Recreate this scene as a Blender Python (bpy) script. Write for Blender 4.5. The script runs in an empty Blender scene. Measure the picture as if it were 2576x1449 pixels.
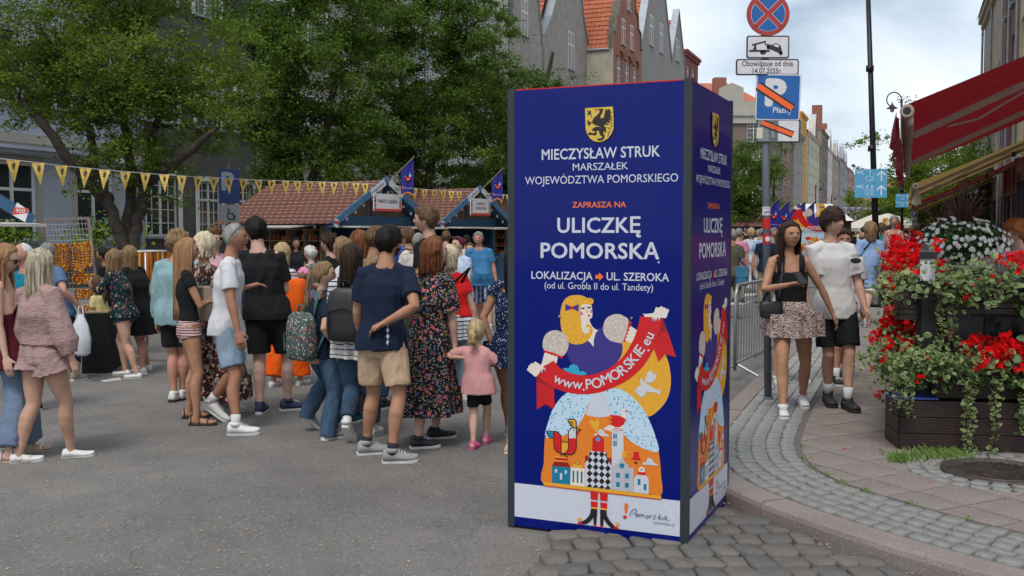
import bpy,math,random
import numpy as np
from mathutils import Vector,Matrix
R=math.radians
sc=bpy.context.scene
C=sc.collection
random.seed(7)
RNG=np.random.default_rng(7)
# ---------------------------------------------------------------- camera, light, exposure
CAMZ,PITCH,F=1.70,R(3.18),2547.0
cam=bpy.data.objects.new('camera',bpy.data.cameras.new('camera'));C.objects.link(cam)
cam.location=(0,0,CAMZ);cam.rotation_euler=(R(90)-PITCH,0,0)
cam.data.lens=35.6;cam.data.sensor_width=36;cam.data.clip_end=3000;cam.data.clip_start=0.05
sc.camera=cam
SUN_EL, SUN_AZ = R(58), R(200)          # azimuth of the sun: behind the camera, to the left
sun=bpy.data.objects.new('sun',bpy.data.lights.new('sun','SUN'));C.objects.link(sun)
sun.data.energy=1.25;sun.data.angle=R(18);sun.data.color=(1,.96,.9)
sd=Vector((math.sin(SUN_AZ)*math.cos(SUN_EL),math.cos(SUN_AZ)*math.cos(SUN_EL),math.sin(SUN_EL)))
sun.rotation_euler=sd.to_track_quat('Z','Y').to_euler()
world=bpy.data.worlds.new('World');sc.world=world;world.use_nodes=True
nt=world.node_tree;nt.nodes.clear()
def N(t,**kw):
 n=nt.nodes.new(t)
 for k,v in kw.items(): setattr(n,k,v)
 return n
wo=N('ShaderNodeOutputWorld')
sky=N('ShaderNodeTexSky',sky_type='NISHITA',sun_disc=False,sun_elevation=SUN_EL,sun_rotation=SUN_AZ)
b1=N('ShaderNodeBackground');b1.inputs[1].default_value=.09
nt.links.new(sky.outputs[0],b1.inputs[0])
tc=N('ShaderNodeTexCoord')
mp=N('ShaderNodeMapping');mp.inputs['Scale'].default_value=(1.0,1.0,2.2)
nt.links.new(tc.outputs['Generated'],mp.inputs[0])
no=N('ShaderNodeTexNoise');no.inputs['Scale'].default_value=3.1;no.inputs['Detail'].default_value=7;no.inputs['Roughness'].default_value=.5
no.inputs['Distortion'].default_value=.3
nt.links.new(mp.outputs[0],no.inputs['Vector'])
cr=N('ShaderNodeValToRGB')
e=cr.color_ramp.elements
e[0].position=.34;e[0].color=(.235,.30,.375,1)
e[1].position=.66;e[1].color=(.70,.715,.735,1)
m=e.new(.47);m.color=(.47,.53,.59,1)
nt.links.new(no.outputs[0],cr.inputs[0])
b2=N('ShaderNodeBackground');b2.inputs[1].default_value=1.0
nt.links.new(cr.outputs[0],b2.inputs[0])
mx=N('ShaderNodeMixShader');mx.inputs[0].default_value=.86
nt.links.new(b1.outputs[0],mx.inputs[1]);nt.links.new(b2.outputs[0],mx.inputs[2]);nt.links.new(mx.outputs[0],wo.inputs[0])
sc.view_settings.view_transform='Standard';sc.view_settings.look='None'
sc.view_settings.exposure=0.76;sc.view_settings.gamma=1;sc.view_settings.use_curve_mapping=False
sc.render.engine='CYCLES';sc.cycles.max_bounces=6;sc.cycles.transparent_max_bounces=12
# ---------------------------------------------------------------- picture measurements -> places
FW=Vector((0,math.cos(PITCH),-math.sin(PITCH)));UP=Vector((0,math.sin(PITCH),math.cos(PITCH)))
def ray(px,py): return Vector(((px-1288)/F,0,0))+UP*((724.5-py)/F)+FW
def G(px, py, z=0.0):                    # point on the ground (height z) seen there
 d=ray(px,py);t=(z-CAMZ)/d.z
 return Vector((d.x*t,d.y*t,z))
def W(px, py, Y):                        # point at distance Y along the view
 d=ray(px,py);t=Y/d.y
 return Vector((d.x*t,Y,CAMZ+d.z*t))
SD = Vector((.363, .932, 0)).normalized()      # street direction
SA=math.atan2(SD.y,SD.x)
SL = Vector((-SD.y, SD.x, 0))                  # to the left of the street
KERB=.12
# ---------------------------------------------------------------- materials
MATS={}
def mat(name,col,rough=.7,var=.12,scale=8,bump=0,bscale=60,metal=0,coord='Object',spec=.5,**kw):
 if name in MATS: return MATS[name]
 m=bpy.data.materials.new(name);m.use_nodes=True;t=m.node_tree
 p=t.nodes['Principled BSDF'];p.inputs['Roughness'].default_value=rough;p.inputs['Metallic'].default_value=metal
 p.inputs['Specular IOR Level'].default_value=spec
 for k,v in kw.items():
  p.inputs[k.replace('_',' ')].default_value=v
 col=tuple(col[:3])+(1,)
 tcn=t.nodes.new('ShaderNodeTexCoord')
 if var>0:
  n=t.nodes.new('ShaderNodeTexNoise');n.inputs['Scale'].default_value=scale;n.inputs['Detail'].default_value=5
  t.links.new(tcn.outputs[coord],n.inputs['Vector'])
  r=t.nodes.new('ShaderNodeValToRGB');e=r.color_ramp.elements
  e[0].position=.3;e[1].position=.7
  e[0].color=tuple(c*(1-var) for c in col[:3])+(1,);e[1].color=tuple(min(1,c*(1+var)) for c in col[:3])+(1,)
  t.links.new(n.outputs[0],r.inputs[0]);t.links.new(r.outputs[0],p.inputs['Base Color'])
 else: p.inputs['Base Color'].default_value=col
 if bump:
  n=t.nodes.new('ShaderNodeTexNoise');n.inputs['Scale'].default_value=bscale;n.inputs['Detail'].default_value=3
  t.links.new(tcn.outputs[coord],n.inputs['Vector'])
  b=t.nodes.new('ShaderNodeBump');b.inputs['Strength'].default_value=min(1,bump);b.inputs['Distance'].default_value=.01
  t.links.new(n.outputs[0],b.inputs['Height']);t.links.new(b.outputs[0],p.inputs['Normal'])
 MATS[name]=m;return m
def nodes(m): return m.node_tree,m.node_tree.nodes['Principled BSDF']
def flat(name,col,rough=.5,**kw): return mat(name,col,rough,var=0,**kw)
def s2l(r, g, b):                         # sRGB 0..255 -> linear
 f=lambda c: (c/255/12.92) if c/255 <= .04045 else ((c/255+.055)/1.055) ** 2.4
 return (f(r),f(g),f(b))
def vmix(t,fac,a,b):
 n=t.nodes.new('ShaderNodeMix');n.data_type='RGBA'
 if hasattr(fac,'default_value') or hasattr(fac,'is_linked'): t.links.new(fac,n.inputs[0])
 else: n.inputs[0].default_value=fac
 for i,v in ((6,a),(7,b)):
  if isinstance(v,tuple): n.inputs[i].default_value=tuple(v[:3])+(1,)
  else: t.links.new(v,n.inputs[i])
 return n.outputs[2]
def math_(t,op,a,b=0.0,c=0.0):
 n=t.nodes.new('ShaderNodeMath');n.operation=op
 for i,v in enumerate((a,b,c)):
  if isinstance(v,(int,float)): n.inputs[i].default_value=v
  else: t.links.new(v,n.inputs[i])
 return n.outputs[0]
def tex(t,kind,scale,coord='Object',mscale=None,**kw):
 tcn=t.nodes.new('ShaderNodeTexCoord');v=tcn.outputs[coord]
 if mscale:
  mpn=t.nodes.new('ShaderNodeMapping');mpn.inputs['Scale'].default_value=mscale;t.links.new(v,mpn.inputs[0]);v=mpn.outputs[0]
 n=t.nodes.new('ShaderNodeTex'+kind)
 for k,x in kw.items():
  if k in n.inputs: n.inputs[k].default_value=x
  else: setattr(n,k,x)
 if 'Scale' in n.inputs: n.inputs['Scale'].default_value=scale
 t.links.new(v,n.inputs['Vector']);return n
def ramp(t,fac,stops,interp='LINEAR'):
 r=t.nodes.new('ShaderNodeValToRGB');r.color_ramp.interpolation=interp;e=r.color_ramp.elements
 e[0].position,e[0].color=stops[0][0],tuple(stops[0][1][:3])+(1,)
 e[1].position,e[1].color=stops[-1][0],tuple(stops[-1][1][:3])+(1,)
 for p_,c_ in stops[1:-1]: q=e.new(p_);q.color=tuple(c_[:3])+(1,)
 t.links.new(fac,r.inputs[0]);return r.outputs[0]
def addbump(m,height,strength=.4,dist=.01):
 t,p=nodes(m);b=t.nodes.new('ShaderNodeBump');b.inputs['Strength'].default_value=strength;b.inputs['Distance'].default_value=dist
 t.links.new(height,b.inputs['Height']);t.links.new(b.outputs[0],p.inputs['Normal'])
# ---------------------------------------------------------------- mesh building
class MB:
 def __init__(s): s.v=[];s.f=[];s.m=[];s.mats=[]
 def mi(s,m):
  if m not in s.mats: s.mats.append(m)
  return s.mats.index(m)
 def add(s,vs,fs,m=None):
  o=len(s.v);s.v += [tuple(x) for x in vs];k=s.mi(m)
  for f in fs: s.f.append(tuple(i+o for i in f));s.m.append(k)
 def box(s,a,b,m=None,M=None):
  x0,y0,z0=a;x1,y1,z1=b
  vs=[(x0,y0,z0),(x1,y0,z0),(x1,y1,z0),(x0,y1,z0),(x0,y0,z1),(x1,y0,z1),(x1,y1,z1),(x0,y1,z1)]
  if M is not None: vs=[M @ Vector(v) for v in vs]
  s.add(vs,[(0,3,2,1),(4,5,6,7),(0,1,5,4),(1,2,6,5),(2,3,7,6),(3,0,4,7)],m)
 def beam(s, a, b, w, h, m=None, up=(0, 0, 1)):      # box from a to b
  a=Vector(a);b=Vector(b);d=(b-a);L=d.length;d=d/L
  u=Vector(up);x=d.cross(u)
  if x.length<1e-4: x=d.cross(Vector((0,1,0)))
  x.normalize();z=x.cross(d)
  M=Matrix((x,d,z)).transposed().to_4x4();M.translation=a
  s.box((-w/2,0,-h/2),(w/2,L,h/2),m,M)
 def tube(s,pts,rad,m=None,n=8,cap=True,ref=None):
  pts=[Vector(p) for p in pts];k=len(pts)
  if not hasattr(rad,'__len__'): rad=[rad]*k
  rings=[];px=None
  for i in range(k):
   d=(pts[min(i+1,k-1)]-pts[max(i-1,0)])
   if d.length<1e-9: d=Vector((0,0,1))
   d.normalize()
   if px is None:
    x=(Vector(ref) if ref else (Vector((1,0,0)) if abs(d.x)<.9 else Vector((0,1,0))))
   else: x=px
   x=(x-d*x.dot(d)).normalized();y=d.cross(x);px=x
   r=rad[i];rx,ry=(r if hasattr(r,'__len__') else (r,r))
   rings.append([pts[i]+x*rx*math.cos(2*math.pi*j/n)+y*ry*math.sin(2*math.pi*j/n) for j in range(n)])
  vs=[p for r in rings for p in r];fs=[]
  for i in range(k-1):
   for j in range(n):
    j2=(j+1)%n;fs.append((i*n+j,i*n+j2,(i+1)*n+j2,(i+1)*n+j))
  if cap: fs.append(tuple(reversed(range(n))));fs.append(tuple((k-1)*n+j for j in range(n)))
  s.add(vs,fs,m)
 def lathe(s, prof, m=None, n=16, c=(0, 0, 0), M=None):   # prof: (r,z)
  vs=[];
  for r,z in prof:
   for j in range(n):
    a=2*math.pi*j/n;v=Vector((c[0]+r*math.cos(a),c[1]+r*math.sin(a),c[2]+z));vs.append(M @ v if M is not None else v)
  fs=[(i*n+j,i*n+(j+1)%n,(i+1)*n+(j+1)%n,(i+1)*n+j) for i in range(len(prof)-1) for j in range(n)]
  fs.append(tuple(reversed(range(n))));fs.append(tuple((len(prof)-1)*n+j for j in range(n)))
  s.add(vs,fs,m)
 def ball(s,c,r,m=None,n=10,k=6):
  rx,ry,rz=r if hasattr(r,'__len__') else (r,r,r)
  prof=[(math.sin(math.pi*i/k),-math.cos(math.pi*i/k)) for i in range(k+1)]
  vs=[(c[0]+rx*max(a,1e-4)*math.cos(2*math.pi*j/n),c[1]+ry*max(a,1e-4)*math.sin(2*math.pi*j/n),c[2]+rz*b) for a,b in prof for j in range(n)]
  fs=[(i*n+j,i*n+(j+1)%n,(i+1)*n+(j+1)%n,(i+1)*n+j) for i in range(k) for j in range(n)]
  s.add(vs,fs,m)
 def prism(s, poly, y0, y1, m=None):    # polygon in x,z extruded along y (faces -y first)
  n=len(poly)
  vs=[(x,y0,z) for x,z in poly]+[(x,y1,z) for x,z in poly]
  fs=[tuple(range(n)),tuple(reversed(range(n,2*n)))]+[(i,i+n,(i+1)%n+n,(i+1)%n) for i in range(n)]
  s.add(vs,fs,m)
 def mesh(s,name='mesh',smooth=False):
  me=bpy.data.meshes.new(name);me.from_pydata(s.v,[],s.f);me.update()
  for m in s.mats: me.materials.append(m)
  if len(s.mats)>1: me.polygons.foreach_set('material_index',s.m)
  if smooth: me.polygons.foreach_set('use_smooth',[True]*len(me.polygons))
  return me
 def build(s,name,parent=None,smooth=False,loc=None,rot=None,**props):
  o=bpy.data.objects.new(name,s.mesh(name,smooth));C.objects.link(o)
  if parent: o.parent=parent
  if loc is not None: o.location=loc
  if rot is not None: o.rotation_euler=(0,0,rot) if not hasattr(rot,'__len__') else rot
  for k,v in props.items(): o[k]=v
  return o
def thing(name,label,cat,loc=(0,0,0),rot=0,group=None):
 o=bpy.data.objects.new(name,None);C.objects.link(o);o.empty_display_size=.2
 o.location=loc;o.rotation_euler=(0,0,rot) if not hasattr(rot,'__len__') else rot
 o['label']=label;o['category']=cat
 if group: o['group']=group
 return o
def tag(o,label,cat,group=None):
 o['label']=label;o['category']=cat
 if group: o['group']=group
 return o
def inst(name,me,parent,loc,rot=0,scale=None,**props):
 o=bpy.data.objects.new(name,me);C.objects.link(o);o.parent=parent;o.location=loc
 o.rotation_euler=(0,0,rot) if not hasattr(rot,'__len__') else rot
 if scale: o.scale=scale
 for k,v in props.items(): o[k]=v
 return o
def kids(o): return [c for c in bpy.data.objects if c.parent==o]
CH={}
def copy_thing(root,loc,rot,label=None,group=None):
 if root.name not in CH:
  cm={}
  for c in bpy.data.objects:
   if c.parent: cm.setdefault(c.parent.name,[]).append(c)
  CH[root.name]=cm
 cm=CH[root.name]
 r=root.copy();C.objects.link(r);r.location=loc;r.rotation_euler=(0,0,rot)
 if label: r['label']=label
 if group: r['group']=group
 for c in cm.get(root.name,[]):
  k=c.copy();C.objects.link(k);k.parent=r
  for g in cm.get(c.name,[]):
   q=g.copy();C.objects.link(q);q.parent=k
 return r
def jit(a): return random.uniform(-a,a)
TS = bpy.data.scenes.new('measuring_table')            # a side table where shapes are worked out, removed at the end
def evaluated(o):
 TS.collection.objects.link(o);vl=TS.view_layers[0];vl.update();me=bpy.data.meshes.new_from_object(o.evaluated_get(vl.depsgraph));bpy.data.objects.remove(o);return me
def text_mesh(txt,size,m,bold=0.0,align='CENTER',depth=0.0,spacing=1.0):
 cu=bpy.data.curves.new('t','FONT');cu.body=txt;cu.size=size;cu.align_x=align;cu.align_y='CENTER'
 cu.resolution_u=3;cu.space_character=spacing+bold*1.5;cu.fill_mode='FRONT'
 me=evaluated(bpy.data.objects.new('t',cu));me.materials.clear();me.materials.append(m)
 if bold:                                             # heavier strokes: the same letters laid a hair apart
  n=len(me.vertices);co=np.empty(n*3);me.vertices.foreach_get('co',co);co=co.reshape(-1,3);F_=[tuple(p.vertices) for p in me.polygons];k=bold*size*1.1;V=[];FF=[]
  for i,(dx,dy) in enumerate(((0,0),(k,0),(-k,0),(0,k),(0,-k),(k*.7,k*.7),(-k*.7,k*.7),(k*.7,-k*.7),(-k*.7,-k*.7))):
   V += [(x+dx,y+dy,.00003*i) for x,y,z in co];FF += [tuple(q+n*i for q in f) for f in F_]
  me=bpy.data.meshes.new('t');me.from_pydata(V,[],FF);me.update();me.materials.append(m)
 return me
def text(txt,size,m,parent,loc,rot=(R(90),0,0),name='lettering',bold=0.0,width=None,align='CENTER',spacing=1.0,shear=None):
 me=text_mesh(txt,size,m,bold,align,spacing=spacing)
 co=np.empty(len(me.vertices)*3);me.vertices.foreach_get('co',co);co=co.reshape(-1,3)
 if width and len(co):
  w=co[:,0].max()-co[:,0].min();co[:,0] *= width/w
 if align=='CENTER' and len(co):
  co[:,0] -= (co[:,0].max()+co[:,0].min())/2
 if len(co): me.vertices.foreach_set('co',co.ravel())
 o=bpy.data.objects.new(name,me);C.objects.link(o);o.parent=parent;o.location=loc;o.rotation_euler=rot
 return o
# ================================================================ GROUND
def surface_mat(name,base,spots,dark,scale,patch=.15):
 m=mat(name,base,.88,var=0);t,p=nodes(m)
 n1=tex(t,'Noise',.35,Detail=6.0);n2=tex(t,'Noise',2.2,Detail=8.0,Roughness=.7)
 big=ramp(t,n1.outputs[0],[(.35,tuple(c*(1-patch) for c in base)),(.65,tuple(c*(1+patch) for c in base))])
 mid=ramp(t,n2.outputs[0],[(.3,(.82,.82,.82)),(.7,(1.14,1.13,1.12))])
 mm=t.nodes.new('ShaderNodeMix');mm.data_type='RGBA';mm.blend_type='MULTIPLY';mm.inputs[0].default_value=1
 t.links.new(big,mm.inputs[6]);t.links.new(mid,mm.inputs[7])
 v=tex(t,'Voronoi',scale,Randomness=1.0)
 sep=t.nodes.new('ShaderNodeSeparateColor');t.links.new(v.outputs['Color'],sep.inputs[0])
 size=math_(t,'LESS_THAN',v.outputs['Distance'],math_(t,'MULTIPLY',sep.outputs[1],.45))
 pale=math_(t,'MULTIPLY',size,math_(t,'GREATER_THAN',sep.outputs[0],.72))
 dk=math_(t,'MULTIPLY',size,math_(t,'LESS_THAN',sep.outputs[0],.35))
 c=vmix(t,pale,mm.outputs[2],spots);c=vmix(t,dk,c,dark)
 t.links.new(c,p.inputs['Base Color'])
 f=tex(t,'Noise',160,Detail=3.0)
 addbump(m,math_(t,'ADD',f.outputs[0],math_(t,'MULTIPLY',n2.outputs[0],1.5)),.8,.009)
 return m
ASPH=surface_mat('asphalt',(.170,.157,.144),(.33,.305,.265),(.075,.07,.068),60)
t_,p_=nodes(ASPH)
cv=tex(t_,'Voronoi',.33,feature='DISTANCE_TO_EDGE');dn=tex(t_,'Noise',3,Detail=5.0)
tcn=t_.nodes.new('ShaderNodeTexCoord');va=t_.nodes.new('ShaderNodeVectorMath');va.operation='MULTIPLY_ADD'
va.inputs[1].default_value=(.35,.35,.35);t_.links.new(dn.outputs['Color'],va.inputs[0]);t_.links.new(tcn.outputs['Object'],va.inputs[2]);t_.links.new(va.outputs[0],cv.inputs['Vector'])
src=p_.inputs['Base Color'].links[0].from_socket
sn=tex(t_,'Noise',.8,Detail=9.0,Roughness=.62);src=vmix(t_,ramp(t_,sn.outputs[0],[(.54,(0,0,0)),(.66,(.45,.45,.45))]),src,(.10,.093,.087))
t_.links.new(vmix(t_,math_(t_,'MULTIPLY',math_(t_,'LESS_THAN',cv.outputs['Distance'],.0016),.35),src,(.055,.05,.048)),p_.inputs['Base Color'])
SLAB=surface_mat('paving slab',(.235,.198,.176),(.44,.38,.34),(.16,.12,.11),95,.10)
GRAN=surface_mat('granite sett',(.34,.335,.32),(.56,.55,.52),(.14,.14,.14),120,.12)
KERBM=surface_mat('granite kerb',(.27,.225,.205),(.42,.37,.34),(.12,.10,.10),110,.12)
SETTS=[surface_mat('road sett '+k,c,tuple(min(1,x*1.5) for x in c),tuple(x*.55 for x in c),90,.14) for k,c in
   (('brown',(.205,.178,.155)),('grey',(.168,.163,.157)),('sand',(.225,.20,.175)),('rose',(.19,.165,.15)))]
JOINT=mat('joint sand',(.13,.115,.10),.95,.25,30,.5,120)
a=MB();a.add([(-400,-60,0),(500,-60,0),(500,900,0),(-400,900,0)],[(0,1,2,3)],ASPH)
ground=a.build('road',kind='structure')
def sd_pt(p,Y): return (p[0]+(Y-p[1])*SD.x/SD.y,Y)
KO=[sd_pt((1.90,9.06),y) for y in (330,200,120,80,60,45,35,28,22,18,15,13,11.5,10.2,9.06)]+\
  [(1.62,8.3),(1.40,7.65),(1.27,7.0),(1.27,6.55),(1.34,6.15),(1.50,5.75),(1.76,5.25),(2.12,4.72),(2.62,4.12),(3.3,3.45),(4.6,2.5),(7,1.2)]
def resample(pts,step):
 out=[Vector(pts[0])];P=[Vector(p) for p in pts];rest=step
 for a,b in zip(P[:-1],P[1:]):
  d=b-a;L=d.length;pos=rest
  while pos <= L: out.append(a+d*(pos/L));pos += step
  rest=pos-L
 return out
def smooth_curve(pts,k=3):
 P=[Vector(p) for p in pts]
 for _ in range(k): P=[P[0]]+[q for a,b in zip(P[:-1],P[1:]) for q in (a*.75+b*.25,a*.25+b*.75)]+[P[-1]]
 return P
near=smooth_curve(KO[12:],3)
KC=[Vector(p) for p in KO[:12]]+near
def offs(P, w):                                   # offset to the pavement side (right of the way far->near is left ... use normal)
 out=[]
 for i,p in enumerate(P):
  d=(P[min(i+1,len(P)-1)]-P[max(i-1,0)]).normalized();out.append(p+Vector((-d.y,d.x))*w)
 return out
def strip(A,B,z,m,name,**kw):
 b=MB();n=len(A);b.add([(p.x,p.y,z) for p in A]+[(p.x,p.y,z) for p in B],[(i,n+i,n+i+1,i+1) if True else 0 for i in range(n-1)],m)
 me=b.build(name,**kw);me.data.flip_normals() if me.data.polygons[0].normal.z<0 else None;return me
BIG=[Vector((p.x+60,p.y)) for p in KC]
pave=strip(offs(KC,.18),BIG,.108,SLAB,'pavement',kind='structure')
strip(offs(KC,.17),offs(KC,.76),.112,JOINT,'sett_bed',kind='structure')
kerb=thing('kerb','x','x');del kerb['label'];del kerb['category'];kerb['kind']='structure'
def kerb_run(P,w,zt,parent,m,gap=.006):
 A=P;B=offs(P,w);b=MB();n=len(P)
 pr=[]
 for i in range(n):
  o,q=A[i],B[i];e=(q-o).normalized()
  r=.035
  pr.append([(o.x,o.y,-.05),(o.x,o.y,zt-r),(o.x+e.x*r*.3,o.y+e.y*r*.3,zt-r*.3),(o.x+e.x*r,o.y+e.y*r,zt),(q.x,q.y,zt),(q.x,q.y,-.05)])
 vs=[v for r_ in pr for v in r_];fs=[]
 for i in range(n-1):
  for j in range(5): fs.append((i*6+j,i*6+j+1,i*6+6+j+1,i*6+6+j))
 fs += [(0,5,4,3,2,1),tuple((n-1)*6+j for j in range(6))]
 b.add(vs,fs,m);o=b.build('kerb_stone',parent);return o
fine=resample([(p.x,p.y) for p in near],.06)
k=0;stones=[7,16,17,9,22,12,16,16,16,16,16,16,16,16,16]
i=0
cuts=[0]
L=len(fine)
jt=min(range(L),key=lambda q: (fine[q]-Vector((1.45,5.84))).length)
cuts=sorted(set([0,L-1]+[jt-18*q for q in range(0,20) if jt-18*q>3]+[jt+30*q for q in range(1,10) if jt+30*q<L-3]))
for c0,c1 in zip(cuts[:-1],cuts[1:]):
 seg=fine[c0:c1+1]
 d0=(seg[1]-seg[0]).normalized();seg=[seg[0]+d0*.006]+seg[1:-1]+[seg[-1]-d0*.004]
 o=kerb_run(seg,.185,KERB+jit(.004),kerb,KERBM)
ff=resample([tuple(p) for p in KO[:13]],1.0)
for q in range(len(ff)-1):
 if ff[q+1].y>45: continue
 kerb_run([ff[q],ff[q+1]-(ff[q+1]-ff[q])*.008],.185,KERB,kerb,KERBM)
kerb_run([Vector(p) for p in KO[:6]],.185,KERB,kerb,KERBM)
lk0=G(400,832);LK=[Vector((lk0.x,lk0.y))+Vector((SD.x,SD.y))*s for s in (-30,-12,-6,0,6,12,20,40,80,300)]
lkr=[p for p in reversed(LK)]
def lstrip(P,w0,w1,z,m,name,**kw):
 n=len(P);L_=Vector((SL.x,SL.y));b=MB()
 b.add([(p.x+L_.x*w0,p.y+L_.y*w0,z) for p in P]+[(p.x+L_.x*w1,p.y+L_.y*w1,z) for p in P],[(i,i+1,n+i+1,n+i) for i in range(n-1)],m)
 return b.build(name,**kw)
lstrip(LK,.15,60,.10,mat('far pavement',(.20,.185,.17),.9,.2,3,.4,80),'far_pavement',kind='structure')
b=MB()
for p,q in zip(LK[:-1],LK[1:]): b.beam((p.x,p.y,.05),(q.x,q.y,.05),.16,.13,KERBM)
b.build('far_kerb',kind='structure')
WP=mat('road paint',(.52,.51,.49),.8,.25,14)
marks=MB()
for pts in ([(500,955),(545,945),(560,957),(512,967)],[(1880,738),(1925,738),(1900,745),(1850,745)],[(1856,757),(1900,757),(1868,767),(1825,767)],
   [(325,940),(368,935),(372,942),(330,948)],[(250,957),(300,950),(306,956),(262,962)]):
 P=[G(*p) for p in pts];marks.add([(p.x,p.y,.004) for p in P],[(0,1,2,3)],WP)
o=marks.build('road_marking',kind='structure')
if o.data.polygons[0].normal.z<0: o.data.flip_normals()
# ---- stones
def stone_mesh(seed,m,n=8,sq=.82,dome=.012,h=.05,noise_=.06):
 r=random.Random(seed);vs=[]
 ring=[]
 for j in range(n):
  a=2*math.pi*(j // 2)/4+R(33 if j%2==0 else 57);c,s_=math.cos(a),math.sin(a);k=.5/max(abs(c),abs(s_));k=min(k,.62)
  x,y=c*k*(1+r.uniform(-noise_,noise_)),s_*k*(1+r.uniform(-noise_,noise_));ring.append((x,y))
 b=MB()
 tilt=(r.uniform(-.008,.008),r.uniform(-.008,.008))
 for sc_,z in ((1.0,-h),(1.0,-.011),(.95,-.003),(.84,dome*.45)):
  vs += [(x*sc_,y*sc_,z+tilt[0]*x+tilt[1]*y+r.uniform(-.0015,.0015)) for x,y in ring]
 fs=[(i*n+j,i*n+(j+1)%n,(i+1)*n+(j+1)%n,(i+1)*n+j) for i in range(3) for j in range(n)]
 fs.append(tuple(3*n+j for j in range(n)))
 b.add(vs,fs,m);return b.mesh('stone',True)
cob=MB();ABp=[Vector((-.75,2.9)),Vector((.082,5.0)),Vector((.337,5.645)),Vector((.65,6.4)),Vector((1.05,7.35)),Vector((1.28,7.5))]
poly=[tuple(p) for p in ABp]+[(p.x,p.y) for p in fine if p.y<7.5]+[(4.6,2.5),(3,2.2)]
SP=[(x,y) for x,y in poly]
import bmesh
bm=bmesh.new();vv=[bm.verts.new((x,y,.004)) for x,y in SP];f=bm.faces.new(vv);bmesh.ops.triangulate(bm,faces=[f]);me=bpy.data.meshes.new('setts');bm.to_mesh(me);bm.free();me.materials.append(JOINT)
cobble=bpy.data.objects.new('cobbled_road',me);C.objects.link(cobble);cobble['kind']='structure'
if me.polygons[0].normal.z<0: me.flip_normals()
def inside(p,poly):
 c=False;n=len(poly)
 for i in range(n):
  x1,y1=poly[i];x2,y2=poly[i-1]
  if (y1>p[1]) != (y2>p[1]) and p[0]<(x2-x1)*(p[1]-y1)/(y2-y1)+x1: c=not c
 return c
SM=[[stone_mesh(i*7+j,SETTS[j],noise_=.15,dome=.007) for i in range(7)] for j in range(4)]
rows=[];y=2.9;cnt=0;rot0=R(7)
while y<7.6:
 dy=random.uniform(.155,.20);x=-1.0+jit(.1)
 while x<5:
  dx=random.uniform(.115,.175)
  cx,cy=x+dx/2,y+dy/2;wx=cx*math.cos(rot0)-(cy-5)*math.sin(rot0);wy=5+cx*math.sin(rot0)+(cy-5)*math.cos(rot0)
  wy += .05*math.sin(wx*2.1)
  kd=min((Vector((wx,wy))-p).length for p in fine)
  vis=wy>4.35 and wx/wy<.6
  if inside((wx,wy),poly) and vis and kd>.06 and cnt<298:
   j=random.choices(range(4),(4,3,3,2))[0]
   sx=dx-.005;sy=dy-.007
   inst('sett',random.choice(SM[j]),cobble,(wx,wy,.036+jit(.004)),rot0+jit(.11),(sx*1.0,sy*1.02,.8));cnt += 1
  x += dx
 y += dy
GM=[stone_mesh(100+i,GRAN,noise_=.15,dome=.006,h=.03) for i in range(8)]
run=[p for p in near]
for row in range(5):
 P=resample([tuple(p) for p in offs(near,.245+row*.105)],.012);pos=random.random()*5
 rest=MB()
 i=int(pos)
 while i<len(P)-12:
  w=random.uniform(.095,.135);j=i+int(w/.012);j=min(j,len(P)-1);c=(P[i]+P[j])/2;d=(P[j]-P[i])
  if 4.7<c.y<9.6 and c.x/c.y<.56 and not (c.y>9.3):
   inst('granite_sett',random.choice(GM),pave,(c.x,c.y,.124+jit(.003)),math.atan2(d.y,d.x)+jit(.10),(w*.97,.103,1))
  i=j+1
far_setts=MB()
for row in range(5):
 P=resample([tuple(p) for p in offs([Vector(p) for p in KO[8:13]]+near,.245+row*.105)],.11)
 for p,q in zip(P[:-1],P[1:]):
  c=(p+q)/2
  if c.y >= 9.3 or c.y <= 4.7:
   M=Matrix.Translation((c.x,c.y,.122+jit(.003))) @ Matrix.Rotation(math.atan2((q-p).y,(q-p).x)+jit(.06),4,'Z')
   far_setts.box((-.052,-.047,-.02),(.05,.047,0),GRAN,M)
far_setts.build('granite_sett_run',pave,kind='stuff')
def clip(poly,p,n):
 out=[]
 for i in range(len(poly)):
  a,b_=poly[i-1],poly[i];da,db=(a-p).dot(n),(b_-p).dot(n)
  if (da>0) != (db>0): out.append(a+(b_-a)*(da/(da-db)))
  if db>0: out.append(b_)
 return out
edge=resample([tuple(p) for p in offs(near,.77)],.05);SA2=R(28);S_=.36;cnt=0
mh=Vector((3.22,6.62))
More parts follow.
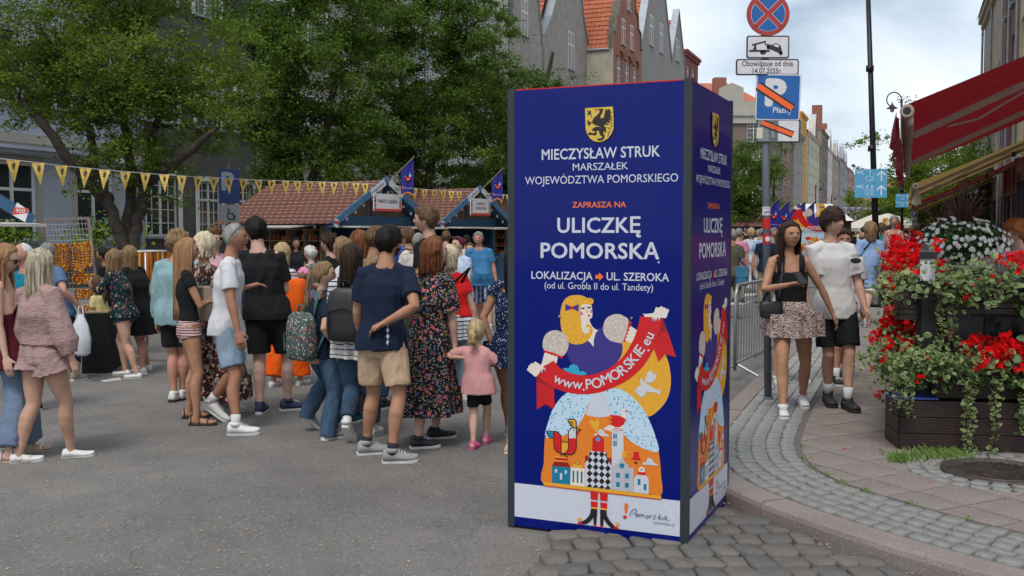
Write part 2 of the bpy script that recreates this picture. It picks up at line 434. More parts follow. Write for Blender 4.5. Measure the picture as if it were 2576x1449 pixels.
for i in range(-40,40):
 for j in range(-40,60):
  c=Vector((3.0,7.0))+Vector((math.cos(SA2),math.sin(SA2)))*(i*S_)+Vector((-math.sin(SA2),math.cos(SA2)))*(j*S_+(i%2)*0)
  if c.y<4.6 or c.y>11.0 or c.x/c.y>.56 or c.x<1.5 or (c-mh).length>9: continue
  k=min(range(len(edge)),key=lambda q: (edge[q]-c).length_squared);d=(edge[min(k+1,len(edge)-1)]-edge[max(0,k-1)]).normalized();n=Vector((-d.y,d.x))
  if (c-edge[k]).dot(n)<-.3: continue
  h=S_/2-.0045
  q=[c+Vector((math.cos(SA2),math.sin(SA2)))*u+Vector((-math.sin(SA2),math.cos(SA2)))*v for u,v in ((-h,-h),(h,-h),(h,h),(-h,h))]
  q=clip(q,edge[k],n)
  if (c-mh).length<.9 and len(q)>2:
   dd=(c-mh);ln=dd.length or 1
   if ln<.42: continue
   q=clip(q,mh+dd/ln*.56,dd/ln)
  if len(q)<3 or cnt >= 290: continue
  b=MB();z=.119+jit(.0012);nn=len(q);tl=(jit(.004),jit(.004))
  b.add([(v.x-c.x,v.y-c.y,-.01) for v in q]+[((v.x-c.x)*.995,(v.y-c.y)*.995,tl[0]*(v.x-c.x)+tl[1]*(v.y-c.y)) for v in q],
     [(u,(u+1)%nn,(u+1)%nn+nn,u+nn) for u in range(nn)]+[tuple(range(nn,2*nn))],SLAB)
  b.build('slab',pave,loc=(c.x,c.y,z));cnt += 1
IRON=mat('cast iron',(.085,.07,.06),.6,.35,9,.4,60,metal=.55)
mcov=thing('manhole_cover','round rusty iron manhole cover strewn with red petals in the pavement','manhole cover',(mh.x,mh.y,.124))
b=MB();b.lathe([(.36,-.02),(.36,.004),(.335,.006),(.335,-.004),(.30,-.004),(.30,.006),(.285,.006),(.283,-.006),(.01,-.006)],IRON,40);b.build('rim',mcov,True)
b=MB()
for i in range(-8,9):
 for s_ in (-1,1):
  for k in range(8):
   x=s_*(k*.034+.02);y=i*.034+(.5*x if s_>0 else -.5*x)
   if math.hypot(x,y)<.262: b.beam((x-.011,y-.0055*s_,-.002),(x+.011,y+.0055*s_,-.002),.012,.012,IRON)
b.build('rib_pattern',mcov)
b=MB()
for ring_,rr in ((0,.43),(1,.53)):
 n=int(2*math.pi*rr/.12)
 for j in range(n):
  a=2*math.pi*j/n+ring_*.1
  inst('granite_sett',random.choice(GM),mcov,(rr*math.cos(a),rr*math.sin(a),-.001+jit(.003)),a+R(90)+jit(.08),(.105,.092,1))
def scatter(name,n,region,mats_,size,z,label=None):
 b=MB()
 for _ in range(n):
  p=region();
  if p is None: continue
  a=random.random()*6.28;L_=size*random.uniform(.5,1.3);w=L_*random.uniform(.4,.7);u=Vector((math.cos(a),math.sin(a),jit(.25)))*L_;v=Vector((-math.sin(a),math.cos(a),jit(.3)))*w
  c=Vector((p[0],p[1],z+L_*.3));b.add([c-u,c-v*.6+Vector((0,0,L_*.12)),c+u,c+v],[(0,1,2),(0,2,3)],random.choice(mats_))
 o=b.build(name,kind='stuff');return o
RED=mat('geranium red',(.62,.008,.010),.45,.25,40)
LEAFY=[mat('dry leaf',(.32,.22,.10),.7),mat('dry leaf dark',(.14,.09,.05),.7),mat('pale leaf',(.42,.36,.2),.7)]
def reg_petal():
 x,y=random.gauss(3.0,.55),random.gauss(7.0,.8);return (x,y) if y>4.8 and x>1.9 else None
tag(scatter('fallen_petals',330,reg_petal,[RED],.011,.122),'red flower petals scattered over the pavement by the planter','petals')
def reg_road():
 y=5+11*random.random() ** 1.6;x=random.uniform(-.52,.1)*y;return (x,y)
tag(scatter('fallen_leaves',260,reg_road,LEAFY,.013,.003),'small dry leaves scattered over the asphalt','leaves')
def reg_kerb():
 p=random.choice(fine);return (p.x-random.uniform(.01,.12),p.y) if p.y<8.8 else None
tag(scatter('gutter_leaves',300,reg_kerb,LEAFY,.012,.03),'brown dry leaves gathered along the kerb of the cobbled road','leaves')
def grass(name,n,spots,h,label,zg=.11):
 b=MB();g=[mat('grass',(.09,.16,.03),.6,.3,20),mat('grass light',(.16,.25,.05),.6,.3,20)]
 for _ in range(n):
  cx,cy,rx,ry=random.choice(spots);x,y=random.gauss(cx,rx),random.gauss(cy,ry);a=random.random()*6.28;hh=h*random.uniform(.4,1.2);w=.0035
  dx,dy=math.cos(a)*hh*.6,math.sin(a)*hh*.6
  b.add([(x-w,y,zg),(x+w,y,zg),(x+dx*.4+w*.6,y+dy*.4,zg+hh*.7),(x+dx,y+dy,zg+hh)],[(0,1,2),(0,2,3)],random.choice(g))
 tag(b.build(name,kind='stuff'),label,'grass')
gp=G(2340,1150,.12)
grass('grass_tuft',900,[(gp.x,gp.y,.14,.07),(gp.x+.12,gp.y+.05,.1,.05),(G(2270,1160,.12).x,G(2270,1160,.12).y,.04,.03)],.06,'green grass growing along the foot of the flower planter')
grass('joint_weeds',260,[(p.x,p.y,.02,.02) for p in offs(near,.77)[::6] if 4.9<p.y<7.6],.022,'small weeds between the granite setts')
grass('road_weeds',90,[(G(1450,1358).x,G(1450,1358).y,.05,.008)],.02,'small weeds where the asphalt meets the cobbles by the hoarding',.0)
# ================================================================ BUILDINGS (local x along the street, y away from it)
WHITE=mat('window white',(.72,.72,.70),.5,.06,5);
GLASS=mat('window glass',(.035,.04,.045),.08,.3,.8,spec=.7)
CURT=mat('window curtain',(.42,.42,.40),.8,.2,3)
WOODF=mat('dark window frame',(.12,.10,.09),.5,.1)
ZINC=mat('zinc sheet',(.27,.30,.33),.45,.12,2,metal=.4)
def plaster(name,c,stain=.16): return mat(name,c,.9,stain,1.3,.5,70)
def tile_mat(name='roof tile',c1=(.50,.15,.065),c2=(.36,.10,.05)):
 m=mat(name,c1,.75,var=0);t,p=nodes(m)
 n=tex(t,'Noise',3.0,Detail=6.0);w=tex(t,'Wave',2.0,wave_type='BANDS',bands_direction='X')
 t.links.new(ramp(t,n.outputs[0],[(.3,c2),(.7,c1)]),p.inputs['Base Color']);return m
TILE=tile_mat()
def brick_mat(name,c1,c2,mortar,sc_=1.0):
 m=mat(name,c1,.85,var=0);t,p=nodes(m)
 tcn=t.nodes.new('ShaderNodeTexCoord');mpn=t.nodes.new('ShaderNodeMapping');mpn.inputs['Rotation'].default_value=(R(90),0,0);t.links.new(tcn.outputs['Object'],mpn.inputs[0])
 br=t.nodes.new('ShaderNodeTexBrick');br.inputs['Color1'].default_value=c1+(1,);br.inputs['Color2'].default_value=c2+(1,);br.inputs['Mortar'].default_value=mortar+(1,)
 br.inputs['Scale'].default_value=4*sc_;br.inputs['Mortar Size'].default_value=.014;br.inputs['Bias'].default_value=-.2
 t.links.new(mpn.outputs[0],br.inputs['Vector']);t.links.new(br.outputs[0],p.inputs['Base Color']);addbump(m,br.outputs[1],-.4,.01);return m
BRICK=brick_mat('red brick',(.30,.10,.06),(.21,.07,.045),(.24,.19,.16))
WMESH={}
def window_meshes(w,h,style,glass):
 key=(round(w,2),round(h,2),style,glass.name)
 if key in WMESH: return WMESH[key]
 fr=MB();fm=WHITE if style != 'dark' else WOODF;t=.07 if w>.8 else .06
 fr.box((0,0,0),(t,.06,h),fm);fr.box((w-t,0,0),(w,.06,h),fm);fr.box((t,0,0),(w-t,.06,t),fm);fr.box((t,0,h-t),(w-t,.06,h),fm)
 if w>.7: fr.box((w/2-.045,-.004,t),(w/2+.045,.056,h-t),fm)
 tz=h*.66
 if style in ('t','grid','dark'): fr.box((t,-.002,tz-.04),(w-t,.058,tz+.04),fm)
 if style=='grid':
  for k in (.25,.75): fr.box((w*k-.012,.01,t),(w*k+.012,.05,h-t),fm)
  for k in (.22,.44,.83): fr.box((t,.012,h*k-.012),(w-t,.048,h*k+.012),fm)
 gl=MB();gl.box((t,.035,t),(w-t,.042,h-t),glass)
 if random.random()<.0: pass
 sl=MB();sl.box((-.08,-.14,-.07),(w+.08,.02,0),ZINC if style != 'dark' else WHITE)
 cu=MB()
 cu.box((t,.12,t),(w*.3,.13,h-t),CURT);cu.box((w*.7,.121,t),(w-t,.131,h-t),CURT)
 WMESH[key]=(fr.mesh('frame'),gl.mesh('pane'),sl.mesh('sill'),cu.mesh('curtain'));return WMESH[key]
def place_window(B,x,z,w,h,style='t',glass=None,rev=.14,curtain=False,trim=None):
 fr,gl,sl,cu=window_meshes(w,h,style,glass or GLASS)
 o=inst('window',fr,B,(x,rev-.05,z));inst('pane',gl,o,(0,0,0));inst('sill',sl,o,(0,-(rev-.05),0))
 if curtain: inst('curtain',cu,o,(0,0,0))
 if trim:
  b=MB();k=.16
  b.box((x-k,-.035,z-.02),(x,.004,z+h+k),trim);b.box((x+w,-.035,z-.02),(x+w+k,.004,z+h+k),trim);b.box((x,-.035,z+h),(x+w,.004,z+h+k),trim)
  b.build('window_surround',B)
def wall_grid(b,x0,x1,z0,z1,ops,m,rev=.14,back=None):
 xs=sorted({x0,x1,*[o[0] for o in ops],*[o[0]+o[2] for o in ops]});zs=sorted({z0,z1,*[o[1] for o in ops],*[o[1]+o[3] for o in ops]})
 for xa,xb in zip(xs[:-1],xs[1:]):
  for za,zb in zip(zs[:-1],zs[1:]):
   cx,cz=(xa+xb)/2,(za+zb)/2
   if any(o[0]<cx<o[0]+o[2] and o[1]<cz<o[1]+o[3] for o in ops): continue
   b.add([(xa,0,za),(xb,0,za),(xb,0,zb),(xa,0,zb)],[(0,1,2,3)],m)
 for x,z,w,h in [o[:4] for o in ops]:
  b.add([(x,0,z),(x,0,z+h),(x,rev+.3,z+h),(x,rev+.3,z)],[(0,1,2,3)],m);b.add([(x+w,0,z),(x+w,rev+.3,z),(x+w,rev+.3,z+h),(x+w,0,z+h)],[(0,1,2,3)],m)
  b.add([(x,0,z+h),(x+w,0,z+h),(x+w,rev+.3,z+h),(x,rev+.3,z+h)],[(0,1,2,3)],m);b.add([(x,0,z),(x,rev+.3,z),(x+w,rev+.3,z),(x+w,0,z)],[(0,1,2,3)],m)
  b.add([(x,rev+.3,z),(x+w,rev+.3,z),(x+w,rev+.3,z+h),(x,rev+.3,z+h)],[(0,1,2,3)],WOODF)
def roof_tiles(B,P0,PX,PY,m,name='roof_tiles',row=.42,col=.34,limit=None):
 """rows of real pantiles on the plane P0 + x PX + y PY (PX along the eave, PY up the slope)"""
 P0,PX,PY=Vector(P0),Vector(PX),Vector(PY);lx,ly=PX.length,PY.length;ex,ey=PX/lx,PY/ly;n_=ex.cross(ey).normalized()
 b=MB();rows=int(ly/row)
 for r in range(rows):
  y0,y1=r*row,(r+1)*row
  k=max(1,int(lx/col));pts0=[];
  vs=[];
  for c_ in range(k*2+1):
   x=lx*c_/(k*2);up=.05 if c_%2 else 0.0
   vs.append(P0+ex*x+ey*y0+n_*(.075+up));vs.append(P0+ex*x+ey*y1+n_*(.02+up))
  fs=[(2*i,2*i+2,2*i+3,2*i+1) for i in range(k*2)]
  fsv=[]
  b.add(vs,fs,m)
  lo=[]
  for c_ in range(k*2+1):
   x=lx*c_/(k*2);up=.05 if c_%2 else 0.0;lo += [P0+ex*x+ey*y0+n_*(.075+up),P0+ex*x+ey*y0+n_*(-.01)]
  b.add(lo,[(2*i,2*i+1,2*i+3,2*i+2) for i in range(k*2)],m)
 b.build(name,B,kind='stuff')
LEFT0=Vector((-13.4,26.5,0));ROT_L=SA
def px_s(px,base=LEFT0): t=(px-1288)/F;return (base.y*t-base.x)/(SD.x-SD.y*t)
def loc_l(s,off=0): p=LEFT0+SD*s-SL*off;return (p.x,p.y,0)
def house(name,label,s0,s1,h,wallm,floors,cols,style='t',off=0,depth=11,glass=None,gf=None,base=None,roof='flat',group=None,curtain=False,trim=None,winset=None,cat='building',rotz=None,loc=None,roofm=None,rise=4.5,sidew=False):
 """floors: list (z, h); cols: list (x, w) in local metres"""
 B=thing(name,label,cat,loc or loc_l(s0,off),ROT_L if rotz is None else rotz,group);L_=s1-s0;b=MB()
 ops=[(x,z,w,hh) for z,hh in floors for x,w in cols] if winset is None else winset
 wall_grid(b,0,L_,0,h,ops,wallm)
 b.add([(0,0,0),(0,0,h),(0,depth,h),(0,depth,0)],[(0,1,2,3)],wallm);b.add([(L_,0,0),(L_,depth,0),(L_,depth,h),(L_,0,h)],[(0,1,2,3)],wallm)
 b.add([(0,depth,0),(0,depth,h),(L_,depth,h),(L_,depth,0)],[(0,1,2,3)],wallm);b.add([(0,0,h-.01),(L_,0,h-.01),(L_,depth,h-.01),(0,depth,h-.01)],[(0,1,2,3)],wallm)
 b.build('wall',B)
 for i,(x,z,w,hh) in enumerate(ops): place_window(B,x,z,w,hh,style,glass,curtain=curtain and i%2==0,trim=trim)
 c=MB();c.box((-.1,-.32,h),(L_+.1,depth+.2,h+.28),wallm);c.box((-.05,-.18,h-.28),(L_+.05,-.005,h),wallm);c.build('cornice',B)
 if roof=='slope':
  rm=roofm or TILE;b=MB();y1=depth/2
  b.add([(-.2,-.4,h+.3),(L_+.2,-.4,h+.3),(L_+.2,y1,h+rise),(-.2,y1,h+rise)],[(0,1,2,3)],rm)
  b.add([(-.2,y1,h+rise),(L_+.2,y1,h+rise),(L_+.2,depth+.4,h+.3),(-.2,depth+.4,h+.3)],[(0,1,2,3)],rm)
  b.add([(0,0,h+.28),(0,y1,h+rise-.05),(0,depth,h+.28)],[(0,1,2)],wallm);b.add([(L_,0,h+.28),(L_,depth,h+.28),(L_,y1,h+rise-.05)],[(0,1,2)],wallm)
  b.build('roof',B)
 return B
def downpipe(B,x,z0,z1,y=-.1):
 b=MB();b.tube([(x,y,z0),(x,y,z1)],.06,ZINC,8)
 for z in np.arange(z0+1,z1,2.2): b.tube([(x,y,z),(x,y,z+.06)],.075,ZINC,8)
 b.build('downpipe',B)
GREYB=plaster('pale blue grey plaster',s2l(168,176,188),.10);DARKP=plaster('dark grey plaster',s2l(88,86,84),.22);BEIGE=plaster('beige plaster',s2l(150,146,136),.16)
GREYP=plaster('warm grey plaster',s2l(150,143,136));PALE=plaster('pale plaster',s2l(176,172,164))
CREAMT=plaster('cream trim',s2l(168,164,154),.08)
LW=lambda px: px_s(px)
s0,s1=-16,LW(365)
def ops_px(spec,s_0): return [(LW(a)-s_0,z,LW(c)-LW(a),h) for a,c,z,h in spec]
sp=[(LW(-18)-s0,1.45,1.5,2.1),(LW(197)-s0,1.45,LW(290)-LW(197),2.15),(LW(-40)-s0,5.1,1.3,2.0),(LW(110)-s0,5.1,1.3,2.0),(LW(255)-s0,5.1,1.3,2.0),(LW(-40)-s0,8.7,1.3,2.0),(LW(110)-s0,8.7,1.3,2.0),(LW(255)-s0,8.7,1.3,2.0)]+\
  [(x,z,1.4,2.0) for x in (2,5.5,9,12) for z in (1.45,5.1,8.7)]
B1=house('town_house','pale blue grey rendered town house with white windows behind the left tree',s0,s1,13,GREYB,None,None,'dark2' and 't',winset=sp,trim=CREAMT)
b=MB();b.box((0,-.25,4.05),(s1-s0,-.002,4.3),CREAMT);b.box((0,-.12,3.75),(s1-s0,-.003,4.05),WHITE);b.build('string_course',B1)
b=MB();b.tube([(0,-.45,3.78),(s1-s0-2.2,-.45,3.78)],.055,ZINC);b.box((0,-.55,3.86),(s1-s0-2.2,-.253,3.95),GREYB);b.build('awning_box',B1)
b=MB();b.box((0,-.06,.0),(s1-s0,-.002,1.15),DARKP);b.build('plinth',B1);downpipe(B1,s1-s0-.15,.3,12.8)
s0,s1=LW(365)+.02,LW(655)
sp=[(LW(370)-s0,1.55,LW(452)-LW(370),1.95),(LW(503)-s0,1.55,LW(560)-LW(503),1.85),(LW(372)-s0,5.2,1.5,1.9),(LW(500)-s0,5.2,1.3,1.9),(LW(372)-s0,8.9,1.5,1.9),(LW(500)-s0,8.9,1.3,1.9),(LW(600)-s0,1.6,.9,1.8),(LW(600)-s0,5.2,.9,1.8)]
B2=house('town_house','dark grey rendered town house with white grid windows right of the forked tree trunk',s0,s1,13,DARKP,None,None,'grid',winset=sp,trim=WHITE)
downpipe(B2,s1-s0-.2,.3,12.8)
s0,s1=LW(655)+.02,LW(960)
B3=house('town_house','beige rendered town house glimpsed behind the big dark trees',s0,s1,14,BEIGE,[(1.6,1.9),(5,1.9),(8.4,1.9),(11.4,1.6)],[(1+k*2.4,1.2) for k in range(int((s1-s0)/2.4))],'grid',trim=WHITE)
s0,s1=LW(960)+.02,LW(1278)
B4=house('town_house','pale town house with light blue bay column behind the tree tops',s0,s1,17,PALE,[(1.6,1.9),(5,1.9),(8.4,1.9),(11.8,1.9),(14.6,1.6)],[(1+k*2.6,1.3) for k in range(int((s1-s0)/2.6))],'grid',trim=plaster('pale blue trim',s2l(160,176,196)),roof='slope')
def gable_house(label,s0,s1,eave,prof,wallm,wins,off=0,depth=12,roofm=TILE,cap=ZINC,ridge=None,style='t',sidem=None,capw=.35,chimney=None,tiles=True):
 B=thing('gabled_house',label,'building',loc_l(s0,off),ROT_L);L_=s1-s0;b=MB();sm_=sidem or wallm
 zl=min(z for _,z in prof) if 0 else eave
 inlow=[o for o in wins if o[1]+o[3]<eave];wall_grid(b,0,L_,0,eave,inlow,wallm)
 b.add([(0,0,0),(0,0,eave),(0,depth,eave),(0,depth,0)],[(0,1,2,3)],sm_);b.add([(L_,0,0),(L_,depth,0),(L_,depth,eave),(L_,0,eave)],[(0,1,2,3)],wallm)
 b.build('wall',B)
 g=MB();g.prism([(0,eave)]+prof+[(L_,eave)],0,.45,wallm);g.build('gable',B)
 for o in wins: place_window(B,o[0],o[1],o[2],o[3],style,rev=.14 if o in inlow else .045)
 c=MB();P=[(0,eave)]+prof+[(L_,eave)]
 for (xa,za),(xb,zb) in zip(P[:-1],P[1:]): c.beam((xa,.2,za+.04),(xb,.2,zb+.04),.62,.09,cap)
 c.build('gable_coping',B)
 rz=ridge or max(z for _,z in prof)-.8;r=MB();x=L_/2
 r.add([(0,.4,eave),(x,.4,rz),(x,depth,rz),(0,depth,eave)],[(0,1,2,3)],roofm);r.add([(L_,.4,eave),(L_,depth,eave),(x,depth,rz),(x,.4,rz)],[(0,1,2,3)],roofm);r.add([(0,depth,eave),(x,depth,rz),(L_,depth,eave)],[(0,1,2)],wallm);r.build('roof',B)
 if tiles: roof_tiles(B,(0,depth,eave),(0,-(depth-.4),0),(x,0,rz-eave),roofm)
 gt=MB();gt.tube([(-.08,.3,eave-.05),(-.08,depth,eave-.05)],.09,ZINC);gt.build('gutter',B)
 if chimney:
  q=MB();q.box(chimney[0],chimney[1],BRICK);a_,b_=chimney;q.box((a_[0]-.1,a_[1]-.1,b_[2]),(b_[0]+.1,b_[1]+.1,b_[2]+.25),BRICK);q.build('chimney',B)
 return B
def curved(L_, e, top, k=.32, n=7):    # concave sweep up to a narrow neck
 out=[]
 for i in range(n+1): a=i/n;out.append((L_*k*(a ** .55) ,e+(top-e)*(a ** 2.0)))
 return [(x,z) for x,z in out[1:]]
def sym(L_,left): return left+[(L_-x,z) for x,z in reversed(left)]
sA0,sA1=LW(1282),LW(1363)
gable_house('grey gabled house with bright orange tiled roof above the trees, left of the curved gables',sA0,sA1,13.6,sym(sA1-sA0,[(1.2,17.5),(2.6,21.5)]),GREYP,[(2.0,13.7,1.1,2.2),(2.0,9.4,1.2,2.0),(5.0,9.4,1.2,2.0)],depth=12,style='grid')
sA2=LW(1488);LA=sA2-sA1-.03
cv_=[(LA*.06,14.9),(LA*.14,15.8),(LA*.21,17.0),(LA*.26,18.6),(LA*.28,21),(LA*.28,24)]
gable_house('grey rendered house with curved zinc topped baroque gable and tall white window',sA1+.03,sA2,14.3,sym(LA,cv_),GREYP,[(LA*.48,13.0,1.35,2.6),(LA*.72,9.6,1.1,1.8),(LA*.2,9.4,1.2,2.2)],depth=12)
OB=2.0;bB=LEFT0-SL*OB
sB0,sB1=px_s(1540,bB),px_s(1611,bB);LB=sB1-sB0
st=[(0.0,16.2),(.5,16.2),(.6,17.4),(1.3,17.6),(1.5,18.6),(2.2,18.8),(2.4,20.6),(3.2,20.8),(3.4,22.8)]
Bb=gable_house('red brick house with stepped stone trimmed gable and arched white windows',sB0,sB1,15.0,st+[(LB/2,23.6)]+[(LB-x,z) for x,z in reversed(st)],BRICK,
   [(LB*.12,12.2,1.3,2.4),(LB*.40,12.2,1.3,2.4),(LB*.68,12.2,1.3,2.4),(LB*.27,15.7,1.0,1.9),(LB*.56,15.7,1.0,1.9),(LB*.45,18.5,.9,1.3)],off=OB,depth=15,sidem=plaster('side beige',s2l(168,160,146)),cap=mat('sandstone',(.17,.15,.12),.9,.3,3),ridge=22.6,style='grid')
for k in (.12,.40,.68):
 b=MB();pts=[(LB*k+.65+.85*math.cos(a),-.05,14.6+.6*math.sin(a)) for a in np.linspace(0,math.pi,9)]
 for p,q in zip(pts[:-1],pts[1:]): b.beam(p,q,.2,.25,BRICK)
 b.build('window_arch',Bb)
ORN=mat('ornament plaster',(.30,.28,.26),.9,.1);t_,p_=nodes(ORN)
vz=tex(t_,'Voronoi',1.1,feature='DISTANCE_TO_EDGE');wv=tex(t_,'Wave',2.4,wave_type='RINGS',Distortion=4.0)
hgt=math_(t_,'ADD',wv.outputs[1],vz.outputs['Distance'])
t_.links.new(ramp(t_,wv.outputs[1],[(.35,(.17,.16,.15)),(.6,(.36,.345,.33))]),p_.inputs['Base Color']);addbump(ORN,hgt,.8,.03)
sC0,sC1=sB1+.03,px_s(1688,bB);LC=sC1-sC0
gable_house('tall pointed gable house with zinc edges and swirling relief plaster',sC0,sC1,17.0,[(LC/2,27.0)],ORN,[(LC*.26,17.2,1.25,2.5),(LC*.58,17.2,1.25,2.5),(LC*.26,11,1.3,2.4),(LC*.58,11,1.3,2.4)],off=OB-.1,depth=16,ridge=25.6)
sD0,sD1=sC1+.03,px_s(1723,bB);LD=sD1-sD0
gable_house('small pointed zinc gable house behind the tall relief gable with brick chimney',sD0,sD1,17.4,[(LD/2,22.4)],ORN,[(LD*.36,17.6,1.4,2.0)],off=OB-.2,depth=14,ridge=21.5,chimney=((-1.0,2,19),(1.2,4,23.2)))
sE0,sE1=sD1+.03,px_s(1756,bB)
house('town_house','narrow dark red house closing the gabled row',sE0,sE1,19.0,plaster('dark red plaster',(.20,.045,.04)),[(16.2,1.8)],[(1,1.3),(3.6,1.3)],off=OB-.2)
# ---- far row: brown corner house and the long receding row
FAR0=Vector((W(1917,583,125).x,125,0))
def fx_s(px): t=(px-1288)/F;return (FAR0.y*t-FAR0.x)/(SD.x-SD.y*t)
def far_loc(s,off=0): p=FAR0+SD*s-SL*off;return (p.x,p.y,0)
BRN=plaster('brown plaster',s2l(118,104,94),.08)
wx=W(1800,583,125).x
Bc=thing('corner_building','brown rendered corner building with pale cornice and rows of white windows','building',(FAR0.x,FAR0.y,0))
hC=W(1900,292,125).z;b=MB();x0=-12.0
cols=[(-10.6,2.0),(-6.45,2.0),(-2.3+.3,1.6)];fl=[(2.2,2.4),(6.2,2.6),(hC-6.9,2.6),(hC-3.8,0)]
fz=[W(1900,y,125).z for y in (355,435,510)]
ops=[(x,z,w,2.5) for z in (fz[0]-.1,fz[1]-.1,fz[2]-.1) for x,w in cols]
wall_grid(b,x0,0,0,hC,ops,BRN);b.add([(0,0,0),(0,14,0),(0,14,hC),(0,0,hC)],[(0,1,2,3)],BRN);b.add([(x0,0,0),(x0,0,hC),(x0,14,hC),(x0,14,0)],[(0,1,2,3)],BRN);b.build('wall',Bc)
for o in ops: place_window(Bc,o[0],o[1],o[2],o[3],'grid')
b=MB();b.box((x0-.4,-.5,hC),(.4,14,hC+.6),CREAMT);b.box((x0-.2,-.3,hC-.9),(.2,-.01,hC),CREAMT);b.box((x0-.3,-.3,hC+.6),(.2,.5,hC+1.8),CREAMT);b.build('cornice',Bc)
b=MB();b.add([(x0,0,hC+1.6),(.2,0,hC+1.6),(-3,7,hC+5),(x0+3,7,hC+5)],[(0,1,2,3)],TILE);b.add([(.2,0,hC+1.6),(.2,14,hC+1.6),(-3,7,hC+5)],[(0,1,2)],TILE);b.build('roof',Bc)
b=MB();q=W(1840,225,125);b.prism([(q.x-FAR0.x-1.6,hC+.6),(q.x-FAR0.x-1.4,hC+3.4),(q.x-FAR0.x,hC+4),(q.x-FAR0.x+1.4,hC+3.4),(q.x-FAR0.x+1.6,hC+.6)],-.35,.8,CREAMT);b.box((q.x-FAR0.x-1.7,2,hC+2),(q.x-FAR0.x-.2,3.5,hC+5.0),BRICK);b.build('dormer',Bc)
ROWC=[((118,104,94),1917,1960,345,'brown rendered house next to the corner building'),((128,92,78),1960,1984,350,'reddish brick house in the far row'),((140,138,134),1984,2008,345,'grey house in the far row left of the yellow one'),
  ((196,150,62),2008,2024,293,'ochre yellow house, tallest of the far row'),((184,178,160),2024,2054,352,'cream house with stone parapet right of the yellow one'),((112,92,82),2054,2072,338,'narrow brown brick house with tall chimney in the far row'),
  ((196,194,190),2072,2090,378,'white house with pointed zinc gable in the far row'),((160,148,134),2090,2103,400,'beige house with curved gable in the far row'),((140,142,146),2103,2116,405,'grey house with small gable far down the row'),
  ((150,150,152),2116,2128,420,'pale grey house far down the row'),((168,140,130),2128,2140,432,'pinkish house far down the row'),((176,168,150),2140,2150,447,'last cream house at the far end of the row')]
for i,(c,a,d,top,lab) in enumerate(ROWC):
 sa,sb=fx_s(a)+(.3 if i==0 else 0.04),fx_s(d);p=FAR0+SD*((sa+sb)/2);h=W((a+d)/2,top,p.y).z;L_=sb-sa
 wm=plaster('row plaster %d'%i,s2l(*c),.1) if i not in (1,5) else brick_mat('row brick %d'%i,s2l(*c),tuple(x*.7 for x in s2l(*c)),(.3,.27,.25))
 nf=max(4,int(h/3.4));cw=2.7;nc=max(2,int(L_/cw));
 fl=[(1.6+k*(h-1.5)/nf,1.9) for k in range(nf)];cl=[(.6+k*(L_-.8)/nc,min(1.2,(L_/nc)*.5)) for k in range(nc)]
 if nf*nc>70: cl=cl[::1]
 Bq=house('row_house',lab,0,L_,h,wm,fl,cl,'t',loc=far_loc(sa,(i%3)*.25),rotz=SA,roof='slope' if i in (2,4,7,9,10) else 'flat',rise=3,depth=12,curtain=i<5)
 if i in (4,6,7,8,9):
  b=MB();x=L_/2;b.prism([(x-3,h+.28),(x-2.2,h+2),(x,h+4.6),(x+2.2,h+2),(x+3,h+.28)],-.1,.8,wm);b.beam((x-3,.3,h+.3),(x,.3,h+4.7),1.2,.12,ZINC);b.beam((x,.3,h+4.7),(x+3,.3,h+.3),1.2,.12,ZINC);b.build('gable',Bq)
 if i in (1,5,6): b=MB();b.box((L_*.7,1,h),(L_*.7+2,3,h+6.5),BRICK);b.build('chimney',Bq)
 downpipe(Bq,.1,.5,h-.4)
e0=fx_s(2150)
house('end_building','reddish low building closing the far end of the street',0,60,15,plaster('salmon plaster',s2l(176,140,126),.1),[(2,2),(6,2),(10,2)],[(2+k*4,1.6) for k in range(14)],loc=(W(2135,583,345).x,345,0),rotz=0,roof='slope',cat='building')
# ---- right row above the restaurant terrace
RV=Vector((SL.x,SL.y,0))*-1
R0 = Vector((4.0, 0, 0))                       # line X = .39 Y + 4
def rloc(Y,off=0): return (R0.x+Y*SD.x/SD.y,Y,0)
ROT_R=SA+math.pi
def rhouse(label,Ya,Yb,h,m,style='t',roof='flat',wins=True,**kw):
 L_=(Yb-Ya)/SD.y;nc=max(2,int(L_/2.3));fl=[(4.4+3.1*k,1.9) for k in range(int((h-4.5)/3.1))]
 cl=[(.7+k*(L_-.8)/nc,1.15) for k in range(nc)]
 B=house('town_house',label,0,L_,h,m,fl,cl,style,loc=rloc(Yb),rotz=ROT_R,roof=roof,depth=10,curtain=True,**kw)
 g=MB();nb=max(2,int(L_/3));
 for k in range(nb): x=.3+k*(L_-.4)/nb;g.box((x,-.07,.9),(x+(L_-.4)/nb-.5,-.01,3.1),GLASS);g.box((x-.12,-.1,.1),(x,-.002,3.2),WOODF);g.box((x-.12,-.1,3.1),(x+(L_-.4)/nb-.38,-.003,3.25),WOODF)
 g.build('shop_window',B);downpipe(B,.15,.4,h-.3);downpipe(B,L_/2,.4,h-.3)
 return B
BRICK2=brick_mat('dark brick',(.20,.075,.055),(.13,.05,.04),(.16,.12,.10))
rhouse('dark brick house above the near end of the red awning',14,30,14,BRICK2)
rhouse('yellowish rendered house with downpipes above the red awning',30.05,38,14.5,plaster('straw plaster',s2l(190,172,136),.1))
rhouse('narrow brick house between rendered ones on the right side',38.05,44,14.2,BRICK2)
Bk=rhouse('weathered beige house with pointed roof at the end of the right row',44.05,56,13.0,plaster('weathered beige',s2l(160,150,134),.2),roof='slope',rise=6,roofm=ZINC)
Bw=rhouse('low white house with balcony seen under the red awning',56.05,74,7.4,plaster('white plaster',s2l(205,203,198),.08))
b=MB();b.box((1,-1.2,5.0),(5,-.02,5.15),WHITE);
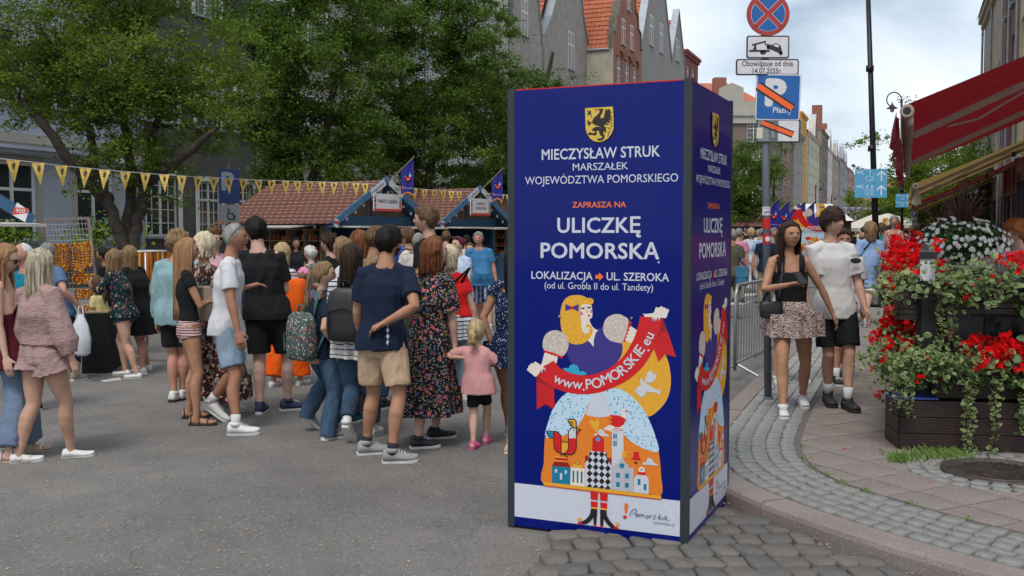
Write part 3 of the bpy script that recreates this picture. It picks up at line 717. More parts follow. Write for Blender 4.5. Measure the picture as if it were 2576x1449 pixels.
for x in np.arange(1,5.01,.16): b.box((x-.015,-1.18,5.15),(x+.015,-1.15,6.1),WOODF)
b.box((1,-1.19,6.1),(5,-1.14,6.15),WOODF);b.build('balcony',Bw)
# ================================================================ TREES
def leafmat(name,c1,c2,c3):
 m=mat(name,c1,.6,var=0,spec=.12);t,p=nodes(m)
 n=tex(t,'Noise',1.1,Detail=3.0);n2=tex(t,'Noise',40,Detail=1.0)
 f=math_(t,'ADD',math_(t,'MULTIPLY',n.outputs[0],.55),math_(t,'MULTIPLY',n2.outputs[0],.45))
 c=ramp(t,f,[(.38,c1),(.5,c2),(.62,c3)]);t.links.new(c,p.inputs['Base Color'])
 tr=t.nodes.new('ShaderNodeBsdfTranslucent');t.links.new(c,tr.inputs[0]);mxs=t.nodes.new('ShaderNodeMixShader');mxs.inputs[0].default_value=.4
 o=t.nodes['Material Output'];t.links.new(p.outputs[0],mxs.inputs[1]);t.links.new(tr.outputs[0],mxs.inputs[2]);t.links.new(mxs.outputs[0],o.inputs[0]);return m
LEAF1=leafmat('hawthorn leaf',(.07,.13,.012),(.14,.215,.026),(.25,.33,.055))
LEAF2=leafmat('dark tree leaf',(.052,.112,.016),(.105,.18,.028),(.20,.285,.055))
BARK=mat('bark',(.055,.043,.034),.95,.4,9,.9,40)
def leaves_mesh(name,pts,size,m,rng,up=.35,shape=.55):
 n=len(pts);d=rng.normal(size=(n,3));d[:,2] *= .6;d /= np.linalg.norm(d,axis=1)[:,None]
 u=rng.normal(size=(n,3));u[:,2] += up;w=np.cross(d,u);w /= np.linalg.norm(w,axis=1)[:,None]+1e-9
 s=size*rng.uniform(.55,1.3,n)[:,None];nn=np.cross(w,d)
 V=np.empty((n,4,3));V[:,0]=pts-d*s*.5;V[:,1]=pts+w*s*shape*.5+nn*s*.12;V[:,2]=pts+d*s*.5;V[:,3]=pts-w*s*shape*.5+nn*s*.12
 me=bpy.data.meshes.new(name);me.vertices.add(n*4);me.vertices.foreach_set('co',V.ravel());me.loops.add(n*4);me.loops.foreach_set('vertex_index',np.arange(n*4))
 me.polygons.add(n);me.polygons.foreach_set('loop_start',np.arange(n)*4);me.update(calc_edges=True);me.materials.append(m);return me
def tree(label,base,stems,blobs,nleaf,lsize,lm,seed,ntips=110,twigs=5,group=None,name='tree',spread=.22,trunk_r=.16,hollow=.35,tipset=None):
 """stems: list of polylines (world) from the base; blobs: ellipsoids (centre, radii) filling the crown"""
 rng=np.random.default_rng(seed);B=thing(name,label,'tree',tuple(base),0,group);base=Vector(base)
 b=MB();nodes_=[]
 for st in stems:
  P=[Vector(p)-base for p in st];P=[P[0]]+[q for q in smooth3(P,2)] ;k=len(P);rr=[trunk_r*(1-.72*i/(k-1)) for i in range(k)]
  P=[p+Vector((rng.normal()*.02,rng.normal()*.02,0)) for p in P];b.tube(P,rr,BARK,9)
  nodes_ += [(P[i],rr[i]) for i in range(int(k*.45),k)]
 b.build('trunk',B,True)
 br=MB();tips=[]
 vol=[r_[0]*r_[1]*r_[2] for _,r_ in blobs];vol=np.array(vol)/sum(vol)
 targets=[]
 while len(targets)<ntips:
  j=rng.choice(len(blobs),p=vol);c,r_=blobs[j];d=rng.normal(size=3);d /= np.linalg.norm(d);rad=rng.uniform(hollow,1) ** .6
  targets.append(Vector((c[0]+d[0]*r_[0]*rad,c[1]+d[1]*r_[1]*rad,c[2]+d[2]*r_[2]*rad))-base)
 targets.sort(key=lambda t_: min((t_-n_[0]).length for n_ in nodes_))
 allp=list(nodes_);leafpts=[]
 for t_ in targets:
  n_=min(allp,key=lambda q: (t_-q[0]).length+(1.2 if q[0].z>t_.z+.2 else 0)+(.0 if q[1]>.012 else .6));L=(t_-n_[0]).length
  if L<.05: continue
  mid=n_[0].lerp(t_,.5)+Vector((rng.normal()*.1,rng.normal()*.1,.10))*L;r0=min(n_[1]*.7,.018+L*.018)
  pts=[n_[0],n_[0].lerp(mid,.55)+Vector((rng.normal(),rng.normal(),rng.normal()))*.03*L,mid,mid.lerp(t_,.6)+Vector((rng.normal(),rng.normal(),rng.normal()))*.04*L,t_]
  rr=[r0,r0*.8,r0*.6,r0*.4,.005];br.tube(pts,rr,BARK,5);allp += [(pts[1],rr[1]),(pts[2],rr[2]),(pts[3],rr[3])]
  tips += [pts[2],pts[3],pts[4]]
  for _ in range(twigs):
   s=pts[rng.integers(2,5)];e_=s+Vector((rng.normal(),rng.normal(),rng.normal()*.6))*spread*1.5;br.tube([s,s.lerp(e_,.5)+Vector((0,0,.03)),e_],[.006,.0045,.003],BARK,3,cap=False);tips += [e_,s.lerp(e_,.6)]
 br.build('branch',B,True,kind='stuff')
 T=np.array([tuple(t_) for t_ in tips]);idx=rng.integers(0,len(T),nleaf);w=rng.normal(size=(nleaf,3))*spread*.62*np.array([1,1,.55]);wt=rng.uniform(.3,1.3,len(T))[idx][:,None]
 pts=T[idx]+w*wt
 o=bpy.data.objects.new('crown',leaves_mesh('crown',pts,lsize,lm,rng));C.objects.link(o);o.parent=B;o['kind']='stuff'
 return B
def smooth3(P,k):
 for _ in range(k): P=[P[0]]+[q for a,b in zip(P[:-1],P[1:]) for q in (a*.75+b*.25,a*.25+b*.75)]+[P[-1]]
 return P
def WB(px,py,Y,rx,ry,rz): p=W(px,py,Y);return ((p.x,p.y,p.z),(rx,ry,rz))
Y=18.0;base=Vector((W(322,600,Y).x,Y,.05));pt=lambda px,py,dy=0: tuple(W(px,py,Y+dy))
tree('gnarled forked hawthorn tree on the left with dark stems and light green leaves',base,
  [[tuple(base),pt(318,640),pt(300,590,-.1),pt(268,500,-.1),pt(240,420,0),pt(225,300,-.3),pt(180,160,-.5)],[tuple(base),pt(330,620),pt(348,545,.2),pt(365,460,.3),pt(385,340,.4),pt(420,200,.8)],
   [pt(318,640),pt(322,560,.3),pt(330,430,.6),pt(310,300,.8),pt(300,130,.5)],[pt(268,500),pt(200,430,-.6),pt(120,330,-.9),pt(50,250,-1)],[pt(365,460,.3),pt(450,400,-.4),pt(540,330,-.8)]],
  [WB(140,130,Y,1.7,1.6,1.3),WB(400,120,Y,1.8,1.7,1.25),WB(520,260,Y,1.1,1.3,1.0),WB(60,190,Y,1.1,1.3,.95),WB(270,250,Y,1.8,1.5,1.1),WB(250,-90,Y,2.3,1.8,1.0),WB(330,400,Y,1.35,1.1,.45),WB(440,490,Y-.3,.35,.5,.35)],
  78000,.066,LEAF1,3,ntips=330,twigs=4,spread=.21,trunk_r=.145,hollow=.2)
for i,(px,Yt,lab,bl,n) in enumerate(((770,24.5,'dense dark leafy tree behind the nearest stall roof',[(780,190,2.5,2.2,2.3),(700,330,1.5,1.8,1.5),(860,330,1.6,1.8,1.7),(660,130,1.2,1.6,1.7),(790,-60,2.4,2.0,1.6),(800,440,1.7,1.4,.8)],88000),
          (1060,27.5,'dense dark leafy tree behind the blue flag on the first stall gable',[(1060,170,2.4,2.2,2.5),(960,330,1.6,1.9,1.8),(1160,330,1.8,1.9,1.9),(1010,-40,2.3,2.0,1.8),(1180,130,1.5,1.8,2.0),(1070,440,2.2,1.5,.9)],92000),
          (1300,33,'leafy tree reaching over the top left corner of the hoarding',[(1270,260,2.0,2.2,1.6),(1340,290,1.7,1.9,.9),(1230,400,2.0,2.0,2.0),(1350,440,2.4,2.0,2.1),(1440,240,1.2,.9,.33),(1200,180,1.4,1.5,1.5)],70000))):
 kf=(28.5,32,36.5)[i]/Yt;bl=[(x,y,a_*kf,b_*kf*.9,c_*kf) for x,y,a_,b_,c_ in bl];Yt *= kf
 base=Vector((W(px,583,Yt).x,Yt,.1));pq=lambda x,y: tuple(W(x,y,Yt))
 tree(lab,base,[[tuple(base),pq(px-5,560),pq(px-15,440),pq(px-45,250),pq(px-60,90)],[pq(px-5,560),pq(px+20,430),pq(px+60,280),pq(px+90,130)],[pq(px-5,540),pq(px-50,430),pq(px-90,340)]],
   [WB(x,y,Yt,a_,b_,c_) for x,y,a_,b_,c_ in bl],n,.098,LEAF2,20+i,ntips=210,twigs=3,spread=.30,trunk_r=.2,hollow=.25)
for i,(px,py,Yt,r_,lab,n) in enumerate(((1868,470,62,2.6,'round street tree beyond the hoarding left of the sign pole',22000),(2262,470,88,5.0,'street tree behind the blue toilet sign',16000),(2300,500,70,2.6,'low street tree behind the blue parking sign',12000),(2410,410,62,4.0,'tall street tree glimpsed between the awnings and the white balcony',22000),(2440,470,50,2.4,'bushy street tree seen under the red awning',12000))):
 c=W(px,py,Yt);base=Vector((c.x,Yt,.1))
 tree(lab,base,[[tuple(base),(c.x,Yt,c.z*.5),(c.x-.3,Yt,c.z)],[(c.x,Yt,c.z*.5),(c.x+.8,Yt,c.z+r_*.3)]],[((c.x,Yt,c.z),(r_,r_,r_*1.1)),((c.x-r_*.4,Yt,c.z-r_*.5),(r_*.8,r_*.8,r_*.7)),((c.x+r_*.35,Yt,c.z+r_*.6),(r_*.6,r_*.7,r_*.7))],n,.16 if Yt<65 else .22,LEAF1 if i%2 else LEAF2,50+i,ntips=70,twigs=2,spread=.5,trunk_r=.18)
# ================================================================ ADVERTISING HOARDING (a square four-sided box about 1 m wide and 2.5 m high)
KB = G(1722, 1380)                                   # near right corner on the ground
KL=G(1293,1325);KR=G(1820,1265)
kx = Vector((KL.x - KB.x, KL.y - KB.y, 0)).normalized() * -1        # along the front face, left -> right
KW=1.01;KH=W(1741,199,KB.y).z
ky = Vector((-kx.y, kx.x, 0))                        # into the box
KO_ = KB - kx * KW                                    # front left corner
KROT=math.atan2(kx.y,kx.x)
K=thing('advertising_hoarding','tall four sided blue hoarding printed with white lettering and a folk style woman','hoarding',(KO_.x,KO_.y,.004),KROT)
NAVY=flat('print blue',s2l(0,20,108),.32,spec=.12);NAVY.node_tree.nodes['Principled BSDF'].inputs['Coat Weight'].default_value=.3;NAVY.node_tree.nodes['Principled BSDF'].inputs['Coat Roughness'].default_value=.09
t_,p_=nodes(NAVY);n=tex(t_,'Noise',1.6,Detail=2.0);n2=tex(t_,'Noise',85,Detail=3.0,Roughness=.8);tcn=t_.nodes.new('ShaderNodeTexCoord');sx=t_.nodes.new('ShaderNodeSeparateXYZ');t_.links.new(tcn.outputs['Object'],sx.inputs[0])
low=math_(t_,'LESS_THAN',sx.outputs[2],.14);scf=math_(t_,'MULTIPLY',math_(t_,'GREATER_THAN',n2.outputs[0],.70),low)
t_.links.new(vmix(t_,scf,s2l(0,20,108),s2l(150,150,160)),p_.inputs['Base Color']);bq_=t_.nodes.new('ShaderNodeBump');bq_.inputs['Strength'].default_value=.25;bq_.inputs['Distance'].default_value=.03;t_.links.new(n.outputs[0],bq_.inputs['Height']);t_.links.new(bq_.outputs[0],p_.inputs['Coat Normal'])
POST=mat('hoarding post',s2l(40,48,54),.5,.12,6)
def pr(n,r,g,b): return mat('print '+n,s2l(r,g,b),.35,.05,60)
PW=pr('white',200,203,214);PWH=pr('white bird',202,203,208);POR=pr('orange',226,124,34);PYE=pr('yellow',226,164,44);PRD=pr('red',205,24,28);PDR=pr('dark red',150,20,26);PSK=pr('skin',226,214,200)
PPU=pr('violet',56,46,128);PLB=pr('light blue',176,206,224);PBK=pr('black',34,28,28);PPK=pr('pink',214,110,178);PTL=pr('teal',14,118,152);PCY=pr('cyan',44,160,192);PGY=pr('grey',180,180,186);PNV=pr('navy',24,32,110);POL=pr('lettering orange',240,112,30)
PSL=mat('print sleeve',s2l(205,190,176),.4,var=0);t_,p_=nodes(PSL);v=tex(t_,'Voronoi',190);t_.links.new(ramp(t_,v.outputs['Distance'],[(.25,s2l(130,140,140)),(.5,s2l(214,196,182))]),p_.inputs['Base Color'])
PDT=mat('print dots',s2l(190,215,230),.4,var=0);t_,p_=nodes(PDT);v=tex(t_,'Voronoi',62,Randomness=.8);t_.links.new(ramp(t_,v.outputs['Distance'],[(.26,s2l(60,150,180)),(.32,s2l(188,212,228))]),p_.inputs['Base Color'])
PHR=mat('print hair',s2l(226,164,44),.4,var=0);t_,p_=nodes(PHR);v=tex(t_,'Voronoi',150);t_.links.new(ramp(t_,v.outputs['Distance'],[(.2,s2l(190,130,30)),(.5,s2l(232,172,48))]),p_.inputs['Base Color'])
b=MB()
for x,y in ((0,0),(KW,0),(0,KW),(KW,KW)): b=MB();b.box((x-.021,y-.021,0),(x+.021,y+.021,KH),POST);b.build('corner_post',K)
FP=MB();FP.box((.0215,-.02,.012),(KW-.0215,0,KH-.012),NAVY);front=FP.build('front_panel',K)
SP_=MB();SP_.box((.0215,-.02,.012),(KW-.0215,0,KH-.012),NAVY);side=SP_.build('side_panel',K,loc=(KW,0,0),rot=R(90))
for nm,l,r_ in (('back_panel',(KW,KW,0),R(180)),('side_panel',(0,KW,0),R(-90))): b=MB();b.box((.0215,-.02,.012),(KW-.0215,0,KH-.012),NAVY);b.build(nm,K,loc=l,rot=r_)
b=MB();b.box((.0,.0,KH-.03),(KW,KW,KH-.012),mat('hoarding lid',(.35,.30,.28),.7,.4,5));b.box((.03,-.021,KH-.012),(KW-.03,-.005,KH-.006),PRD);b.build('lid',K)
def kp(px, py):                                      # where a point of the front face seen there lies on the panel
 d=ray(px,py);o=Vector((0,0,CAMZ));t=(KO_+ky*-.02-o).dot(ky)/d.dot(ky);q=o+d*t-KO_
 return (q.dot(kx),q.z)
art=MB();LV=[0]
def poly(pts,m,lvl=None,mapf=None):
 """flat printed shape; each later one lies a hair in front"""
 LV[0] += 1;y=-.0205-.000014*LV[0]
 P=[mapf(*p) for p in pts]
 import mathutils
 tri=mathutils.geometry.tessellate_polygon([[Vector((x,z,0)) for x,z in P]])
 vs=[(x,y,z) for x,z in P];fs=[]
 for t3 in tri:
  a_,b_,c_=(Vector(vs[i]) for i in t3);n=(b_-a_).cross(c_-a_);fs.append(tuple(t3) if n.y<0 else tuple(reversed(t3)))
 art.add(vs,fs,m)
def cr_(pts, n=5, closed=True):                      # smooth closed outline through the points
 k=len(pts);out=[]
 for i in range(k if closed else k-1):
  p0,p1,p2,p3=pts[(i-1)%k] if closed or i else pts[i],pts[i],pts[(i+1)%k],pts[(i+2)%k] if closed or i<k-2 else pts[(i+1)%k]
  for j in range(n):
   t=j/n;out.append(tuple(.5*((2*b_)+(-a_+c_)*t+(2*a_-5*b_+4*c_-d_)*t*t+(-a_+3*b_-3*c_+d_)*t ** 3) for a_,b_,c_,d_ in zip(p0,p1,p2,p3)))
 if not closed: out.append(pts[-1])
 return out
def circ(cx,cy,r,n=28,ry=None,a0=0,a1=2*math.pi): return [(cx+r*math.cos(a0+(a1-a0)*i/n),cy+(ry or r)*math.sin(a0+(a1-a0)*i/n)) for i in range(n)]
def line(pts,w,m,mapf):
 for (x0,y0),(x1,y1) in zip(pts[:-1],pts[1:]):
  d=math.hypot(x1-x0,y1-y0) or 1;nx,ny=-(y1-y0)/d*w/2,(x1-x0)/d*w/2;e=w*.25;ex,ey=(x1-x0)/d*e,(y1-y0)/d*e
  poly([(x0+nx-ex,y0+ny-ey),(x1+nx+ex,y1+ny+ey),(x1-nx+ex,y1-ny+ey),(x0-nx-ex,y0-ny-ey)],m,mapf=mapf)
S = 4.025                                             # the enlargements below are at this scale
A1=lambda x,y: kp((2100+x/S)/1.59006,(1160+y/S)/1.59006)
A2=lambda x,y: kp((2100+x/S)/1.59006,(1480+y/S)/1.59006)
A3=lambda x,y: kp((2100+x/S)/1.59006,(1800+y/S)/1.59006)
P4=[A3(-600,480),A3(-600,1010),A3(2600,1437),A3(2600,868)]
z0=A3(0,557)[1];z1=A3(0,1097)[1]
def rect(x0,z0,x1,z1,m): poly([(x0,z0),(x1,z0),(x1,z1),(x0,z1)],m,mapf=lambda a,b: (a,b))
rect(.022,z1,KW-.022,z0,PW);FIG0=len(art.f)
poly(cr_([(1560,830),(1900,700),(2150,900),(2290,1120),(2346,1400),(2330,1640),(2230,1860),(1990,2050),(1800,1900),(1500,1700),(1350,1500),(1400,1200)]),PYE,mapf=A1)
poly(cr_([(540,560),(680,380),(1000,250),(1350,290),(1620,400),(1850,620),(2000,850),(2100,1130),(2150,1325),(2170,1450),(2190,1700),(2195,2020),(1900,1985),(1000,1880),(305,1850),(305,1500),(310,1300),(325,1080),(370,870),(440,700)],4),POR,mapf=A2)
poly(cr_([(690,370),(560,480),(440,660),(370,860),(325,1083),(460,1090),(640,1060),(800,960),(920,800),(1030,560),(1090,380),(900,300)],4),PDT,mapf=A2)
poly(cr_([(1290,340),(1500,310),(1700,420),(1870,600),(2000,820),(2100,1080),(2150,1320),(1950,1290),(1750,1190),(1600,1060),(1480,900),(1380,700),(1310,470)],4),PDT,mapf=A2)
poly([(1085,380),(1290,340),(1330,500),(1400,735),(1300,765),(1180,772),(1060,755),(975,728),(1040,560)],PW,mapf=A2)
poly(cr_([(1110,780),(1180,650),(1290,600),(1450,640),(1560,860),(1560,1040),(1480,1180),(1400,1290),(1100,1390),(850,1270),(740,1170),(680,1050),(700,870),(860,860),(1010,815),(1105,925)],4),PPU,mapf=A1)
poly([(1000,818),(1060,870),(1105,930),(1107,820),(1140,700),(1180,660),(1120,635),(1075,585),(1045,520),(1035,470),(900,440),(900,640),(960,720)],PSK,mapf=A1)
poly(cr_([(835,92),(700,115),(610,210),(568,380),(572,540),(600,700),(650,800),(740,870),(850,888),(960,860),(1050,780),(1092,680),(1080,610),(1030,565),(985,580),(995,640),(1010,600),(1042,640),(1020,695),(970,712),(920,670),(905,540),(895,380),(900,280),(950,240),(1060,250),(1105,200),(1080,148),(1000,138),(930,105)],4),PHR,mapf=A1)
poly(cr_([(895,300),(935,242),(1000,245),(1062,252),(1082,330),(1086,400),(1075,455),(1040,478),(1010,475),(905,500)],4),PSK,mapf=A1)
poly([(650,234),(735,275),(778,275),(865,238),(860,362),(778,320),(735,322),(650,355)],PPU,mapf=A1);poly(circ(757,298,25),PRD,mapf=A1)
poly([(898,300),(930,296),(965,284),(955,310),(930,320),(905,315)],PBK,mapf=A1);poly([(998,280),(1030,280),(1065,282),(1055,303),(1030,308),(1008,300)],PBK,mapf=A1)
for x in (905,925,945,962): line([(x,310),(x-4,330)],4,PBK,A1)
for x in (1008,1028,1048,1066): line([(x,296),(x+4,316)],4,PBK,A1)
poly([(985,312),(1020,380),(988,386)],PYE,mapf=A1);poly(circ(912,390,24,ry=32),PPK,mapf=A1);poly(circ(1068,356,18,ry=30),PPK,mapf=A1);poly([(1005,425),(1030,403),(1046,405),(1044,440),(1030,445)],PRD,mapf=A1)
poly([(1680,575),(1805,660),(1760,800),(1720,870),(1600,820)],PSK,mapf=A1);poly([(320,1000),(530,1080),(510,1190),(420,1220),(265,1215)],PSK,mapf=A1)
for k in range(6): poly(circ(1690-k*20,540+k*56,30),PRD,mapf=A1)
for k in range(6): poly(circ(330+k*51,995+k*17,30),PRD,mapf=A1)
poly(cr_([(1475,397),(1330,450),(1262,580),(1275,720),(1360,820),(1470,853),(1580,838),(1668,520),(1590,430)],4),PSL,mapf=A1)
poly(cr_([(490,658),(350,710),(290,830),(303,965),(460,1020),(608,1072),(690,960),(700,830),(640,720)],4),PSL,mapf=A1)
poly([(2190,465),(2220,465),(2300,690),(2435,1095),(2250,1045),(2152,1172),(2070,950),(2120,850)],PDR,mapf=A1)
poly([(2195,700),(2300,690),(2430,1085),(2252,1038),(2155,1155),(2080,960),(2130,820)],PRD,mapf=A1)
for k in range(6): line([(2150+k*20-50,800+k*60),(2300+k*24,740+k*62)],5,PDR,A1)
for k in range(3): line([(2150+k*60,760),(2200+k*85,1060)],5,PDR,A1)
poly([(186,30),(470,290),(480,600),(450,640),(335,555),(190,650)],PDR,mapf=A2);poly([(190,205),(465,300),(474,590),(448,634),(335,550),(194,640)],PRD,mapf=A2)
for k in range(6): line([(192,270+k*60),(472,275+k*62)],5,PDR,A2)
for k in range(3): line([(210+k*68,240),(210+k*70,600)],5,PDR,A2)
inner=cr_([(460,1147),(560,1260),(700,1340),(900,1380),(1100,1370),(1300,1300),(1480,1180),(1620,1030),(1740,820),(1820,600),(1858,436)],5,False)
outer=cr_([(2205,465),(2150,760),(2050,1010),(1900,1240),(1700,1430),(1450,1570),(1200,1660),(920,1690),(650,1650),(420,1560),(250,1430),(186,1320)],5,False)
poly(inner+outer,PRD,mapf=A1)
arc=[(480,1430),(600,1490),(740,1540),(900,1552),(1080,1540),(1250,1490),(1420,1405),(1580,1290),(1720,1150),(1840,990),(1930,830),(2000,680),(2035,590)]
arc=[(560,1455),(680,1510),(850,1545),(960,1552),(1045,1545),(1165,1515),(1315,1450),(1462,1390),(1570,1300),(1665,1215),(1750,1115),(1810,1045),(1875,970),(1930,940),(1965,850),(2010,745)]
chars='www.POMORSKIE.eu'
posc=[(545,1455),(693,1512),(850,1532),(948,1562),(1030,1535),(1160,1515),(1310,1450),(1455,1380),(1575,1300),(1665,1215),(1745,1125),(1812,1040),(1855,975),(1940,950),(1955,845),(2005,745)]
ang=[-25,-15,-5,0,5,12,22,32,40,44,48,52,54,60,65,68]
LET = []                                                # (x,z,char,size,angle)
for ch,(x,y),a in zip(chars,posc,ang):
 u,w_=A1(x,y);LET.append((u,w_,ch,a))
def finger(pts,w,mapf,nail=None):
 line(pts,w,PSK,mapf);poly(circ(pts[0][0],pts[0][1],w/2,12),PSK,mapf=mapf);poly(circ(pts[-1][0],pts[-1][1],w/2,12),PSK,mapf=mapf)
 if nail: poly(circ(pts[-1][0],pts[-1][1]+8,w*.28,10,ry=w*.45),PPU,mapf=mapf)
poly([(1895,388),(1920,400),(2070,382),(2110,300),(2210,290),(2290,330),(2290,440),(2220,460),(2060,450),(1930,442)],PSK,mapf=A1)
for p,q,n in (((2290,340),(2250,440),0),((2240,320),(2215,430),0),((2195,300),(2140,480),1),((2125,315),(2075,490),1)): finger([p,q],54,A1,n)
poly([(60,1230),(200,1180),(300,1260),(190,1400),(60,1310)],PSK,mapf=A1)
for p,q,n in (((60,1290),(170,1380),0),((80,1250),(190,1350),0),((110,1215),(255,1325),1),((165,1190),(305,1290),1),((270,1230),(375,1160),0)): finger([p,q],50,A1,n)
poly(cr_([(610,1285),(660,1262),(705,1270),(730,1222),(800,1208),(860,1250),(882,1320),(940,1318),(1000,1368),(900,1378),(740,1350)],3),PCY,mapf=A1)
poly([(2015,0),(1960,80),(1935,160),(1940,210),(2000,222),(2060,205),(2105,150),(2120,65),(2062,90),(2060,28),(2020,48)],PWH,mapf=A2)
poly([(1850,150),(1880,155),(1930,215),(2040,280),(2100,325),(2192,332),(2175,405),(2080,368),(1990,370),(1960,340),(1960,380),(1920,430),(1850,452),(1840,405),(1795,412),(1810,368),(1757,372),(1800,300),(1870,250),(1855,200)],PWH,mapf=A2);poly([(1815,130),(1852,148),(1846,165)],PRD,mapf=A2)
poly(cr_([(1575,650),(1545,720),(1530,800),(1280,945),(1360,990),(1480,1010),(1570,960),(1630,830),(1625,700)],4),PSK,mapf=A2)
poly([(1362,732),(1480,738),(1560,762),(1632,808),(1590,890),(1530,930),(1460,935),(1355,880),(1412,848),(1355,798),(1415,785)],PRD,mapf=A2);poly([(1612,660),(1658,660),(1636,690)],PRD,mapf=A2);poly([(1460,1012),(1525,1000),(1490,1070)],PYE,mapf=A2)
poly(cr_([(1160,1015),(1080,920),(1037,860),(1060,815),(1100,820),(1120,850),(1160,798),(1200,830),(1190,910)],4),PYE,mapf=A2)
def cloud(cx,cy,w,mapf,sl=.07):
 poly(cr_([(cx-w/2,cy),(cx-w*.42,cy-w*.15),(cx-w*.28,cy-w*.15),(cx-w*.2,cy-w*.38),(cx,cy-w*.44),(cx+w*.18,cy-w*.3),(cx+w*.24,cy-w*.14),(cx+w*.45,cy-w*.12+w*sl),(cx+w/2,cy+w*sl),(cx,cy+w*.03)],3),PWH,mapf=mapf)
cloud(1235,1065,235,A2);cloud(2015,245,240,A3)
poly([(970,100),(1040,110),(1040,200),(970,230)],PDR,mapf=A3);poly([(1320,135),(1395,140),(1395,250),(1320,180)],PDR,mapf=A3)
poly([(1086,-165),(1180,-250),(1272,-165),(1272,42),(1086,30)],PRD,mapf=A3);poly(circ(1178,-165,35),PCY,mapf=A3);poly(circ(1180,-265,12),PYE,mapf=A3)
poly([(1040,25),(1316,48),(1316,150),(1395,260),(1390,645),(962,598),(968,230),(1040,110)],PW,mapf=A3)
def tw(y): return (1040,1316) if y<110 else (1040-(y-110)*.6 if y<230 else 966,1316+(y-150)*.72 if 150<y<260 else (1316 if y <= 150 else 1393))
for i in range(-6,8):
 for j in range(-1,10):
  cx,cy=1140+i*98,72+j*108+i*9
  q=[(cx,cy-54),(cx+49,cy),(cx,cy+54),(cx-49,cy)]
  a_,b_=tw(cy)
  if cy<30 or cy>690 or cx<a_-20 or cx>b_+20: continue
  q=[(min(max(x,a_),b_),min(max(y,28),600+(x-962)*.11)) for x,y in q]
  if abs(q[1][0]-q[3][0])>12: poly(q,PBK,mapf=A3)
poly([(1402,-310),(1588,-300),(1590,140),(1540,180),(1500,260),(1400,265)],PWH,mapf=A3);poly([(1402,-310),(1440,-345),(1555,-335),(1588,-300)],PRD,mapf=A3);poly([(1415,-318),(1445,-335),(1550,-326),(1575,-308)],PWH,mapf=A3)
for x in (1422,1456):
 for y in (-245,-130): poly([(x,y),(x+12,y-20),(x+25,y+2),(x+25,y+78),(x,y+75)],PTL,mapf=A3)
poly([(1562,35),(1675,42),(1622,82),(1672,132),(1562,125)],PYE,mapf=A3)
poly([(436,265),(736,290),(730,570),(434,538)],PTL,mapf=A3);poly([(480,185),(690,205),(735,285),(436,265)],PDR,mapf=A3);poly([(485,130),(690,145),(690,190),(485,175)],PRD,mapf=A3)
poly([(475,107),(692,128),(692,146),(475,127)],PYE,mapf=A3);poly([(475,168),(692,190),(692,208),(475,188)],PYE,mapf=A3)
for q in ((485,315,35,60),(643,332,35,60),(565,380,35,108)): poly([(q[0],q[1]),(q[0]+q[2],q[1]+3),(q[0]+q[2],q[1]+q[3]),(q[0],q[1]+q[3]-3)],PWH,mapf=A3)
poly([(738,288),(962,310),(960,597),(732,572)],PSK,mapf=A3);poly([(770,238),(928,252),(928,303),(770,290)],PYE,mapf=A3);poly(circ(852,215,40),pr('ochre',178,130,50),mapf=A3);poly(circ(852,215,18),PYE,mapf=A3)
for x in (767,833,899): yy=350+(x-767)*.1;poly([(x,yy),(x+16,yy-20),(x+32,yy+2),(x+30,yy+190),(x,yy+175)],PTL,mapf=A3)
poly([(1395,265),(1455,262),(1455,225),(1505,228),(1560,128),(1615,205),(1640,238),(1668,240),(1668,292),(1757,300),(1750,690),(1392,648)],PGY,mapf=A3);poly(circ(1563,263,42),PTL,mapf=A3)
for x,y in ((1467,376),(1612,388),(1467,525),(1610,536)): poly([(x,y),(x+63,y+5),(x+63,y+82),(x,y+78)],PTL,mapf=A3)
poly([(1757,465),(1800,405),(1955,420),(1998,495),(1992,718),(1752,690)],PWH,mapf=A3);poly([(1800,405),(1840,355),(1925,362),(1957,420)],PRD,mapf=A3);poly(cr_([(1836,355),(1840,300),(1880,278),(1920,300),(1925,362)],3),PSK,mapf=A3);poly(circ(1880,327,18),PCY,mapf=A3)
poly([(1815,475),(1862,480),(1860,578),(1815,573)],PTL,mapf=A3);poly([(1913,556),(1958,560),(1956,660),(1912,655)],PTL,mapf=A3)
line([(1792,-180),(1792,40)],4,PYE,A3);poly(cr_([(1750,80),(1755,45),(1790,38),(1828,48),(1832,90),(1870,180),(1870,205),(1705,185),(1738,130)],3),PRD,mapf=A3);poly([(1705,172),(1870,190),(1870,208),(1705,190)],PYE,mapf=A3);poly(circ(1786,212,24),PDR,mapf=A3)
OUT=15
poly(cr_([(690,815),(800,810),(825,850),(825,930),(785,935),(770,900),(730,890),(735,860),(700,855)],3),PYE,mapf=A2)
poly(cr_([(465,1000),(520,1010),(570,1060),(590,1120),(590,1350),(530,1330),(480,1270),(465,1200)],3),PRD,mapf=A2);poly([(593,1165),(700,1175),(700,1270),(660,1340),(593,1355)],PYE,mapf=A2)
poly(cr_([(705,1110),(825,1120),(825,1260),(790,1340),(740,1372),(650,1355),(700,1290),(708,1200)],3),PRD,mapf=A2);poly(cr_([(708,1100),(708,1000),(740,955),(800,948),(825,965),(825,1110),(790,1100),(760,1110)],3),PWH,mapf=A2)
for k in range(3): poly([(355+k*15,990+k*40),(470,1000+k*40),(470,1030+k*38),(365+k*15,1022+k*38)],PCY,mapf=A2)
poly([(832,950),(905,977),(832,985)],PYE,mapf=A2);poly(cr_([(832,1005),(860,1000),(875,1020),(855,1048),(835,1045)],3),PRD,mapf=A2);poly(circ(788,977,10),PBK,mapf=A2)
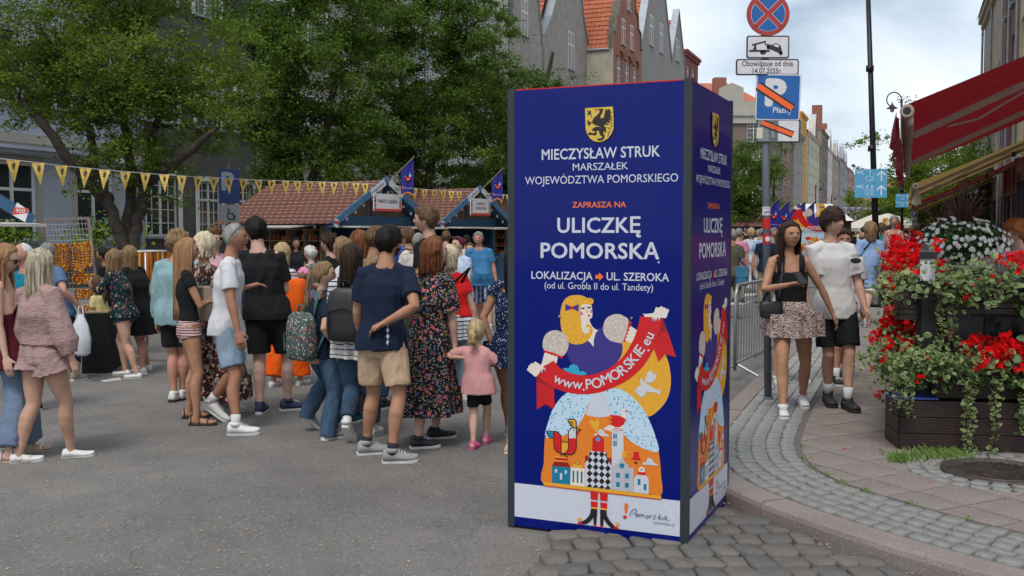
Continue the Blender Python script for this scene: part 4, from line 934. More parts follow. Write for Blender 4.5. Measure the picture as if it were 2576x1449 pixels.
for pl in ([(350,990),(520,1000),(575,1060),(585,1130),(585,1345),(520,1330),(478,1270),(465,1200),(465,1005)],[(350,990),(365,1025),(465,1035)],[(365,1030),(380,1065),(465,1072)],[(385,1070),(400,1095),(462,1100)],
     [(703,1110),(703,1000),(740,945),(800,940),(828,950),(828,1260),(800,1340),(750,1372),(650,1365),(590,1350)],[(703,1110),(703,1270),(660,1345),(600,1356)],[(595,1163),(700,1172)],[(585,1345),(585,1400)],[(600,1356),(690,1415)],
     [(690,805),(800,800),(828,840),(828,945)],[(690,805),(705,845),(770,850)],[(712,850),(725,878),(770,880)],[(728,885),(740,905),(770,910),(785,935)],[(828,945),(905,977),(830,990)]): line(pl,OUT,PBK,A2)
poly([(305,520),(2195,745),(2195,812),(305,590)],PRD,mapf=A3)
poly([(305,520),(2195,745),(2195,775),(305,552)],PYE,mapf=A3)
for k in range(46): x=325+k*41;poly(circ(x,555+(x-325)*.119,25,10),PYE,mapf=A3)
for x0,x1,sg in ((1055,1180,0),(1208,1335,1)):
 sh=sg*18
 poly([(x0,680+sh),(x1,696+sh),(x1-5,815+sh),(x0+5,800+sh)],PRD,mapf=A3);poly([(x0+5,832+sh),(x1-6,846+sh),(x1-12,940+sh),(x0+10,926+sh)],PRD,mapf=A3);poly([(x0+10,922+sh),(x1-12,936+sh),(x1-13,962+sh),(x0+10,950+sh)],PYE,mapf=A3)
poly([(1064,948),(1168,962),(1150,1215),(1108,1210),(1104,1090),(1060,1150),(1000,1195),(930,1205),(915,1160),(980,1125),(1040,1060),(1060,1000)],PBK,mapf=A3);poly([(1110,1208),(1152,1212),(1146,1245),(1108,1238)],PRD,mapf=A3);poly([(850,1170),(915,1158),(930,1204),(850,1196)],PRD,mapf=A3);poly(circ(882,1124,30),PYE,mapf=A3)
poly([(1212,966),(1312,978),(1322,1060),(1370,1150),(1450,1235),(1436,1272),(1380,1255),(1310,1180),(1268,1110),(1262,1230),(1214,1225)],PBK,mapf=A3);poly([(1214,1222),(1260,1226),(1256,1260),(1214,1252)],PRD,mapf=A3);poly([(1445,1228),(1520,1270),(1520,1290),(1436,1274)],PRD,mapf=A3);poly(circ(1490,1206,30),PYE,mapf=A3)
FIG1=len(art.f)
poly(cr_([(1606,890),(1625,866),(1662,875),(1660,930),(1635,1030),(1612,1010),(1604,950)],3),POL,mapf=A3);poly(cr_([(1580,1085),(1600,1062),(1640,1070),(1640,1100),(1600,1112)],3),PRD,mapf=A3)
SCR=[[(1692,1085),(1700,1030),(1740,970),(1785,962),(1800,990),(1770,1020),(1735,1035)],[(1800,1030),(1780,1050),(1790,1078),(1815,1070),(1815,1045),(1800,1030)],[(1825,1045),(1840,1078),(1850,1045),(1872,1040),(1880,1078),(1895,1050),(1915,1045),(1925,1085)],
    [(1965,1060),(1950,1090),(1965,1105),(1985,1095),(1985,1070),(1965,1060)],[(2000,1060),(2010,1095),(2040,1060),(2060,1062)],[(2110,1055),(2085,1075),(2095,1095),(2085,1120),(2060,1122)],[(2180,1035),(2140,1115)],[(2200,1080),(2160,1100),(2195,1130)],[(2225,1090),(2215,1120),(2235,1125)],[(2250,1110),(2280,1095),(2280,1075),(2262,1080),(2255,1115),(2280,1130),(2332,1137)]]
for s_ in SCR: line(cr_(s_,3,False),9,PNV,A3)
CB=lambda x,y: kp((2300+x/7.245)/1.59006,(400+y/7.245)/1.59006)
GOLD=pr('gold',214,180,72)
shield=[(302,262),(1106,218),(1125,500),(1128,850),(1060,1020),(950,1150),(820,1220),(700,1240),(570,1220),(450,1140),(360,1010),(318,860)]
poly([(x+(-8 if x<700 else 8),y+(-6 if y<700 else 8)) for x,y in shield],PBK,mapf=CB);poly(shield,GOLD,mapf=CB)
GRIF=[[(720,380),(690,420),(640,470),(560,530),(510,640),(520,700),(600,760),(720,790),(760,830),(700,920),(720,1010),(760,1070),(800,1080),(780,1130),(660,1140),(645,1180),(700,1210),(800,1200),(860,1140),(875,1050),(830,1000),(850,920),(880,960),(850,990),(900,990),(915,900),(905,810),(850,790),(880,740),(960,750),(1020,742),(900,680),(1060,690),(1070,670),(980,620),(1100,625),(1100,605),(1000,550),(1090,560),(1100,540),(1020,480),(1100,480),(1010,420),(1090,410),(1060,380),(1020,300),(960,280),(940,340),(935,260),(915,330),(865,270),(885,340),(860,430),(850,530),(760,560),(745,500),(790,420),(820,340),(850,320),(800,275),(750,268),(735,330)],
  [(520,560),(480,430),(470,330),(430,310),(440,370),(390,330),(350,345),(400,390),(340,415),(400,430),(360,490),(430,460),(460,440),(490,550)],[(520,670),(440,660),(390,610),(350,620),(390,650),(335,670),(400,690),(340,740),(400,735),(410,780),(450,770),(455,710),(520,705)],
  [(750,800),(600,800),(530,850),(490,890),(520,930),(570,920),(590,970),(520,985),(460,960),(400,965),(385,1010),(410,1050),(500,1040),(610,1060),(645,1010),(630,930),(740,900)]]
for g in GRIF: poly(g,PBK,mapf=CB)
poly([(640,280),(600,265),(580,300),(600,340),(680,340),(715,370),(725,350),(690,320),(630,320),(615,300),(635,295)],PRD,mapf=CB);poly([(665,300),(690,270),(740,280),(720,330),(690,300)],PBK,mapf=CB)
line(cr_([(900,790),(980,830),(1040,900),(1010,960),(960,930),(1000,850),(1060,830),(1080,760)],4,False),12,PBK,CB);line([(1000,960),(960,1090)],18,PBK,CB);line([(1080,690),(1070,790)],20,PBK,CB)
poly([kp(1499,693),kp(1508,693),kp(1508,687),kp(1519,698),kp(1508,709),kp(1508,703),kp(1499,703)],POL,mapf=lambda a,b: (a,b))
illus=art.build('printed_picture',front);illus['kind']='stuff'
side_ill=illus.copy();C.objects.link(side_ill);side_ill.parent=side
def kline(txt,x0,x1,ycap0,ycap1,m,bold,par_shift=0):
 """a line of text whose letters run from x0 to x1 and whose capitals stand between ycap0 and ycap1 (as seen at its middle)"""
 xm=(x0+x1)/2;u0,_=kp(x0,(ycap0+ycap1)/2);u1,_=kp(x1,(ycap0+ycap1)/2);_,zt=kp(xm,ycap0);_,zb=kp(xm,ycap1)
 size=(zt-zb)/.73
 for par in (front,side):
  me_o=text(txt,size,m,par,((u0+u1)/2,-.0208,(zt+zb)/2),bold=bold*.75,width=u1-u0)
  co=np.empty(len(me_o.data.vertices)*3);me_o.data.vertices.foreach_get('co',co);
for a_ in ((('MIECZYSŁAW STRUK',1363,1660,374,402),PW,.018),(('MARSZAŁEK',1441,1580,412,431),PW,.002),(('WOJEWÓDZTWA POMORSKIEGO',1321,1706,443,464),PW,.002),(('ZAPRASZA NA',1440,1575,510,525),POL,.018),
     (('ULICZKĘ',1402,1613,551,590),PW,.024),(('POMORSKĄ',1360,1660,615,655),PW,.024),(('LOKALIZACJA',1337,1491,686,706),PW,.014),(('UL. SZEROKA',1526,1683,689,710),PW,.014),(('(od ul. Grobla II do ul. Tandety)',1370,1643,714,732),PW,0.0),(('pomorskie.eu',1646,1697,1315,1324),PNV,0)):
 kline(*a_[0],a_[1],a_[2])
for u,w_,ch,an in LET:
 for par in (front,side): text(ch,.080 if ch.isupper() else .078,PW,par,(u,-.0228,w_),rot=(R(90),-R(an),0),bold=.012)
b=MB()
for x,y in ((564,432),(1722,460)): u,w_=A1(x,y);b=MB();b.tube([(u,-.034,w_),(u,-.02,w_)],.006,ZINC,8);b.build('screw',front)
# ================================================================ MARKET STALLS
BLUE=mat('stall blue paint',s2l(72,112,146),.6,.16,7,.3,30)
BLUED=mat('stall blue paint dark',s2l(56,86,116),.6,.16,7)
PLANK=mat('stall plank',s2l(118,100,88),.85,.25,6);PALEW=mat('pale shelf wood',s2l(150,126,96),.7,.15,4)
FLAPM=mat('white flap board',s2l(196,190,180),.6,.1,4)
SHING=mat('bitumen shingle',(.22,.08,.06),.9,var=0);t_,p_=nodes(SHING)
tcn=t_.nodes.new('ShaderNodeTexCoord');sx=t_.nodes.new('ShaderNodeSeparateXYZ');t_.links.new(tcn.outputs['Object'],sx.inputs[0])
u_=math_(t_,'MULTIPLY',sx.outputs[1],5.0);v_=math_(t_,'MULTIPLY',sx.outputs[2],12.0);row=math_(t_,'FLOOR',v_)
uu=math_(t_,'ADD',u_,math_(t_,'MULTIPLY',math_(t_,'MODULO',row,2.0),.5));fu=math_(t_,'SUBTRACT',math_(t_,'FRACT',uu),.5);fv=math_(t_,'FRACT',v_)
arc_=math_(t_,'ADD',fv,math_(t_,'MULTIPLY',math_(t_,'MULTIPLY',fu,fu),-3.0))
cres=math_(t_,'MULTIPLY',math_(t_,'GREATER_THAN',arc_,.30),math_(t_,'LESS_THAN',arc_,.52));cres=math_(t_,'MULTIPLY',cres,math_(t_,'LESS_THAN',math_(t_,'ABSOLUTE',fu),.26))
edge_=math_(t_,'LESS_THAN',fv,.12);nz=tex(t_,'Noise',25,Detail=3.0)
bc=ramp(t_,nz.outputs[0],[(.3,s2l(88,52,44)),(.7,s2l(120,76,64))]);bc=vmix(t_,math_(t_,'MULTIPLY',cres,.5),bc,s2l(196,160,138));bc=vmix(t_,math_(t_,'MULTIPLY',edge_,.55),bc,(.035,.02,.02));t_.links.new(bc,p_.inputs['Base Color'])
SIGNW=flat('stall sign white',s2l(222,220,222),.4);INK=flat('black ink',(.02,.02,.022),.5);SRED=flat('sign red',s2l(206,72,62),.4);SORG=flat('sign orange',s2l(240,130,50),.45)
BULB=mat('bulb glass',s2l(210,205,195),.15,.05);GOODS=[mat('goods %d'%i,s2l(*c),.5,.2,12) for i,c in enumerate(((150,60,30),(190,120,40),(90,40,40),(200,160,90),(70,70,100),(160,90,60)))]
FLAGB=mat('flag blue',s2l(34,34,128),.75,.1,5);FLAGO=mat('flag orange',s2l(232,128,40),.75,.1)
AX=Vector((.53,.85,0)).normalized();STR=math.atan2(AX.y,AX.x);SW,SDp,EZ,RZ=3.0,3.1,2.02,2.84
def rooster(par,x,z,s,y,name='rooster_emblem'):
 b=MB();n=[0]
 def q(pts,m): n[0] += 1;b.add([(x+(a-50)*s/100,y-n[0]*.0006,z-(c-60)*s/100) for a,c in pts],[tuple(range(len(pts)))],m)
 q([(12,38),(30,40),(40,55),(42,90),(30,84),(20,68),(12,50)],PRD);q([(42,66),(62,66),(60,84),(42,92)],PYE);q([(62,50),(86,50),(86,72),(78,88),(60,94),(44,94),(58,84)],PRD)
 q([(62,50),(62,34),(70,26),(80,26),(86,30),(86,50),(80,46),(74,52),(68,46)],PWH);q([(86,28),(98,32),(86,36)],PYE);q([(86,37),(94,38),(90,46)],PRD)
 q([(60,6),(78,6),(86,12),(86,27),(76,27),(74,20),(66,18)],PCY);q([(0,37),(16,38),(18,44),(4,42)],PCY);q([(2,45),(18,46),(18,50),(6,50)],PCY);q([(5,53),(18,53),(18,57),(10,57)],PCY)
 q([(20,107),(80,107),(80,110),(20,110)],PBK)
 return b.build(name,par)
def scribble(par,x,z,s,y,m):
 b=MB()
 for st in SCR:
  P=[((a-2010)*s/640+x,z-(c-1060-(a-1690)*.1)*s/640) for a,c in cr_(st,3,False)]
  for (x0,z0),(x1,z1) in zip(P[:-1],P[1:]):
   d=math.hypot(x1-x0,z1-z0) or 1;nx,nz_=-(z1-z0)/d*s*.011,(x1-x0)/d*s*.011
   b.add([(x0+nx,y,z0+nz_),(x0-nx,y,z0-nz_),(x1-nx,y,z1-nz_),(x1+nx,y,z1+nz_)],[(0,1,2,3)],m)
 return b.build('lettering',par)
def flag(parent_label,foot,rot,s=1.0):
 F_=thing('flag',parent_label,'flag',foot,rot,'blue flags on the stall gables');b=MB();b.tube([(0,0,0),(.62*s,-.1,.62*s)],.012,PALEW,6);b.build('flag_pole',F_)
 x0,x1=.30*s,.60*s;n=7;vs=[];k=6
 for i in range(n):
  x=x0+(x1-x0)*i/(n-1);zt=x+.01;zb=-.30*s-(.07*s*(1-abs(2*i/(n-1)-1))*-1)
  for j in range(k): z=zt+(zb-zt)*j/(k-1);vs.append((x,-.06+.014*math.sin(i*1.7+j*.5),z))
 b=MB();b.add(vs,[(i*k+j,(i+1)*k+j,(i+1)*k+j+1,i*k+j+1) for i in range(n-1) for j in range(k-1)],FLAGB);c=b.build('cloth',F_,True)
 b=MB();b.add([(vs[i*k+k-1][0],vs[i*k+k-1][1]-.002,vs[i*k+k-1][2]+dz) for i in range(n) for dz in (0,.03*s)],[(2*i,2*i+2,2*i+3,2*i+1) for i in range(n-1)],FLAGO);b.build('hem',c)
 rooster(c,.46*s,.12*s,.20*s,-.085);scribble(c,.475*s,-.13*s,.21*s,-.085,PWH)
 b=MB();b.add([(.325*s,-.085,-.07*s),(.345*s,-.085,-.17*s),(.352*s,-.085,-.17*s),(.355*s,-.085,-.07*s)],[(0,1,2,3)],POL);b.build('exclamation_mark',c)
 return F_
def stall(label,apex,lines,signc,full=True,flaglabel=None,sign3=None):
 o=Vector((apex[0],apex[1],0))-AX*SW/2;S_=thing('market_stall',label,'market stall',(o.x,o.y,.02),STR,'blue wooden market stalls')
 b=MB();b.box((0,0,0),(SW,SDp,.1),PLANK);b.build('floor',S_)
 for x in (.05,SW-.05):
  for y in (.05,SDp-.05): b=MB();b.box((x-.05,y-.05,.1),(x+.05,y+.05,EZ),BLUE);b.build('post',S_)
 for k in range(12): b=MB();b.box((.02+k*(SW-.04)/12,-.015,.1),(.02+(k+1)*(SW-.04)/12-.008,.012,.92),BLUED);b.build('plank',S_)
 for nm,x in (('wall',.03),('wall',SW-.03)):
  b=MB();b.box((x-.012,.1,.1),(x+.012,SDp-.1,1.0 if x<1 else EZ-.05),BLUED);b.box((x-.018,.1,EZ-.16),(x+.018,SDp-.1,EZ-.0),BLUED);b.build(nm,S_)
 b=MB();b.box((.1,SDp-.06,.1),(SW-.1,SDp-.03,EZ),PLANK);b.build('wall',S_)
 b=MB();b.box((.0,-.12,.92),(SW,.3,.96),PALEW);b.build('counter',S_)
 b=MB();b.box((0,-.02,EZ-.2),(SW,.02,EZ+.02),BLUE);b.box((SW/2-.05,-.03,EZ+.02),(SW/2+.05,.01,RZ-.12),BLUED);b.build('beam',S_)
 for k in range(18):
  x0,x1=.1+k*(SW-.2)/18,.1+(k+1)*(SW-.2)/18-.008;h=lambda x: EZ+(RZ-EZ)*(1-abs(x-SW/2)/(SW/2))-.06
  if h(x0)-EZ<.04 and h(x1)-EZ<.04: continue
  b=MB();b.prism([(x0,EZ),(x1,EZ),(x1,max(h(x1),EZ+.01)),(x0,max(h(x0),EZ+.01))],-.008,.012,PLANK);b.build('gable_board',S_)
 ov=.35
 rs=(RZ-EZ)/(SW/2)
 for sgn,nm in ((0,'roof'),(1,'roof')):
  b=MB();nrow=9
  for r in range(nrow):
   xa=-ov+(SW/2+ov)*r/nrow;xb=-ov+(SW/2+ov)*(r+1)/nrow;za,zb=EZ+rs*xa,EZ+rs*xb
   P=[(xa,-.45,za+.055),(xa,SDp+.2,za+.055),(xb,SDp+.2,zb+.045),(xb,-.45,zb+.045),(xa,-.45,za+.03),(xa,SDp+.2,za+.03)]
   if sgn: P=[(SW-x,y,z) for x,y,z in P]
   b.add(P,[(0,3,2,1),(0,1,5,4)] if not sgn else [(0,1,2,3),(0,4,5,1)],SHING)
  P=[(-ov,-.45,EZ-rs*ov+.02),(-ov,SDp+.2,EZ-rs*ov+.02),(SW/2,SDp+.2,RZ+.01),(SW/2,-.45,RZ+.01)]
  if sgn: P=[(SW-x,y,z) for x,y,z in P]
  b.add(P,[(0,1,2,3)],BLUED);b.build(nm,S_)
 for sgn in (0,1):
  a_,c_=Vector((-ov-.05,-.47,EZ-rs*ov+.0)),Vector((SW/2,-.47,RZ+.04))
  if sgn: a_.x=SW-a_.x;c_.x=SW-c_.x
  b=MB();b.beam(a_,c_,.035,.15,BLUE);b.build('barge_board',S_)
  if full:
   d=(c_-a_).normalized();p=a_+d*((c_-a_).length-.42);an=math.atan2(d.z,d.x)
   b=MB();b.beam(a_+d*((c_-a_).length-.68)+Vector((0,-.022,0)),a_+d*((c_-a_).length-.10)+Vector((0,-.022,0)),.008,.15,SIGNW);ob=b.build('name_board',S_)
   if not sgn: text('ULICZKA POMORSKA',.07,INK,ob,(p.x,-.50,p.z),rot=(R(90),-an,0),width=.5)
   else: scribble(ob,p.x+.03,p.z,.3,-.50,INK)
   if sgn or 1:
    q=a_+d*.12;b=MB();b.add([(q.x-.07,-.492,q.z-.09),(q.x+.06,-.492,q.z-.12),(q.x+.09,-.492,q.z+.06),(q.x-.04,-.492,q.z+.09)],[(0,1,2,3)],SIGNW);b.add([(q.x-.055,-.494,q.z-.03),(q.x+.07,-.494,q.z-.05),(q.x+.08,-.494,q.z+.02),(q.x-.045,-.494,q.z+.04)],[(0,1,2,3)],SRED);b.build('number_plate',S_)
 for k in range(12):
  x=-.1+k*(SW+.2)/11;z=EZ+(RZ-EZ)*(1-abs(x-SW/2)/(SW/2))-.17
  b=MB();b.tube([(x,-.38,z+.05),(x,-.38,z+.11)],.014,INK,6);b.ball((x,-.38,z+.01),(.03,.03,.042),BULB,8,5);b.build('light_bulb',S_)
 for k in range(6): y=.2+k*.55;b=MB();b.tube([(-.22,y,EZ-.18),(-.22,y,EZ-.12)],.014,INK,6);b.ball((-.22,y,EZ-.22),(.03,.03,.042),BULB,8,5);b.build('light_bulb',S_)
 for x0,x1,dz in ((-.05,SW/2-.03,.02),(SW/2+.03,SW+.25,.0)):
  b=MB();P=[(x0,-.03,EZ-.2),(x1,-.03,EZ-.2),(x1+.03,-.95,EZ-.24+dz),(x0+.03,-.95,EZ-.24+dz)];P2=[(x,y,z-.035) for x,y,z in P]
  b.add(P+P2,[(0,3,2,1),(4,5,6,7),(0,1,5,4),(1,2,6,5),(2,3,7,6),(3,0,4,7)],FLAPM);b.build('flap',S_)
 b=MB();P=[(.0,.4,EZ-.17),(.0,2.0,EZ-.17),(-.75,2.0,EZ-.23),(-.75,.4,EZ-.23)];P2=[(x,y,z-.03) for x,y,z in P];b.add(P+P2,[(0,1,2,3),(7,6,5,4),(0,4,5,1),(1,5,6,2),(2,6,7,3),(3,7,4,0)],FLAPM);b.build('flap',S_)
 sh=MB()
 for z in (1.0,1.22,1.46,1.72): sh.box((.12,.35,z),(.45,2.4,z+.02),PALEW)
 for y in (.35,.85,1.4,1.95,2.38): sh.box((.12,y,1.0),(.45,y+.02,1.82),PALEW)
 so=sh.build('shelf',S_)
 for z in (1.02,1.24,1.48):
  for k in range(24):
   y=.4+k*.082
   b=MB() if k%6==0 else b
   h=random.uniform(.09,.16);b.tube([(.2+jit(.03),y,z),(.2,y,z+h)],[.03,.02],random.choice(GOODS),7)
   if k%6==5: b.build('bottles',so,kind='stuff')
 for k in range(26):
  b=MB() if k%13==0 else b
  x=.35+(k%13)*.18;z=1.0+(k // 13)*.12;b.box((x,-.02,z),(x+.12,.05,z+random.uniform(.1,.2)),random.choice(GOODS))
  if k%13==12: b.build('goods',S_,kind='stuff')
 if lines:
  w,h=signc;sg=thing('shop_sign',sign3,'sign',(o+AX*(SW/2-.02)-Vector((-AX.y,AX.x,0))*.5).to_tuple()[:2]+(EZ+.36,),STR,None)
  b=MB();b.box((-w/2,-.012,-h/2),(w/2,.012,h/2),SIGNW);b.box((-w/2,-.015,-h/2),(w/2,-.0125,-h/2+h*.14),SRED);b.build('board',sg)
  b=MB()
  for k,cc in enumerate((PCY,PRD,POR,PNV,PRD,PCY)): b.box((-w/2+.02,-.015,-h/2+h*(.15+k*.13)),(-w/2+.07+.02*(k%2),-.0125,-h/2+h*(.26+k*.13)),cc)
  b.box((w/2-.08,-.015,-h*.35),(w/2-.03,-.0125,h*.1),PRD);b.box((w/2-.075,-.015,h*.1),(w/2-.03,-.0125,h*.34),PCY);b.build('printed_border',sg,kind='stuff')
  for i,l in enumerate(lines): text(l,h*(.30 if len(lines)==1 else .22),INK,sg,(-.0,-.016,h*.05+(0 if len(lines)==1 else (.13-.26*i)*h)),bold=.008,width=w*(.70 if len(lines)==1 else (.40,.55)[i]))
  for x in (-w*.4,w*.4): b=MB();b.tube([(x,0,h/2),(x*.9,0,h/2+.12)],.006,INK,4);b.build('hanger',sg)
 if flaglabel:
  p=o+AX*SW/2-Vector((-AX.y,AX.x,0))*.5;flag(flaglabel,(p.x,p.y,RZ+.0),R(10))
 return S_
AP1=(W(935,583,24).x,24.0);STEP=Vector((2.05,4.2))
stall('blue wooden souvenir stall with red shingle roof and shelves of bottles on its side',AP1,['PAMIĄTKI Z GDAŃSKA'],(1.02,.40),True,'blue rooster flag over the souvenir stall gable, the nearer of two','white board lettered PAMIĄTKI Z GDAŃSKA on the souvenir stall gable')
AP2=(W(1172,583,28.3).x,28.3)
stall('blue wooden cosmetics stall with red shingle roof behind the tall boy',AP2,['KOSMETYKI','Z BURSZTYNEM'],(.98,.46),True,'blue rooster flag over the cosmetics stall gable','white board lettered KOSMETYKI Z BURSZTYNEM on the cosmetics stall gable')
stall('third blue wooden stall showing only its red roof beside the hoarding',(AP2[0]+2.1,AP2[1]+4.3),None,None,False)
s0_=stall('blue wooden stall cut off by the left edge of the photograph',(-6.75-.53*1.85,13.6-.85*1.85),None,None,False)
p=W(52,533,13.0);pl=thing('number_plate','white and red plate lettered 950 on the blue beam at the left','plate',(p.x,p.y,p.z),R(10));b=MB();b.add([(-.10,0,-.04),(.05,0,-.13),(.10,0,.02),(-.04,0,.12)],[(0,1,2,3)],SIGNW);b.add([(-.105,-.002,-.04),(.085,-.002,-.015),(.10,-.002,.045),(-.07,-.002,.06)],[(0,1,2,3)],SRED);b.build('plate',pl);text('950',.075,SIGNW,pl,(0,-.004,.012),bold=.01)
for i,(px,Ys) in enumerate(((1815,60),(1955,66))):
 p=W(px,583,Ys);o=Vector((p.x,p.y,.02));
 B=thing('market_stall',('long far market stall with red roof between the hoarding and the sign pole','far market stall with red roof just right of the sign pole')[i],'market stall',tuple(o),R(8));Lx=3.1
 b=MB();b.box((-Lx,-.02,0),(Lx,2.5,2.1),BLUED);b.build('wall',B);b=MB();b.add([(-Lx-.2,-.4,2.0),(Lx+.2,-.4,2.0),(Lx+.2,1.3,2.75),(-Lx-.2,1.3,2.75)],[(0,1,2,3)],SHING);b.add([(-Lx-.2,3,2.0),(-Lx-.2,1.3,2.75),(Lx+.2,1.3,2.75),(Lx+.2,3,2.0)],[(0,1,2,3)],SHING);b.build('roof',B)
 b=MB();b.box((-.5,-.9,1.6),(1.5,-.05,1.66),FLAPM);b.build('flap',B)
# ================================================================ BUNTING
BY=mat('pennant yellow',s2l(216,184,92),.8,.08,4);BK2=flat('pennant black',(.025,.025,.05),.8);STRG=flat('bunting string',s2l(190,188,196),.8)
GP=[[(x/1449*2-1,1-y/1449*2) for x,y in g] for g in GRIF]
def pennant_mesh(h,flip):
 b=MB();w=h*.27;n=5;vs=[(-w,0,0),(0,.004,0),(w,0,0),(-w*.5,-.012,-h*.5),(w*.5,-.012,-h*.5),(0,.01,-h)]
 b.add(vs,[(0,3,1),(1,4,2),(1,3,4),(3,5,4)],BY)
 for k,g in enumerate(GP):
  P=[(x*w*.62,-.02-.0004*k,-h*.26+z*w*.95) for x,z in g]
  import mathutils
  for t3 in mathutils.geometry.tessellate_polygon([[Vector((p[0],p[2],0)) for p in P]]): b.add([P[i] for i in t3],[(0,1,2)],BK2)
 return b.mesh('pennant')
PENM=pennant_mesh(.30,0)
def bunting(label,pts,xs,group='yellow pennant strings'):
 P=[W(*p) for p in pts];D=[0];Bn=thing('bunting',label,'bunting',tuple(P[0]),0,group)
 b=MB();b.tube([p-P[0] for p in smooth3(P,2)],.007,STRG,5);b.build('string',Bn)
 sm=smooth3(P,2)
 for x in xs:
  for a_,c_ in zip(sm[:-1],sm[1:]):
   pa,pc=1288+a_.x/a_.y*F,1288+c_.x/c_.y*F
   if min(pa,pc) <= x <= max(pa,pc):
    p=a_.lerp(c_,(x-pa)/(pc-pa))-P[0];d=c_-a_;inst('pennant',PENM,Bn,tuple(p),(jit(.2),jit(.1),math.atan2(d.y,d.x)*.35+jit(.25)));break
bunting('string of yellow griffin pennants from the left edge to the first stall gable',[(-60,394,12.8),(40,403,13.2),(160,418,14.2),(330,434,16),(540,448,18.5),(700,455,20.5),(900,460,23),(935,463,23.4)],[-30,40,102,160,220,268,320,370,417,460,502,540,577,615,652,686,720,750,782,812,842,870,897,920])
bunting('string of yellow griffin pennants between the two stall gables',[(938,463,23.4),(1010,470,24.5),(1090,479,26),(1172,482,27.7)],[958,988,1016,1043,1069,1093,1115,1136,1155])
bunting('string of yellow griffin pennants between the second gable and the hoarding',[(1172,482,27.7),(1240,488,29),(1300,491,30.5),(1340,490,31.5)],[1190,1206,1226,1246,1263,1280])
# ================================================================ SIGN POST, LAMPS, TOILET SIGNS, BARRIER
POLEM=mat('galvanised pole',s2l(112,120,128),.5,.12,7,metal=.3);SBACK=mat('sign back',s2l(120,124,126),.5,.1,5,metal=.3)
RSB=mat('road sign blue',s2l(20,92,160),.35,.08,9);RSR=mat('road sign red',s2l(168,50,48),.4,.12,9);RSW=mat('road sign white',s2l(212,210,212),.4,.07,12);ORT=flat('orange tape',s2l(246,100,40),.4);BLK=flat('sign black',(.02,.02,.022),.4);RSG=mat('road sign grey',s2l(128,132,136),.5,.1,10)
PY=G(1932,1003,KERB).y;foot=G(1932,1003,KERB);topp=W(1922,-60,PY)
SPT=thing('sign_post','galvanised sign post on the pavement carrying parking and no stopping signs','sign post',tuple(foot))
def LP(px,py,y=0): p=W(px,py,PY+y)-foot;return p
b=MB();b.tube([(0,0,0),tuple(LP(1926,360)),tuple(LP(1923,5))],.036,POLEM,14);b.build('pole',SPT,True)
def polep(z):
 A_,B_,C_=Vector((0,0,0)),LP(1926,360),LP(1923,5);P,Q=(A_,B_) if z<B_.z else (B_,C_);return tuple(P.lerp(Q,(z-P.z)/(Q.z-P.z)))
for y0,y1,c in ((548,575,RSR),(588,614,RSR)):
 a_=polep(LP(1928,y0).z);c_=polep(LP(1929,y1).z);b=MB();b.tube([a_,c_],.0375,flat('red band',s2l(196,30,32),.4),14,cap=False);b.build('red_band',SPT,True)
s_=.0375
def plate(par,cx,cz,w,h,m,y=-.05,name='sign_plate',r=.02,rim=None,tilt=0,yaw=0):
 """rounded plate"""
 def rr(w,h,r):
  out=[]
  for qx,qz,a0 in ((w/2-r,h/2-r,0),(-w/2+r,h/2-r,90),(-w/2+r,-h/2+r,180),(w/2-r,-h/2+r,270)): out += [(qx+r*math.cos(R(a0+k*30)),qz+r*math.sin(R(a0+k*30))) for k in range(4)]
  return list(reversed(out))
 b=MB();b.prism(rr(w,h,r),-.004,.006,SBACK);b.prism(rr(w*.992,h*.988,r),-.006,-.0042,rim or m)
 if rim: b.prism(rr(w-.025,h-.025,r*.7),-.0075,-.0062,m)
 o=b.build(name,par,loc=(cx,y,cz),rot=(0,tilt,yaw));return o
def pxs(d): return d*PY/F
c=LP(1928,39);b=MB();rad=pxs(53)
n=40;ring=lambda r: [(r*math.cos(2*math.pi*-i/n),r*math.sin(2*math.pi*-i/n)) for i in range(n)]
b.prism(ring(rad),-.003,.006,SBACK);b.prism(ring(rad*.99),-.005,-.0032,RSR);b.prism(ring(rad*.80),-.0065,-.0052,RSW);b.prism(ring(rad*.78),-.008,-.0067,RSB)
rs_=b.build('sign_plate',SPT,loc=(c.x,-.06,c.z));b=MB()
for k,a_ in enumerate((45,-45)):
 for w_,m_,yy in ((.052,RSW,-.0086),(.044,RSR,-.0096)):
  d=Vector((math.cos(R(a_)),0,math.sin(R(a_))));nn=Vector((-d.z,0,d.x))*w_/2;e=d*rad*.80;y=Vector((0,yy-k*.0004,0));b.add([tuple(v+y) for v in (-e-nn,e-nn,e+nn,-e+nn)],[(0,1,2,3)],m_)
b.build('red_cross',rs_)
c=LP(1928,121);o=plate(SPT,c.x,c.z,pxs(106),pxs(56),RSW,rim=BLK);
b=MB();W0,H0=pxs(106),pxs(56)
def pic(pts,m=BLK,y=-.0092):
 P=[((x-267)/270*W0,y,-(yy-312)/140*H0) for x,yy in pts];b.add(P,[tuple(range(len(P)))],m)
pic([(148,330),(148,342),(278,342),(278,330)]);pic([(172,330),(182,300),(192,298),(195,330)]);pic([(165,296),(165,306),(250,284),(250,274)]);pic([(244,275),(252,275),(254,300),(248,300)])
pic([(216+20+20*math.cos(t/12*6.283),345+14*math.sin(t/12*6.283)) for t in range(12)]);pic([(255,292),(290,300),(315,288),(345,300),(358,345),(352,356),(270,322),(258,314)]);pic([(312,294),(300,305),(332,316),(338,302)],RSW,-.0096)
pic([(348+12*math.cos(t/10*6.283),352+10*math.sin(t/10*6.283)) for t in range(10)]);pic([(268+10*math.cos(t/10*6.283),318+9*math.sin(t/10*6.283)) for t in range(10)])
for f_ in range(len(b.f)): b.f[f_]=b.f[f_]
tw_=b.build('tow_symbol',o)
